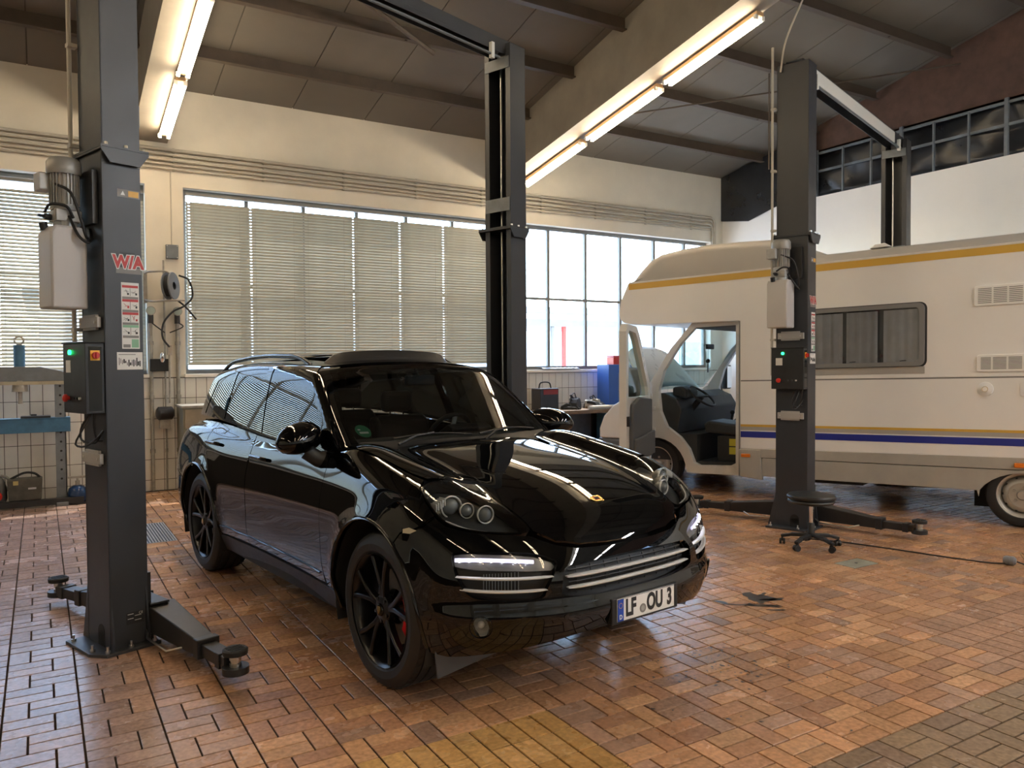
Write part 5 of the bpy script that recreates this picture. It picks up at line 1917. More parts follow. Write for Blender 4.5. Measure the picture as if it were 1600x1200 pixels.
# wheels
def make_wheel(name, loc, sgn, parent):
    w_ = obj(name, None, parent, loc)
    W2 = .142
    tr = .392
    # axis along y; outer face at -y for sgn=+1 -> rotate for the other side
    b = MB()
    prof = [(.285, -W2 + .016), (.30, -W2 + .004), (.335, -W2 - .002), (.365, -W2 + .008), (.383, -W2 + .024), (.390, -W2 + .045)]
    grooves = [-.085, -.03, .03, .085]
    y = -W2 + .045
    for g in grooves:
        prof += [(tr, g - .006), (tr - .007, g - .005), (tr - .007, g + .005), (tr, g + .006)]
    prof += [(.390, W2 - .045), (.383, W2 - .024), (.365, W2 - .008), (.335, W2 + .002), (.30, W2 - .004), (.285, W2 - .016)]
    b.lathe(prof, (0, 0, 0), (0, 1, 0), 64)
    ty = b.build('tyre', M['tyre'], w_, smooth=28)
    b = MB()
    for k in range(48):
        a = 2 * PI * k / 48
        for (ya, yb, sh) in ((-W2 + .024, -.093, .03), (.093, W2 - .024, -.03)):
            p = Vector((math.cos(a) * (tr - .0012), ya, math.sin(a) * (tr - .0012)))
            q_ = Vector((math.cos(a + sh) * (tr + .0008), yb, math.sin(a + sh) * (tr + .0008)))
            b.bar(p, q_, .0035, .003, (math.cos(a), 0, math.sin(a)))
    b.build('tread_sipes', M['rubber'], ty, kind='stuff')
    b = MB()
    b.lathe([(.284, -W2 + .004), (.288, -W2 + .012), (.276, -W2 + .022), (.262, -W2 + .05), (.255, .03), (.262, W2 - .03), (.284, W2 - .006), (.284, W2 - .012)], (0, 0, 0), (0, 1, 0), 56)
    rm_ = b.build('rim_barrel', M['rim'], w_, smooth=35)
    for k in range(5):
        for s2 in (-1, 1):
            a0 = 2 * PI * k / 5 + PI / 2 + .10 * s2
            a1 = 2 * PI * k / 5 + PI / 2 + .26 * s2
            b = MB()
            st = []
            for (r_, aa, yy, hw, dp) in ((.045, a0 * .4 + (2 * PI * k / 5 + PI / 2) * .6, -W2 + .038, .017, .035), (.12, a0 * 1.0, -W2 + .030, .014, .032), (.20, a0 * .4 + a1 * .6, -W2 + .022, .0125, .028), (.272, a1, -W2 + .016, .016, .026)):
                er, et = Vector((math.cos(aa), 0, math.sin(aa))), Vector((-math.sin(aa), 0, math.cos(aa)))
                c = er * r_ + Vector((0, yy, 0))
                st.append([c - et * hw, c - et * hw * .55 - Vector((0, .006, 0)), c + et * hw * .55 - Vector((0, .006, 0)), c + et * hw, c + et * hw * .8 + Vector((0, dp, 0)), c - et * hw * .8 + Vector((0, dp, 0))])
            v = [p for s_ in st for p in s_]
            f = [tuple(range(5, -1, -1)), tuple(range(18, 24))]
            for i in range(3):
                f += [(i * 6 + j, i * 6 + (j + 1) % 6, (i + 1) * 6 + (j + 1) % 6, (i + 1) * 6 + j) for j in range(6)]
            b.add(v, f)
            b.build('spoke', M['rim'], w_, bevel=.003, smooth=40)
    b = MB()
    b.lathe([(0, -W2 + .022), (.05, -W2 + .024), (.072, -W2 + .035), (.080, -W2 + .06), (.06, -W2 + .09)], (0, 0, 0), (0, 1, 0), 32)
    hb = b.build('hub', M['rim'], w_, smooth=40)
    b = MB()
    b.lathe([(0, -W2 + .012), (.028, -W2 + .014), (.033, -W2 + .020), (.033, -W2 + .03)], (0, 0, 0), (0, 1, 0), 24)
    cc = b.build('centre_cap', M['piano'], hb, smooth=40)
    b = MB()
    b.prism([(-.013, .020), (.013, .020), (.016, .005), (.009, -.014), (0, -.023), (-.009, -.014), (-.016, .005)], (0, -.003, 0), (0, -W2 + .013, 0), (1, 0, 0), (0, 0, 1))
    b.build('emblem', M['gold'], hb)
    for k in range(5):
        a = 2 * PI * k / 5 + PI / 2 + PI / 5
        b = MB()
        b.cyl((.058 * math.cos(a), -W2 + .022, .058 * math.sin(a)), (.058 * math.cos(a), -W2 + .045, .058 * math.sin(a)), .010, n=6)
        b.build('wheel_bolt', M['steel_dk'], hb)
    b = MB()
    b.lathe([(.09, -.03), (.19, -.03), (.19, .005), (.09, .005)], (0, 0, 0), (0, 1, 0), 40, closed=True)
    b.build('brake_disc', M['disc'], w_, smooth=30)
    b = MB()
    v, f = [], []
    n = 10
    for k in range(n + 1):
        a = R(-38 + 76 * k / n) if sgn > 0 else R(180 - 38 + 76 * k / n)
        for (r_, yy) in ((.135, -.062), (.205, -.062), (.212, -.03), (.205, .03), (.135, .03)):
            v.append((r_ * math.cos(a), yy, r_ * math.sin(a)))
    for k in range(n):
        f += [(k * 5 + j, k * 5 + (j + 1) % 5, (k + 1) * 5 + (j + 1) % 5, (k + 1) * 5 + j) for j in range(5)]
    f += [(4, 3, 2, 1, 0), tuple(range(n * 5, n * 5 + 5))]
    b.add(v, f)
    b.build('brake_caliper', M['caliper'], w_, bevel=.005, label='red brake caliper')
    if sgn < 0:
        w_.rotation_euler = (0, 0, PI)
    return w_
TY = .93 - .142
make_wheel('wheel', (0, -TY, .392), 1, car)
make_wheel('wheel', (RX, -TY, .392), 1, car)
make_wheel('wheel', (0, TY, .392), -1, car)
make_wheel('wheel', (RX, TY, .392), -1, car)
# ------------------------------------------------------------------ motorhome (x forward from the rear axle, y to its left = towards the viewer)
M['mh_white'] = mat('motorhome_white', (.82, .81, .79), .35, var=.03, scale=1.5)
M['mh_grey'] = mat('motorhome_grey', (.40, .38, .35), .45, var=.06, scale=2)
M['mh_skirt'] = mat('motorhome_skirt', (.38, .36, .32), .5, var=.12, scale=3)
M['mh_yellow'] = mat('stripe_yellow', (.62, .38, .06), .4)
M['mh_blue'] = mat('stripe_blue', (.018, .03, .26), .4)
M['mh_seal'] = mat('grey_seal', (.20, .20, .20), .6)
M['cab_white'] = mat('cab_white', (.66, .66, .64), .3, var=.05, scale=3)
M['cab_dark'] = mat('cab_interior', (.022, .023, .025), .6, var=.3, scale=9)
M['cab_grey'] = mat('cab_trim', (.10, .105, .11), .6, var=.15, scale=6)
M['cab_glass'] = glass('cab_glass', (.80, .90, .90), 1.45)
M['mh_glass'] = glass('acrylic_window', (.86, .87, .88), 1.5)
M['curtain'] = mat('grey_curtain', (.45, .45, .46), .9, var=.15, scale=6)
M['orange'] = mat('orange_lens', (.75, .20, .02), .25)
mh_ = thing('motorhome', 'cream alcove motorhome with yellow and blue stripes and its cab door open', 'motorhome', (8.151, 3.88, 0), R(110))
SH = Matrix(((1, 0, 0, 0), (0, 1, 0, 0), (-.023, 0, 1, 0), (0, 0, 0, 1)))       # it stands slightly nose-down
def mb():
    b = MB()
    b.T = SH
    return b
WD = 2.12
roof_line = [(-1.75, 2.90), (1.95, 2.90), (2.12, 2.95), (2.35, 3.09), (2.55, 3.145), (2.95, 3.17), (3.33, 3.185), (3.68, 3.17), (3.946, 3.14), (4.131, 3.075), (4.272, 2.955), (4.36, 2.84), (4.40, 2.785)]
low_line = [(4.416, 2.755), (4.514, 2.56), (4.545, 2.40), (4.525, 2.31), (4.466, 2.262), (4.34, 2.232), (3.9, 2.212), (3.46, 2.205), (2.88, 2.19)]
# lower body: cream shell of the living area with the alcove
b = mb()
side = [(-1.75, 2.785), (-1.75, .69), (2.87, .66), (2.88, 2.19)] + low_line[::-1][1:] + [(4.40, 2.785)]
b.prism(side, (0, -WD, 0), (0, 0, 0), (1, 0, 0), (0, 0, 1))
body = b.build('living_shell', M['mh_white'], mh_, bevel=.012)
# grey upper cap; shade on the alcove bulge is put into this grey; roof edge rounded off towards the sides
cap = MB(); cap.T = SH
v, f = [], []
prof = [(-1.75, 2.785)] + roof_line + []
ysec = [0, -.02, -.07, -.18, -.5, -WD / 2, -WD + .5, -WD + .18, -WD + .07, -WD + .02, -WD]
drop = [1, .60, .28, .08, .0, -.02, 0, .08, .28, .60, 1]
pts = roof_line
for (x, z) in pts:
    for yy, dr in zip(ysec, drop):
        v.append((x - (.10 * dr if x > 4.0 else 0), yy, z - dr * min(.12, z - 2.785)))
n = len(ysec)
for i in range(len(pts) - 1):
    for j in range(n - 1):
        f.append((i * n + j, i * n + j + 1, (i + 1) * n + j + 1, (i + 1) * n + j))
k0 = len(v)
for (x, z) in pts:
    v += [(x, 0, 2.785), (x, -WD, 2.785)]
for i in range(len(pts) - 1):
    f.append((k0 + 2 * i, k0 + 2 * i + 2, (i + 1) * n, i * n))
    f.append((k0 + 2 * i + 1, i * n + n - 1, (i + 1) * n + n - 1, k0 + 2 * i + 3))
f.append(tuple([k0] + list(range(0, n)) + [k0 + 1]))
cap.add(v, f)
cap.build('roof_cap', M['mh_grey'], mh_, smooth=50)
def stripe(z0, z1, x0, x1, m, name, out=.003):
    b = mb()
    b.box((x0, -.004, z0), (x1, out, z1))
    return b.build(name, m, mh_)
stripe(2.688, 2.765, -1.75, 4.39, M['mh_yellow'], 'upper_stripe')
stripe(2.776, 2.786, -1.75, 4.39, M['mh_white'], 'edge_strip', .008)
stripe(1.468, 1.482, -1.75, 2.86, M['mh_seal'], 'panel_joint', .001)
stripe(1.486, 1.50, -1.75, 2.86, M['mh_white'], 'panel_joint_cap', .004)
stripe(.928, .955, -1.75, 2.86, M['mh_yellow'], 'thin_stripe')
stripe(.885, .928, -1.75, 2.86, M['mh_grey'], 'grey_stripe', .002)
stripe(.800, .872, -1.75, 2.86, M['mh_blue'], 'blue_stripe')
stripe(.33, 2.19, 2.868, 2.884, M['mh_seal'], 'corner_seal', .004)
# grey skirt in two boards, cut around the wheel
b = mb()
b.prism([(-1.75, .575), (2.86, .562), (2.86, .664), (-1.75, .70)], (0, -.03, 0), (0, .004, 0), (1, 0, 0), (0, 0, 1))
b.build('skirt_board', M['mh_skirt'], mh_, bevel=.004)
b = mb()
ar = [(.40 * math.cos(a), .20 + .335 * math.sin(a)) for a in np.linspace(.25, PI - .25, 14)]
ar = [(max(-.385, min(.385, x * 1.05)), z) for x, z in ar]
b.prism([(-1.75, .345), (-.40, .345)] + [(x, z) for x, z in reversed(ar)] + [(.40, .345), (2.60, .345), (2.60, .555), (-1.75, .568)], (0, -.03, 0), (0, .002, 0), (1, 0, 0), (0, 0, 1))
b.build('skirt_board', M['mh_skirt'], mh_, bevel=.004)
b = mb()
b.prism([(2.59, .30), (2.86, .33), (2.88, .655), (2.62, .655)], (0, -.04, 0), (0, .012, 0), (1, 0, 0), (0, 0, 1))
fl_ = b.build('corner_flap', M['mh_skirt'], mh_, bevel=.006)
for x in (2.80,):
    b = mb()
    b.cbox((2.79, .022, .585), (.11, .02, .04))
    b.build('marker_lamp', M['orange'], mh_, bevel=.006, label='orange side marker lamp')
b = mb()
b.cbox((.02, .014, .615), (.13, .03, .045))
b.build('marker_lamp', M['orange'], mh_, bevel=.008, label='orange side marker lamp')
# underfloor
b = mb()
b.box((-1.7, -WD + .02, .60), (2.86, -.03, .68))
b.box((-1.5, -1.45, .30), (2.9, -1.25, .60))
b.box((-1.5, -.85, .30), (2.9, -.65, .60))
b.box((1.5, -.62, .30), (2.3, -.10, .58))
b.build('chassis', M['cab_dark'], mh_)
b = mb()
b.tube([(.45, -.25, .36), (1.1, -.22, .34), (1.3, -.2, .37)], .04, 8)
b.build('exhaust', M['steel_dk'], mh_, smooth=60)
# rear wheel-arch lining
b = mb()
for yy in (-.55,):
    b.prism([(-.5, .1), (.5, .1), (.5, .62), (-.5, .62)], (0, -.02, 0), (0, yy, 0), (1, 0, 0), (0, 0, 1))
b.build('arch_liner', M['rubber'], mh_)
# side window with curtains
def rrect(x0, x1, z0, z1, r, n=5):
    out = []
    for cx, cz, a0 in ((x1 - r, z0 + r, -90), (x1 - r, z1 - r, 0), (x0 + r, z1 - r, 90), (x0 + r, z0 + r, 180)):
        out += [(cx + r * math.cos(R(a0 + 90 * k / n)), cz + r * math.sin(R(a0 + 90 * k / n))) for k in range(n + 1)]
    return out
b = mb()
b.prism(rrect(.86, 2.06, 1.59, 2.27, .07), (0, .004, 0), (0, 0, 0), (1, 0, 0), (0, 0, 1))
wi = b.build('side_window', mat('window_back', (.03, .03, .032), .6), mh_)
b = mb()
o_, i_ = rrect(.88, 2.05, 1.605, 2.26, .06), rrect(.93, 2.0, 1.65, 2.215, .045)
nn = len(o_)
b.add([(x, .034, z) for x, z in o_] + [(x, .034, z) for x, z in i_] + [(x, .002, z) for x, z in o_] + [(x, .010, z) for x, z in i_],
      [(k, (k + 1) % nn, nn + (k + 1) % nn, nn + k) for k in range(nn)] + [(2 * nn + k, 2 * nn + (k + 1) % nn, (k + 1) % nn, k) for k in range(nn)] + [(nn + k, nn + (k + 1) % nn, 3 * nn + (k + 1) % nn, 3 * nn + k) for k in range(nn)])
b.build('window_surround', M['mh_seal'], wi, smooth=40)
b = mb()
b.prism(rrect(.90, 2.03, 1.62, 2.24, .05), (0, .005, 0), (0, .026, 0), (1, 0, 0), (0, 0, 1))
b.build('acrylic_pane', M['mh_glass'], wi)
b = mb()
v, f = [], []
n = 90
for k in range(n + 1):
    x = .93 + 1.07 * k / n
    yy = .013 + .005 * math.sin(k * .9) + .003 * math.sin(k * .37 + 1)
    v += [(x, yy, 1.65), (x, yy, 2.20)]
f = [(2 * k, 2 * k + 1, 2 * k + 3, 2 * k + 2) for k in range(n) if not (28 < k < 34 or 60 < k < 64)]
b.add(v, f)
b.build('curtain', M['curtain'], wi, smooth=80)
for x in (1.05, 1.55):
    b = mb()
    b.bar((x, .033, 1.665), (x + .06, .04, 1.66), .012, .008)
    b.build('window_catch', M['satin'], wi)
b = mb()
b.box((.88, .001, 1.525), (2.05, .006, 1.60))
b.build('window_apron', M['mh_grey'], mh_, bevel=.002)
# refrigerator vents with louvres
for (z0, z1, x1) in ((2.185, 2.385, .44), (1.53, 1.70, .41)):
    b = mb()
    b.prism(rrect(-.14, x1, z0, z1, .025), (0, .016, 0), (0, 0, 0), (1, 0, 0), (0, 0, 1))
    vo = b.build('vent', M['mh_white'], mh_, bevel=.004)
    nl = 9
    for k in range(nl):
        b = mb()
        z = z0 + .03 + (z1 - z0 - .06) * k / (nl - 1)
        b.box((-.10, .0155, z - .0035), (x1 - .035, .0175, z + .0035))
        b.build('vent_slot', M['mh_seal'], vo)
    for x in (.02, .15, .28):
        b = mb()
        b.box((x - .008, .016, z0 + .02), (x + .008, .0185, z1 - .02))
        b.build('vent_rib', M['mh_white'], vo)
b = mb()
b.lathe([(0, .03), (.025, .03), (.03, .022), (.05, .018), (.068, .012), (.07, 0)], (.335, 0, 1.36), (0, 1, 0), 28)
fc_ = b.build('filler_cap', M['mh_white'], mh_, smooth=40)
b = mb()
b.lathe([(.022, .031), (.028, .034), (.028, .02)], (.335, 0, 1.36), (0, 1, 0), 16)
b.build('cap_ring', mat('aged_cream', (.55, .48, .34), .5), fc_, smooth=40)
b = mb()
b.prism(rrect(-.25, .045, 1.29, 1.43, .02), (0, .012, 0), (0, 0, 0), (1, 0, 0), (0, 0, 1))
b.build('service_hatch', M['mh_white'], mh_, bevel=.003)
for x in (1.35, 2.42):
    b = mb()
    b.prism([(x - .1, 2.90 if x < 2 else 3.12), (x + .12, 2.90 if x < 2 else 3.12), (x + .06, 2.94 if x < 2 else 3.165), (x - .04, 2.945 if x < 2 else 3.17)], (0, -.3, 0), (0, -.15, 0), (1, 0, 0), (0, 0, 1))
    b.build('roof_fitting', M['mh_white'], mh_, bevel=.01)
# --- cab
def ring(outer, inner_, y, th, m, name, parent):
    """flat panel with a hole, thickened"""
    vs = [Vector(p) for p in outer] + [Vector(p) for p in inner_]
    no, ni = len(outer), len(inner_)
    ed = [(k, (k + 1) % no) for k in range(no)] + [(no + k, no + (k + 1) % ni) for k in range(ni)]
    rv, re, rf, *_ = delaunay_2d_cdt(vs, ed, [], 0, 1e-6)
    P = np.array([(p.x, p.y) for p in rv])
    tri = [f_ for f_ in rf]
    cen = np.array([P[list(f_)].mean(0) for f_ in tri])
    ok = inside(cen, outer) & ~inside(cen, inner_)
    b = mb()
    n_ = len(P)
    v = [(p[0], y, p[1]) for p in P] + [(p[0], y - th, p[1]) for p in P]
    f = []
    cnt = {}
    for t_, o_ in zip(tri, ok):
        if o_:
            f.append(tuple(t_))
            f.append(tuple(i + n_ for i in reversed(t_)))
            for a, c in zip(t_, list(t_[1:]) + [t_[0]]):
                cnt[(a, c)] = 1
    for (a, c) in cnt:
        if (c, a) not in cnt:
            f.append((c, a, a + n_, c + n_))
    b.add(v, f)
    return b.build(name, m, parent)
fw_arch = [(4.05 + .44 * math.cos(R(a)), .31 + .44 * math.sin(R(a))) for a in np.linspace(62, 190, 12)]
cab_out = [(2.88, .325), (3.60, .318)] + [p for p in reversed(fw_arch)][1:] + [(4.27, .80), (4.27, 1.34), (4.19, 1.38), (3.83, 1.90), (3.53, 2.215), (2.88, 2.19)]
cab_in = [(2.96, .47), (3.03, .435), (3.44, .42), (3.51, .45), (3.58, .62), (3.70, .765), (3.89, .895), (3.98, 1.09), (4.01, 1.36), (3.93, 1.62), (3.70, 1.95), (3.49, 2.15), (2.96, 2.15)]
ring(cab_out, cab_in, -.09, .07, M['cab_white'], 'cab_side', mh_)
ring(cab_out, cab_in, -WD + .16, .07, M['cab_white'], 'cab_side', mh_)
for x, z in ((4.10, 1.13), (4.10, .86), (4.14, 1.30)):
    b = mb()
    b.cbox((x, -.085, z), (.10, .012, .05))
    b.build('door_hinge', M['cab_white'], mh_, bevel=.004)
# floor, firewall, dash, seats
b = mb()
b.box((2.9, -WD + .2, .40), (3.6, -.16, .46))
b.box((3.5, -WD + .2, .46), (4.15, -.16, .80))
b.build('cab_floor', M['cab_dark'], mh_)
b = mb()
b.prism([(3.78, .80), (3.72, 1.12), (3.80, 1.25), (3.98, 1.33), (4.27, 1.30), (4.27, .80)], (0, -WD + .36, 0), (0, -.17, 0), (1, 0, 0), (0, 0, 1))
b.build('dashboard', M['cab_dark'], mh_, bevel=.02)
b = mb()
b.prism([(3.72, 1.24), (3.92, 1.28), (3.92, 1.40), (3.80, 1.42), (3.72, 1.36)], (0, -.36, 0), (0, -.30, 0), (1, 0, 0), (0, 0, 1))
b.build('instrument_binnacle', M['cab_dark'], mh_, bevel=.03)
b = mb()
c0 = Vector((3.62, -.55, 1.27))
ax = Vector((-.62, 0, .78)).normalized()
e1, e2 = Vector((0, 1, 0)), ax.cross(Vector((0, 1, 0))).normalized()
b.tube([c0 + e1 * (.20 * math.cos(t)) + e2 * (.20 * math.sin(t)) for t in np.linspace(0, 2 * PI, 28, endpoint=False)], .015, 8, True)
b.bar(c0 - e1 * .19, c0 + e1 * .19, .03, .02, ax)
b.cyl(c0 - ax * .35, c0, .04, n=10)
b.build('steering_wheel', M['cab_dark'], mh_, smooth=50)
def cab_seat(yc):
    b = mb()
    b.box((2.95, yc - .20, .46), (3.30, yc + .20, .78))
    s = b.build('seat_base', M['cab_dark'], mh_, bevel=.01)
    b = mb()
    b.prism([(2.92, .78), (3.45, .82), (3.47, .93), (3.40, .97), (2.92, .92)], (0, .48, 0), (0, yc - .24, 0), (1, 0, 0), (0, 0, 1))
    b.build('cushion', M['cab_dark'], s, bevel=.03)
    b = mb()
    b.prism([(2.95, .88), (3.07, .92), (2.93, 1.50), (2.89, 1.56), (2.80, 1.50)], (0, .46, 0), (0, yc - .23, 0), (1, 0, 0), (0, 0, 1))
    b.build('backrest', M['cab_dark'], s, bevel=.03)
    return s
s0_ = cab_seat(-.52)
cab_seat(-1.45)
for z in (.70, .595):
    b = mb()
    b.box((3.0, -.322, z - .045), (3.14, -.318, z + .045))
    b.build('notice_sticker', mat('sticker_yellow', (.62, .55, .05), .5) if 'sticker_yellow' not in bpy.data.materials else bpy.data.materials['sticker_yellow'], mh_, label='yellow notice on the seat base')
b = mb()
b.tube([(3.30, -.98, .46), (3.40, -.98, .90), (3.38, -.98, 1.02)], .016, 8)
b.sphere((3.38, -.98, 1.04), .032, 10, 8)
b.build('gear_lever', M['cab_dark'], mh_, smooth=50)
# windscreen between the pillars, mirror, far side glass
b = mb()
b.prism([(3.52, 2.18), (4.235, 1.36), (4.245, 1.37), (3.53, 2.19)], (0, -WD + .40, 0), (0, -.20, 0), (1, 0, 0), (0, 0, 1))
b.build('windscreen', M['cab_glass'], mh_)
b = mb()
b.box((2.88, -WD + .2, 2.14), (3.55, -.12, 2.20))
b.build('cab_roof', M['cab_grey'], mh_)
b = mb()
b.box((2.90, -.85, .46), (2.93, -.10, 2.14)) if False else None
b = mb()
b.cbox((3.72, -1.02, 1.93), (.03, .22, .07))
b.build('rear_view_mirror', M['cab_dark'], mh_, bevel=.01)
b = mb()
b.tube([(3.74, -1.02, 1.90), (3.75, -1.02, 1.70)], .003, 4)
b.sphere((3.75, -1.02, 1.735), .03, 10, 8)
b.cbox((3.75, -1.02, 1.64), (.01, .02, .12))
b.build('dangling_ornament', M['cab_dark'], mh_)
# exterior mirror on the far side
b = mb()
b.cbox((4.0, -WD - .10, 1.50), (.09, .20, .36))
ms = b.build('far_mirror', M['cab_dark'], mh_, bevel=.03)
b = mb()
b.box((3.952, -WD - .18, 1.34), (3.956, -WD - .02, 1.66))
b.build('mirror_glass', M['chrome'], ms)
# front end: wings, raised bonnet, bumper
b = mb()
fr_poly = [(4.24, .80), (4.24, 1.34), (4.50, 1.28), (4.72, 1.16), (4.86, 1.02), (4.93, .85), (4.93, .72), (4.46, .72), (4.40, .62)]
b.prism(fr_poly, (0, -.40, 0), (0, -.12, 0), (1, 0, 0), (0, 0, 1))
b.build('front_wing', M['cab_white'], mh_, bevel=.02)
b = mb()
b.prism(fr_poly, (0, -.40, 0), (0, -WD + .52, 0), (1, 0, 0), (0, 0, 1))
b.build('front_wing', M['cab_white'], mh_, bevel=.02)
b = mb()
b.box((4.50, -WD + .14, .32), (4.98, -.14, .72))
b.build('front_bumper', M['cab_grey'], mh_, bevel=.04)
b = mb()
b.box((4.25, -WD + .5, .60), (4.80, -.5, 1.10))
b.build('engine_bay', M['cab_dark'], mh_)
b = mb()
v, f = [], []
nu, nv = 10, 12
for i in range(nu + 1):
    t_ = i / nu
    for j in range(nv + 1):
        s_ = -1 + 2 * j / nv
        wv = .76 - .12 * t_ ** 2
        x = 4.30 + .58 * t_ - .10 * t_ * t_
        z = 1.40 + .60 * t_ - .04 * t_ ** 3 - .12 * abs(s_) ** 3
        v.append((x - .10 * abs(s_) ** 2.5, -WD / 2 + wv * s_, z))
for i in range(nu):
    for j in range(nv):
        f.append((i * (nv + 1) + j, i * (nv + 1) + j + 1, (i + 1) * (nv + 1) + j + 1, (i + 1) * (nv + 1) + j))
b.add(v, f)
hd = b.build('raised_bonnet', M['cab_white'], mh_, smooth=60)
hd.modifiers.new('thick', 'SOLIDIFY').thickness = .02
b = mb()
b.tube([(4.62, -.5, 1.05), (4.68, -.5, 1.75)], .008, 6)
b.build('bonnet_prop', M['zinc'], mh_)
# open driver's door, hinged at the front pillar and swung out towards the viewer
dT = SH @ Matrix.Translation((4.13, -.075, 0)) @ Matrix.Rotation(R(102), 4, 'Z')       # door length along local +x
def dmb():
    b = MB()
    b.T = dT
    return b
d_out = [(0.02, .50), (.97, .47), (1.0, .60), (1.0, 2.10), (.94, 2.19), (.60, 2.17), (.47, 2.06), (.04, 1.44)]
d_in = [(.10, 1.30), (.92, 1.30), (.92, 2.06), (.88, 2.11), (.64, 2.09), (.54, 2.0), (.14, 1.42)]
def door_ring(outer, inner_, y0, th, m, name, parent):
    vs = [Vector(p) for p in outer] + [Vector(p) for p in inner_]
    no, ni = len(outer), len(inner_)
    ed = [(k, (k + 1) % no) for k in range(no)] + [(no + k, no + (k + 1) % ni) for k in range(ni)]
    rv, re, rf, *_ = delaunay_2d_cdt(vs, ed, [], 0, 1e-6)
    P = np.array([(p.x, p.y) for p in rv])
    cen = np.array([P[list(f_)].mean(0) for f_ in rf])
    ok = inside(cen, outer) & ~inside(cen, inner_)
    b = dmb()
    n_ = len(P)
    v = [(p[0], y0, p[1]) for p in P] + [(p[0], y0 + th, p[1]) for p in P]
    f, cnt = [], {}
    for t_, o_ in zip(rf, ok):
        if o_:
            f += [tuple(t_), tuple(i + n_ for i in reversed(t_))]
            for a, c in zip(t_, list(t_[1:]) + [t_[0]]):
                cnt[(a, c)] = 1
    f += [(c, a, a + n_, c + n_) for (a, c) in cnt if (c, a) not in cnt]
    b.add(v, f)
    return b.build(name, m, parent)
dr = door_ring(d_out, d_in, -.07, .09, M['cab_white'], 'cab_door', mh_)
b = dmb()
b.prism(d_in, (0, .006, 0), (0, -.03, 0), (1, 0, 0), (0, 0, 1))
b.build('door_glass', M['cab_glass'], dr)
b = dmb()
b.prism([(.08, .53), (.90, .53), (.90, .95), (.86, 1.22), (.60, 1.30), (.10, 1.26)], (0, .05, 0), (0, .02, 0), (1, 0, 0), (0, 0, 1))
b.build('door_trim', M['cab_grey'], dr, bevel=.015)
b = dmb()
b.prism([(.10, .56), (.88, .56), (.88, .80), (.10, .86)], (0, .04, 0), (0, .07, 0), (1, 0, 0), (0, 0, 1))
b.build('door_pocket', M['cab_grey'], dr, bevel=.015)
b = dmb()
b.cbox((.97, .03, 1.02), (.05, .05, .12))
b.build('door_lock', M['steel_dk'], dr, bevel=.006)
b = dmb()
b.cbox((.10, -.22, 1.48), (.10, .24, .38))
em = b.build('door_mirror', M['cab_dark'], dr, bevel=.03)
# wheels
def mh_wheel(x, y, sgn):
    w_ = obj('road_wheel', None, mh_, (x, y, .315))
    b = MB()
    r = .315
    b.lathe([(.205, -.09), (.225, -.105), (.27, -.108), (.30, -.095), (r, -.07), (r, -.03), (r - .006, -.028), (r - .006, -.02), (r, -.018), (r, .018), (r - .006, .02), (r - .006, .028), (r, .03), (r, .07), (.30, .095), (.27, .108), (.205, .09)], (0, 0, 0), (0, -1, 0), 48)
    b.build('tyre', M['tyre'], w_, smooth=30)
    b = MB()
    b.lathe([(.205, -.095), (.218, -.10), (.214, -.085), (.195, -.07), (.185, -.04), (.18, -.02), (.165, -.055), (.14, -.075), (.12, -.08), (.12, -.07), (.05, -.066), (.045, -.085), (.04, -.095), (0, -.096)], (0, 0, 0), (0, -1, 0), 40)
    rm_ = b.build('rim', mat('silver_steel_rim', (.46, .44, .40), .42, .5) if 'silver_steel_rim' not in bpy.data.materials else bpy.data.materials['silver_steel_rim'], w_, smooth=35)
    for k in range(5):
        a = 2 * PI * k / 5 + .5
        b = MB()
        b.cyl((.082 * math.cos(a), .062, .082 * math.sin(a)), (.082 * math.cos(a), .086, .082 * math.sin(a)), .016, n=6)
        b.build('wheel_nut', M['galv'], rm_)
    for k in range(10):
        a = 2 * PI * k / 10
        b = MB()
        b.cyl((.165 * math.cos(a), .050, .165 * math.sin(a)), (.165 * math.cos(a), .058, .165 * math.sin(a)), .012, n=8)
        b.build('rim_hole', M['rubber'], rm_)
    if sgn < 0:
        w_.rotation_euler = (0, 0, PI)
    return w_
mh_wheel(.02, -.13, 1)
mh_wheel(4.05, -.24, 1)
mh_wheel(.02, -WD + .13, -1)
mh_wheel(4.05, -WD + .24, -1)
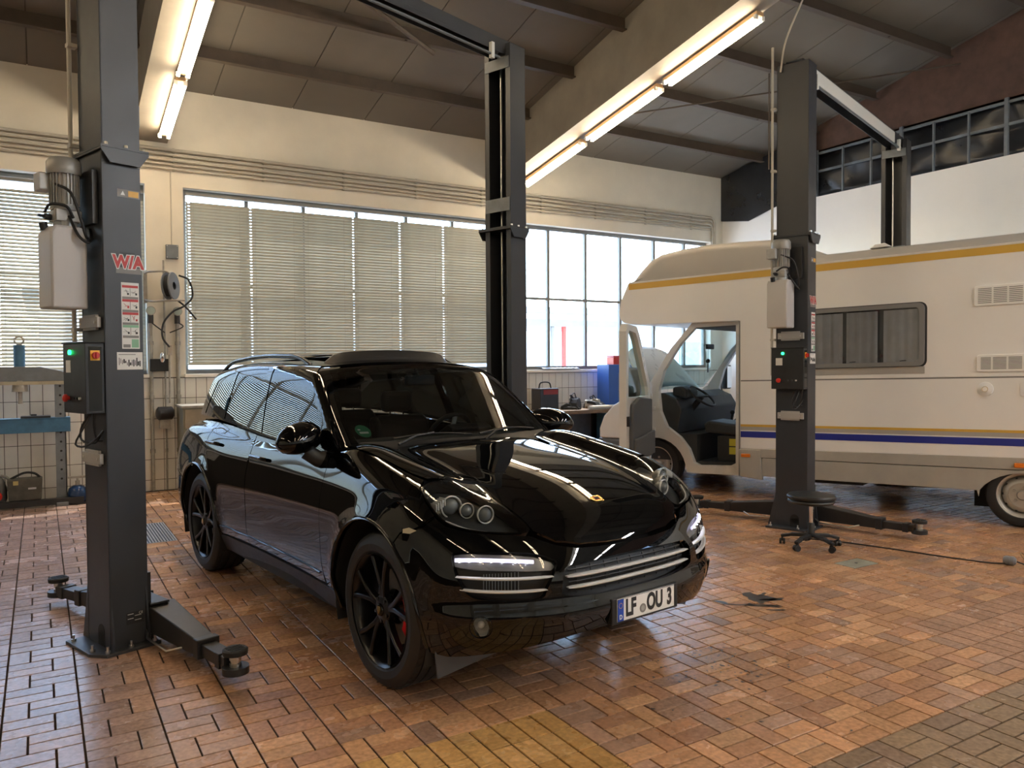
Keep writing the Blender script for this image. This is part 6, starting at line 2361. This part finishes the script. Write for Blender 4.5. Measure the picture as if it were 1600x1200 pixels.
# ------------------------------------------------------------------ rolling stool
t = thing('rolling_stool', 'black round rolling stool standing in front of the lift post', 'stool', (5.80, 4.50, 0), R(20))
b = MB()
b.lathe([(0, .385), (.14, .385), (.185, .392), (.20, .408), (.196, .42), (.19, .424), (.203, .436), (.205, .452), (.195, .465), (.12, .472), (0, .474)], n=40)
b.build('seat', mat('black_vinyl', (.014, .014, .015), .38), t, smooth=35)
b = MB()
b.cyl((0, 0, .19), (0, 0, .39), .0165, n=18)
b.build('gas_column', M['chrome'], t, smooth=40)
b = MB()
b.lathe([(0, .085), (.03, .085), (.03, .21), (.026, .215), (0, .215)], n=20)
b.build('sleeve', M['satin'], t, smooth=40)
b = MB()
b.cyl((0, 0, .372), (0, 0, .386), .09, n=20)
b.build('seat_plate', M['steel_dk'], t, smooth=40)
for k in range(5):
    a = 2 * PI * k / 5 + .45
    c, s = math.cos(a), math.sin(a)
    b = MB()
    b.bar((c * .02, s * .02, .105), (c * .17, s * .17, .095), .042, .03)
    b.bar((c * .16, s * .16, .095), (c * .255, s * .255, .072), .036, .026)
    b.build('leg', M['satin'], t, bevel=.006)
    q = obj('castor', None, t, (c * .245, s * .245, 0))
    q.rotation_euler = (0, 0, a + .7 + k)
    b = MB()
    for e in (-.016, .016):
        b.cyl((0, e - .008, .026), (0, e + .008, .026), .026, n=20)
    b.build('castor_wheel', M['satin'], q, smooth=40)
    b = MB()
    b.cyl((.012, 0, .03), (.012, 0, .075), .008, n=8)
    b.prism([(-.022, .03), (.02, .03), (.022, .055), (0, .06), (-.02, .05)], (0, .016, 0), (0, -.008, 0), (1, 0, 0), (0, 0, 1))
    b.build('castor_fork', M['satin'], q)

# ------------------------------------------------------------------ things on the floor
t = thing('floor_grating', 'rusty steel drain grating set in the floor beside the rear wheel', 'grating', (.768, 7.845, -.006))
GW, GL = .306, .990
for x in (0, GW - .012):
    b = MB()
    b.box((x, 0, 0), (x + .012, GL, .006))
    b.build('frame', M['galv'], t)
for y in (0, GL - .012):
    b = MB()
    b.box((.012, y, 0), (GW - .012, y + .012, .006))
    b.build('frame', M['galv'], t)
for k in range(11):
    b = MB()
    b.box((.022 + .025 * k, .012, .001), (.034 + .025 * k, GL - .012, .0055))
    b.build('bar', M['galv'], t)
b = MB()
b.box((.012, .012, .0003), (GW - .012, GL - .012, .0008))
b.build('pit', M['rubber'], t)
t = thing('cover_plate', 'rectangular grey cover plate in the floor below the stool', 'cover plate', (5.638, 3.94, -.006))
b = MB()
b.box((-.15, -.094, 0), (.15, .094, .006))
b.build('plate', mat('worn_grey_plate', (.34, .33, .26), .6, .2, var=.3, scale=14), t, bevel=.002)
b = MB()
b.cyl((0, 0, .006), (0, 0, .008), .012, n=12)
b.build('screw', M['steel_dk'], t)
# cable with a grey plug ball
b = MB()
b.tube(bez([(6.00, 4.75, .006), (6.17, 4.44, .006), (6.30, 4.05, .006), (6.43, 3.60, .006), (6.53, 3.35, .006), (6.58, 3.24, .02)], 40), .006, 6)
t = thing('floor_cable', 'thin dark cable lying across the bricks with a grey plug', 'cable', (0, 0, 0))
b.build('cable', M['cable'], t, smooth=60)
b = MB()
b.lathe([(0, -.045), (.025, -.043), (.036, -.025), (.036, .0), (.033, .003), (.036, .006), (.036, .03), (.022, .045), (0, .046)], (6.60, 3.245, .037), (.3, -.95, 0), n=20)
b.build('plug', mat('grey_plug', (.16, .17, .19), .5), t, smooth=40)
b = MB()
b.tube(bez([(6.62, 3.20, .035), (6.66, 3.12, .01), (6.75, 3.05, .006), (6.95, 2.95, .006)], 16), .006, 6)
b.build('cable_tail', M['cable'], t, smooth=60)
b = MB()
b.tube(bez([(6.72, 3.10, .006), (6.66, 3.16, .05), (6.72, 3.22, .09), (6.80, 3.16, .02)], 20), .004, 6)
b.build('wire_loop', mat('brown_wire', (.22, .13, .06), .5), t, smooth=60)
# oil stains: thin dark film on the bricks
def blob(cx, cy, rx, ry, rot, seed, z=.0012):
    rr = random.Random(seed)
    n = 26
    ph = [rr.uniform(0, 6.28) for _ in range(4)]
    pts = []
    for k in range(n):
        a = 2 * PI * k / n
        r = 1 + .28 * math.sin(2 * a + ph[0]) + .22 * math.sin(3 * a + ph[1]) + .16 * math.sin(5 * a + ph[2]) + .1 * math.sin(9 * a + ph[3])
        x, y = rx * r * math.cos(a), ry * r * math.sin(a)
        pts.append((cx + x * math.cos(rot) - y * math.sin(rot), cy + x * math.sin(rot) + y * math.cos(rot), z))
    return pts
M['oil'] = mat('oil_film', (.022, .016, .012), .35, var=.4, scale=30)
t = thing('oil_stain', 'dark oil stain on the bricks right of the number plate', 'stain', (4.1, 3.6, 0))
for k, (x, y, rx, ry, rot) in enumerate(((.12, .10, .085, .055, .6), (.17, .03, .05, .02, -.5), (.02, -.01, .08, .014, -.75), (-.08, .06, .07, .010, -.8), (-.14, .16, .012, .05, .3), (.06, -.06, .04, .012, -.7), (-.02, .04, .02, .012, .2), (.20, .14, .03, .012, .4), (.02, -.12, .035, .012, -.6))):
    b = MB()
    b.add(blob(x * 1.1, y * 1.1, rx * 1.35, ry * 1.5, rot, k, .0016), [tuple(range(26))])
    b.build('oil_patch', M['oil'], t)
rr = random.Random(11)
b = MB()
for k in range(170):
    x, y = rr.gauss(3.12, .22), rr.gauss(3.05, .22)
    s_ = rr.uniform(.003, .009)
    p = blob(x, y, s_, s_ * rr.uniform(.6, 1.3), rr.uniform(0, 3), 100 + k)
    b.add(p[::3], [tuple(range(len(p[::3])))])
tag(b.build('oil_spatter', M['oil'], None), 'fine dark oil spatter on the bricks in front of the number plate', 'oil spatter', kind='stuff')
for k, (x, y, r_) in enumerate(((2.45, 2.78, .010), (2.52, 2.72, .006), (2.78, 2.42, .009), (3.05, 2.15, .008), (1.06, 3.52, .007), (3.35, 2.25, .006))):
    b = MB()
    b.add(blob(x, y, r_, r_ * .8, k, 300 + k), [tuple(range(26))])
    tag(b.build('oil_drop', M['oil'], None), ['round oil drop nearest the front tyre reflection', 'tiny oil drop beside the larger one under the bumper', 'lone oil drop on the bricks below the number plate', 'oil drop near the lower edge of the floor', 'dark drop on the bricks by the lift pad', 'small drop on the darker brick border'][k], 'oil drop', 'oil drops on the floor')

# ------------------------------------------------------------------ hydraulic shop press by the left window
PX, PY = -.20, 10.72
t = thing('shop_press', 'old blue and grey hydraulic shop press against the tiled wall', 'press', (PX, PY, 0))
for s in (-1, 1):
    x = .40 * s
    b = MB()
    b.box((x - .055, -.05, .03), (x + .055, -.04, 1.58))
    b.box((x - .055, .04, .03), (x + .055, .05, 1.58))
    b.box((x + s * .045, -.05, .03), (x + s * .055, .05, 1.58))
    b.build('upright', M['grey_steel'], t)
    for k in range(11):
        c = MB()
        c.cyl((x, -.052, .30 + .11 * k), (x, -.049, .30 + .11 * k), .013, n=12)
        c.build('peg_hole', M['rubber'], t)
    b = MB()
    b.box((x - .06, -.24, 0), (x + .06, .26, .045))
    b.build('foot', M['grey_steel'], t, bevel=.004)
b = MB()
b.prism([(-.56, 1.46), (.56, 1.46), (.56, 1.53), (.40, 1.585), (.20, 1.63), (-.20, 1.63), (-.40, 1.585), (-.56, 1.53)], (0, .13, 0), (0, -.065, 0), (1, 0, 0), (0, 0, 1))
b.build('crown', M['grey_steel'], t, bevel=.006)
b = MB()
b.box((-.56, -.075, 1.42), (.56, .075, 1.46))
b.build('crown_flange', mat('cream_flange', (.42, .38, .28), .6, var=.2), t)
b = MB()
b.cyl((0, 0, 1.60), (0, 0, 1.88), .058, n=22)
b.build('ram_cylinder', M['blue_steel'], t, smooth=40)
b = MB()
b.tube([(.045 * math.cos(a), 0, 1.935 + .045 * math.sin(a)) for a in np.linspace(0, 2 * PI, 16, endpoint=False)], .012, 6, True)
b.cyl((0, 0, 1.87), (0, 0, 1.90), .03, n=12)
b.build('lifting_eye', M['galv'], t, smooth=50)
b = MB()
b.cyl((0, 0, 1.34), (0, 0, 1.47), .085, .07, n=20)
b.cyl((0, 0, 1.20), (0, 0, 1.36), .025, n=14)
b.build('ram', M['galv'], t, smooth=40)
b = MB()
b.box((-.50, -.085, .86), (.50, -.065, 1.02))
b.box((-.50, .065, .86), (.50, .085, 1.02))
b.box((-.50, -.09, 1.02), (.50, .09, 1.03))
b.build('bed_beam', M['blue_steel'], t, bevel=.003)
b = MB()
b.box((.0, -.08, 1.03), (.30, .08, 1.055))
b.box((.10, -.03, 1.055), (.16, .03, 1.075))
b.build('press_plate', M['steel_dk'], t, bevel=.003)
b = MB()
b.box((-.62, -.22, .02), (.62, -.14, .09))
b.build('base_rail', M['steel_dk'], t)

# odds and ends at the foot of the press
t = thing('battery_box', 'dirty grey crate of scrap parts under the press', 'crate', (-.16, 10.64, .09))
b = MB()
b.prism([(-.17, 0), (.15, 0), (.165, .25), (-.185, .25)], (0, .22, 0), (0, -.11, 0), (1, 0, 0), (0, 0, 1))
b.build('body', mat('grimy_plastic', (.085, .082, .07), .8, var=.35, scale=9), t, bevel=.015)
b = MB()
b.tube(bez([(-.15, 0, .25), (-.02, 0, .31), (.08, 0, .30), (.14, 0, .25)], 16), .014, 6)
b.build('carry_strap', M['rubber'], t, smooth=60)
b = MB()
b.cbox((-.10, -.115, .21), (.05, .01, .045))
b.build('tag', mat('old_yellow_tag', (.45, .38, .16), .6), t)
b = MB()
b.cbox((.06, -.118, .14), (.08, .012, .02))
b.build('latch', M['zinc'], t)
t = thing('oil_jug', 'grey plastic oil jug with a red cap at the press foot', 'jug', (-.44, 10.66, .09))
b = MB()
b.lathe([(0, 0), (.085, 0), (.095, .03), (.09, .16), (.06, .25), (.03, .29), (.028, .31), (0, .31)], n=20)
b.build('body', mat('grey_jug', (.11, .11, .11), .5, var=.2), t, smooth=50)
b = MB()
b.tube(bez([(.03, 0, .29), (.09, 0, .27), (.12, 0, .20), (.09, 0, .12)], 14), .016, 8)
b.build('handle', mat('grey_jug_handle', (.20, .20, .20), .5), t, smooth=60)
b = MB()
b.cyl((0, -.085, .07), (0, -.11, .065), .05, n=18)
b.build('cap', M['red'], t, smooth=40, label='red cap')
t = thing('blue_canister', 'round dark blue canister on the floor right of the press', 'canister', (.36, 10.62, 0))
b = MB()
b.lathe([(0, .01), (.08, .01), (.105, .05), (.11, .12), (.095, .18), (.05, .215), (0, .22)], n=26)
b.build('body', mat('navy_enamel', (.012, .04, .12), .18), t, smooth=60)
b = MB()
b.cyl((0, 0, .21), (0, 0, .27), .025, n=12)
b.box((-.10, -.02, .30), (.10, .02, .325))
b.cyl((0, 0, .26), (0, 0, .31), .012, n=8)
b.build('pump_handle', M['galv'], t)
b = MB()
b.lathe([(.10, 0), (.115, 0), (.115, .02), (.10, .02)], n=26, closed=True)
b.build('foot_ring', M['steel_dk'], t)
t = thing('spray_tin', 'small pale tin beside the blue canister', 'tin', (.52, 10.66, 0))
b = MB()
b.lathe([(0, 0), (.035, 0), (.035, .15), (.02, .17), (.012, .19), (0, .19)], n=18)
b.build('body', M['alu'], t, smooth=40)
b = MB()
b.lathe([(0, .185), (.018, .185), (.018, .21), (0, .212)], n=14)
b.build('nozzle', M['white_metal'], t, smooth=40)

# ------------------------------------------------------------------ hose reel corner between the windows
t = thing('hose_reel', 'grey air-hose reel on a bent pipe bracket between the two blind windows', 'hose reel', (1.45, YW - .03, 2.65))
b = MB()
b.lathe([(.05, -.05), (.17, -.05), (.175, -.045), (.175, -.035), (.10, -.03), (.10, .03), (.175, .035), (.175, .045), (.17, .05), (.05, .05)], (0, -.25, 0), (.85, -.5, .05), n=36)
dr_ = b.build('drum', mat('reel_grey', (.17, .18, .19), .5, 0, var=.2), t, smooth=35)
b = MB()
for k in range(5):
    b.tube([Vector((0, -.25, 0)) + Vector((.85, -.5, .05)).normalized() * (-.024 + .012 * k) + (Vector((.5, .85, 0)).normalized() * math.cos(a) + Vector((0, 0, 1)) * math.sin(a)) * .135 for a in np.linspace(0, 2 * PI, 28, endpoint=False)], .012, 6, True)
b.build('wound_hose', M['rubber'], dr_, smooth=60, kind='stuff')
b = MB()
b.tube(bez([(-.27, -.02, .17), (-.24, -.18, .175), (-.05, -.26, .18), (0, -.25, .12)], 16), .013, 8)
b.tube(bez([(-.27, -.02, -.17), (-.22, -.20, -.20), (0, -.32, -.19), (.16, -.32, -.18)], 16), .013, 8)
b.cbox((-.27, -.01, 0), (.05, .03, .42))
b.build('bracket', M['galv'], t, smooth=50)
b = MB()
b.cbox((-.02, -.25, -.02), (.05, .09, .30))
b.build('side_plate', M['grey_steel'], t)
b = MB()
b.tube(bez([(.10, -.26, .14), (.22, -.26, .08), (.26, -.27, -.12), (.16, -.27, -.25), (.02, -.26, -.33), (-.09, -.25, -.48), (-.10, -.24, -.66), (-.02, -.22, -.78)], 50), .012, 8)
b.build('air_hose', M['rubber'], t, smooth=60)
b = MB()
b.tube(bez([(.08, -.26, -.18), (.18, -.27, -.27), (.30, -.28, -.42)], 14), .012, 8)
b.build('hose_end', M['rubber'], t, smooth=60)
b = MB()
b.cbox((-.02, -.20, -.82), (.05, .05, .12))
b.tube([(-.02, -.20, -.85), (-.02, -.18, -1.5)], .012, 8)
b.build('gun', M['galv'], t)
for k, (x, r_, top, lab) in enumerate(((1.235, .022, 2.30, 'thin grey riser pipe left of the hose reel gauge'), (1.555, .024, 2.30, 'grey riser pipe below the second gauge'), (1.40, .012, 3.0, 'slim pipe rising to the dark switch box'))):
    b = MB()
    t = thing('riser_pipe', lab, 'pipe', (x, YW - .06, 0), 0, 'pipes below the hose reel')
    b.tube([(0, 0, 0.01), (0, 0, top)], r_, 10)
    b.build('pipe', M['galv'], t, smooth=60)
    for z in (.5, 1.2, 1.9):
        c = MB()
        c.cyl((0, 0, z), (0, 0, z + .05), r_ * 1.45, n=10)
        c.build('coupling', M['galv'], t, smooth=40)
    if k < 2:
        c = MB()
        c.cyl((0, -.03, top + .04), (0, -.055, top + .04), .052, n=20)
        g = c.build('gauge', mat('gauge_face', (.35, .42, .38), .3) if 'gauge_face' not in bpy.data.materials else bpy.data.materials['gauge_face'], t, smooth=40)
        c = MB()
        c.lathe([(.05, -.028), (.058, -.03), (.058, -.058), (.05, -.058)], (0, 0, top + .04), (0, 1, 0), n=22, closed=True)
        c.build('gauge_ring', M['galv'], g, smooth=40)
        c = MB()
        c.cyl((0, 0, top - .12), (0, 0, top), .035, n=12)
        c.build('filter_bowl', M['steel_dk'], t, smooth=40)
        c = MB()
        c.tube(bez([(0, 0, top - .1), (.06, -.05, top - .16), (.16 if k == 0 else -.1, -.05, top - .24)], 12), .008, 6)
        c.build('link_hose', M['rubber'], t, smooth=60)
t = thing('switch_box', 'small dark square switch box high on the cream wall', 'switch box', (1.51, YW - .03, 3.12))
b = MB()
b.cbox((0, 0, 0), (.15, .06, .18))
b.build('lid', M['grey_steel'], t, bevel=.006)
for sx in (-1, 1):
    for sz in (-1, 1):
        b = MB()
        b.cyl((.062 * sx, -.03, .075 * sz), (.062 * sx, -.034, .075 * sz), .006, n=8)
        b.build('screw', M['zinc'], t)
b = MB()
b.tube([(0, .01, .09), (0, .01, 1.04)], .009, 6)
b.build('feed_cable', M['pvc'], t, smooth=60)
t = thing('white_downpipe', 'white square duct standing at the wall behind the front lift post', 'duct', (1.10, YW - .07, 0))
b = MB()
b.box((-.035, -.03, .02), (.035, .03, 2.75))
b.build('duct', M['white_metal'], t, bevel=.004)
for z in (.55, 1.1, 1.6):
    b = MB()
    b.box((-.06, -.035, z), (.04, .035, z + .04))
    b.build('strap', M['zinc'], t)
t = thing('grinder_motor', 'dark grimy electric motor hung on the wall pipes', 'motor', (1.37, YW - .20, 1.02))
b = MB()
b.lathe([(0, -.10), (.06, -.10), (.085, -.08), (.085, .08), (.06, .10), (0, .10)], (0, 0, 0), (1, .2, 0), n=20)
b.build('motor_body', M['steel_dk'], t, smooth=40)
b = MB()
b.box((-.06, -.02, -.20), (.06, .10, -.07))
b.build('bracket', M['galv'], t)
t = thing('black_hanger', 'black air-tool holder hung on the wall below the reel', 'tool holder', (1.33, YW - .135, 1.70))
b = MB()
b.box((-.12, -.03, -.14), (.12, .04, .02))
b.build('plate', M['rubber'], t, bevel=.01)
b = MB()
b.lathe([(0, 0), (.02, 0), (.03, .03), (.022, .10), (.01, .12), (0, .12)], (.02, -.05, -.02), (0, -.2, 1), n=14)
b.build('air_tool', M['chrome'], t, smooth=50)
t = thing('parts_cabinet', 'worn beige-grey tool cabinet half hidden behind the car', 'cabinet', (1.62, 10.45, 0), R(0))
b = MB()
b.box((-.10, 0, .03), (.78, .5, 1.10))
b.build('carcass', mat('cabinet_olive', (.20, .19, .14), .6, var=.25, scale=5), t, bevel=.006)
b = MB()
b.box((-.12, -.02, 1.10), (.80, .52, 1.13))
b.build('top', M['galv'], t, bevel=.004)
for k in range(4):
    b = MB()
    b.box((-.08, -.015, .06 + .26 * k), (.76, 0, .30 + .26 * k))
    d_ = b.build('drawer', mat('drawer_beige', (.26, .22, .16), .6, var=.2) if 'drawer_beige' not in bpy.data.materials else bpy.data.materials['drawer_beige'], t, bevel=.004)
    b = MB()
    b.box((.14, -.035, .22 + .26 * k), (.54, -.015, .24 + .26 * k))
    b.build('pull', M['galv'], d_)

# ------------------------------------------------------------------ workbench below the bare window
t = thing('workbench', 'long cluttered workbench below the bare window', 'workbench', (7.0, 10.32, 0))
b = MB()
b.box((-.1, 0, .80), (4.0, .74, .86))
b.build('bench_top', M['wood'], t, bevel=.004)
for x in (0, 1.3, 2.6, 3.85):
    b = MB()
    b.box((x - .04, .04, 0), (x + .04, .12, .80))
    b.build('leg', M['steel_dk'], t)
    b = MB()
    b.box((x - .04, .60, 0), (x + .04, .68, .80))
    b.build('leg', M['steel_dk'], t)
b = MB()
b.box((0, .08, .22), (3.85, .66, .25))
b.build('shelf', M['wood'], t)
b = MB()
b.box((0.02, .66, .25), (3.83, .68, .80))
b.build('back_panel', M['grey_steel'], t)
t = thing('drawer_unit', 'blue-grey drawer unit under the workbench', 'drawers', (8.25, 10.36, .25))
b = MB()
b.box((0, 0, 0), (.75, .45, .52))
b.build('carcass', M['blue_steel'], t, bevel=.004)
for k in range(3):
    b = MB()
    b.box((.02, -.012, .03 + .165 * k), (.73, 0, .175 + .165 * k))
    q = b.build('drawer', M['blue_steel'], t, bevel=.003)
    c = MB()
    c.box((.25, -.03, .12 + .165 * k), (.50, -.012, .14 + .165 * k))
    c.build('pull', M['zinc'], q)
t = thing('blue_parts_crate', 'tall blue cabinet with pale lettering standing on the workbench', 'cabinet', (8.62, 10.70, .86))
b = MB()
b.box((-.30, -.15, 0), (.42, .18, .74))
bb = b.build('carcass', mat('bright_blue', (.03, .10, .36), .4, var=.1, scale=3), t, bevel=.006)
b = MB()
b.box((-.10, -.155, .03), (.40, -.15, .60))
b.build('door', mat('pale_blue', (.10, .17, .34), .45), t, bevel=.003)
o = obj('lettering', text_mesh('nlay', .12, M['white_metal'], .0006, .001), t, (.12, -.158, .50))
o.rotation_euler = (PI / 2, 0, 0)
t = thing('red_tool_box', 'small bright red box on top of the blue cabinet', 'box', (8.62, 10.72, 1.60))
b = MB()
b.box((-.14, -.10, 0), (.20, .10, .13))
b.build('body', M['red'], t, bevel=.01)
b = MB()
b.box((-.14, -.10, .132), (.20, .10, .155))
b.build('lid', M['red'], t, bevel=.006)
t = thing('battery_charger', 'dark red charger at the end of the workbench beside the lift post', 'charger', (7.12, 10.72, .86))
b = MB()
b.box((-.18, -.14, 0), (.18, .14, .36))
b.build('case', M['steel_dk'], t, bevel=.012)
b = MB()
b.box((-.12, -.145, .26), (.16, -.14, .34))
b.build('front_panel', mat('dull_red', (.20, .02, .02), .5), t)
b = MB()
b.tube(bez([(-.12, 0, .36), (-.08, 0, .45), (.08, 0, .45), (.12, 0, .36)], 14), .012, 6)
b.build('handle', M['satin'], t, smooth=60)
rr = random.Random(21)
def heap(name, label, cat, loc, n, sx, sy, sz, cols, seed):
    rr = random.Random(seed)
    t = thing(name, label, cat, loc)
    for k in range(n):
        b = MB()
        b.T = Matrix.Translation((rr.uniform(-sx, sx), rr.uniform(-sy, sy), 0)) @ Matrix.Rotation(rr.uniform(0, 6), 4, 'Z')
        L, W_, H_ = rr.uniform(.06, .16), rr.uniform(.03, .08), rr.uniform(.03, sz)
        b.prism([(-L, 0), (L, 0), (L * .9, H_ * .6), (L * .3, H_), (-L * .7, H_ * .9), (-L, H_ * .4)], (0, W_ * 2, 0), (0, -W_, 0), (1, 0, 0), (0, 0, 1))
        b.build('component', rr.choice(cols), t, bevel=.008)
    for k in range(3):
        b = MB()
        p = [(rr.uniform(-sx, sx), rr.uniform(-sy, sy), rr.uniform(.02, sz + .06)) for _ in range(5)]
        b.tube(bez(p, 24), .008, 6)
        b.build('loose_cable', M['cable'], t, smooth=60)
    return t
heap('engine_parts', 'black engine part lying on the middle of the workbench', 'engine part', (7.60, 10.60, .86), 6, .10, .08, .20, [M['rubber'], M['steel_dk']], 31)
heap('cable_heap', 'low heap of cables and brackets in front of the blue cabinet', 'cables', (8.08, 10.66, .86), 7, .08, .06, .17, [M['steel_dk'], M['galv'], M['wood']], 32)
heap('tool_heap', 'pile of pale tools on the right of the workbench', 'tools', (8.80, 10.41, .86), 6, .18, .005, .08, [M['galv'], M['zinc'], M['grey_steel']], 33)
b = MB()
b.tube(bez([(7.75, 10.36, .895), (8.1, 10.365, .895), (8.35, 10.36, .895), (8.55, 10.36, .895)], 20), [.03] * 7 + [.035] * 100 if False else .032, 8)
tag(b.build('grey_tube', M['pvc'], None, smooth=60), 'grey plastic tube lying along the front of the workbench', 'tube')
t = thing('sill_sheet', 'crumpled grey sheet lying on the bare window sill', 'sheet', (7.3, YW - .04, ZS))
b = MB()
v, f = [], []
rr = random.Random(9)
for i in range(15):
    for j in range(4):
        v.append((i * .055, -.03 + .06 * j, .006 + .035 * abs(math.sin(i * 1.1 + j)) * (1 if j else .3)))
for i in range(14):
    for j in range(3):
        f.append((i * 4 + j, (i + 1) * 4 + j, (i + 1) * 4 + j + 1, i * 4 + j + 1))
b.add(v, f)
b.build('sheet', M['grey_steel'], t, smooth=60).modifiers.new('thick', 'SOLIDIFY').thickness = .004
# slack cable from the second lift up to the ceiling
b = MB()
b.tube(bez([(6.22, 5.20, 4.45), (6.24, 5.15, 4.75), (6.40, 5.05, 5.2), (6.60, 4.95, 5.7), (6.70, 4.9, 6.2)], 24), .009, 6)
tag(b.build('ceiling_cable', M['pvc'], None, smooth=60), 'pale cable rising from the second lift post to the ceiling', 'cable')
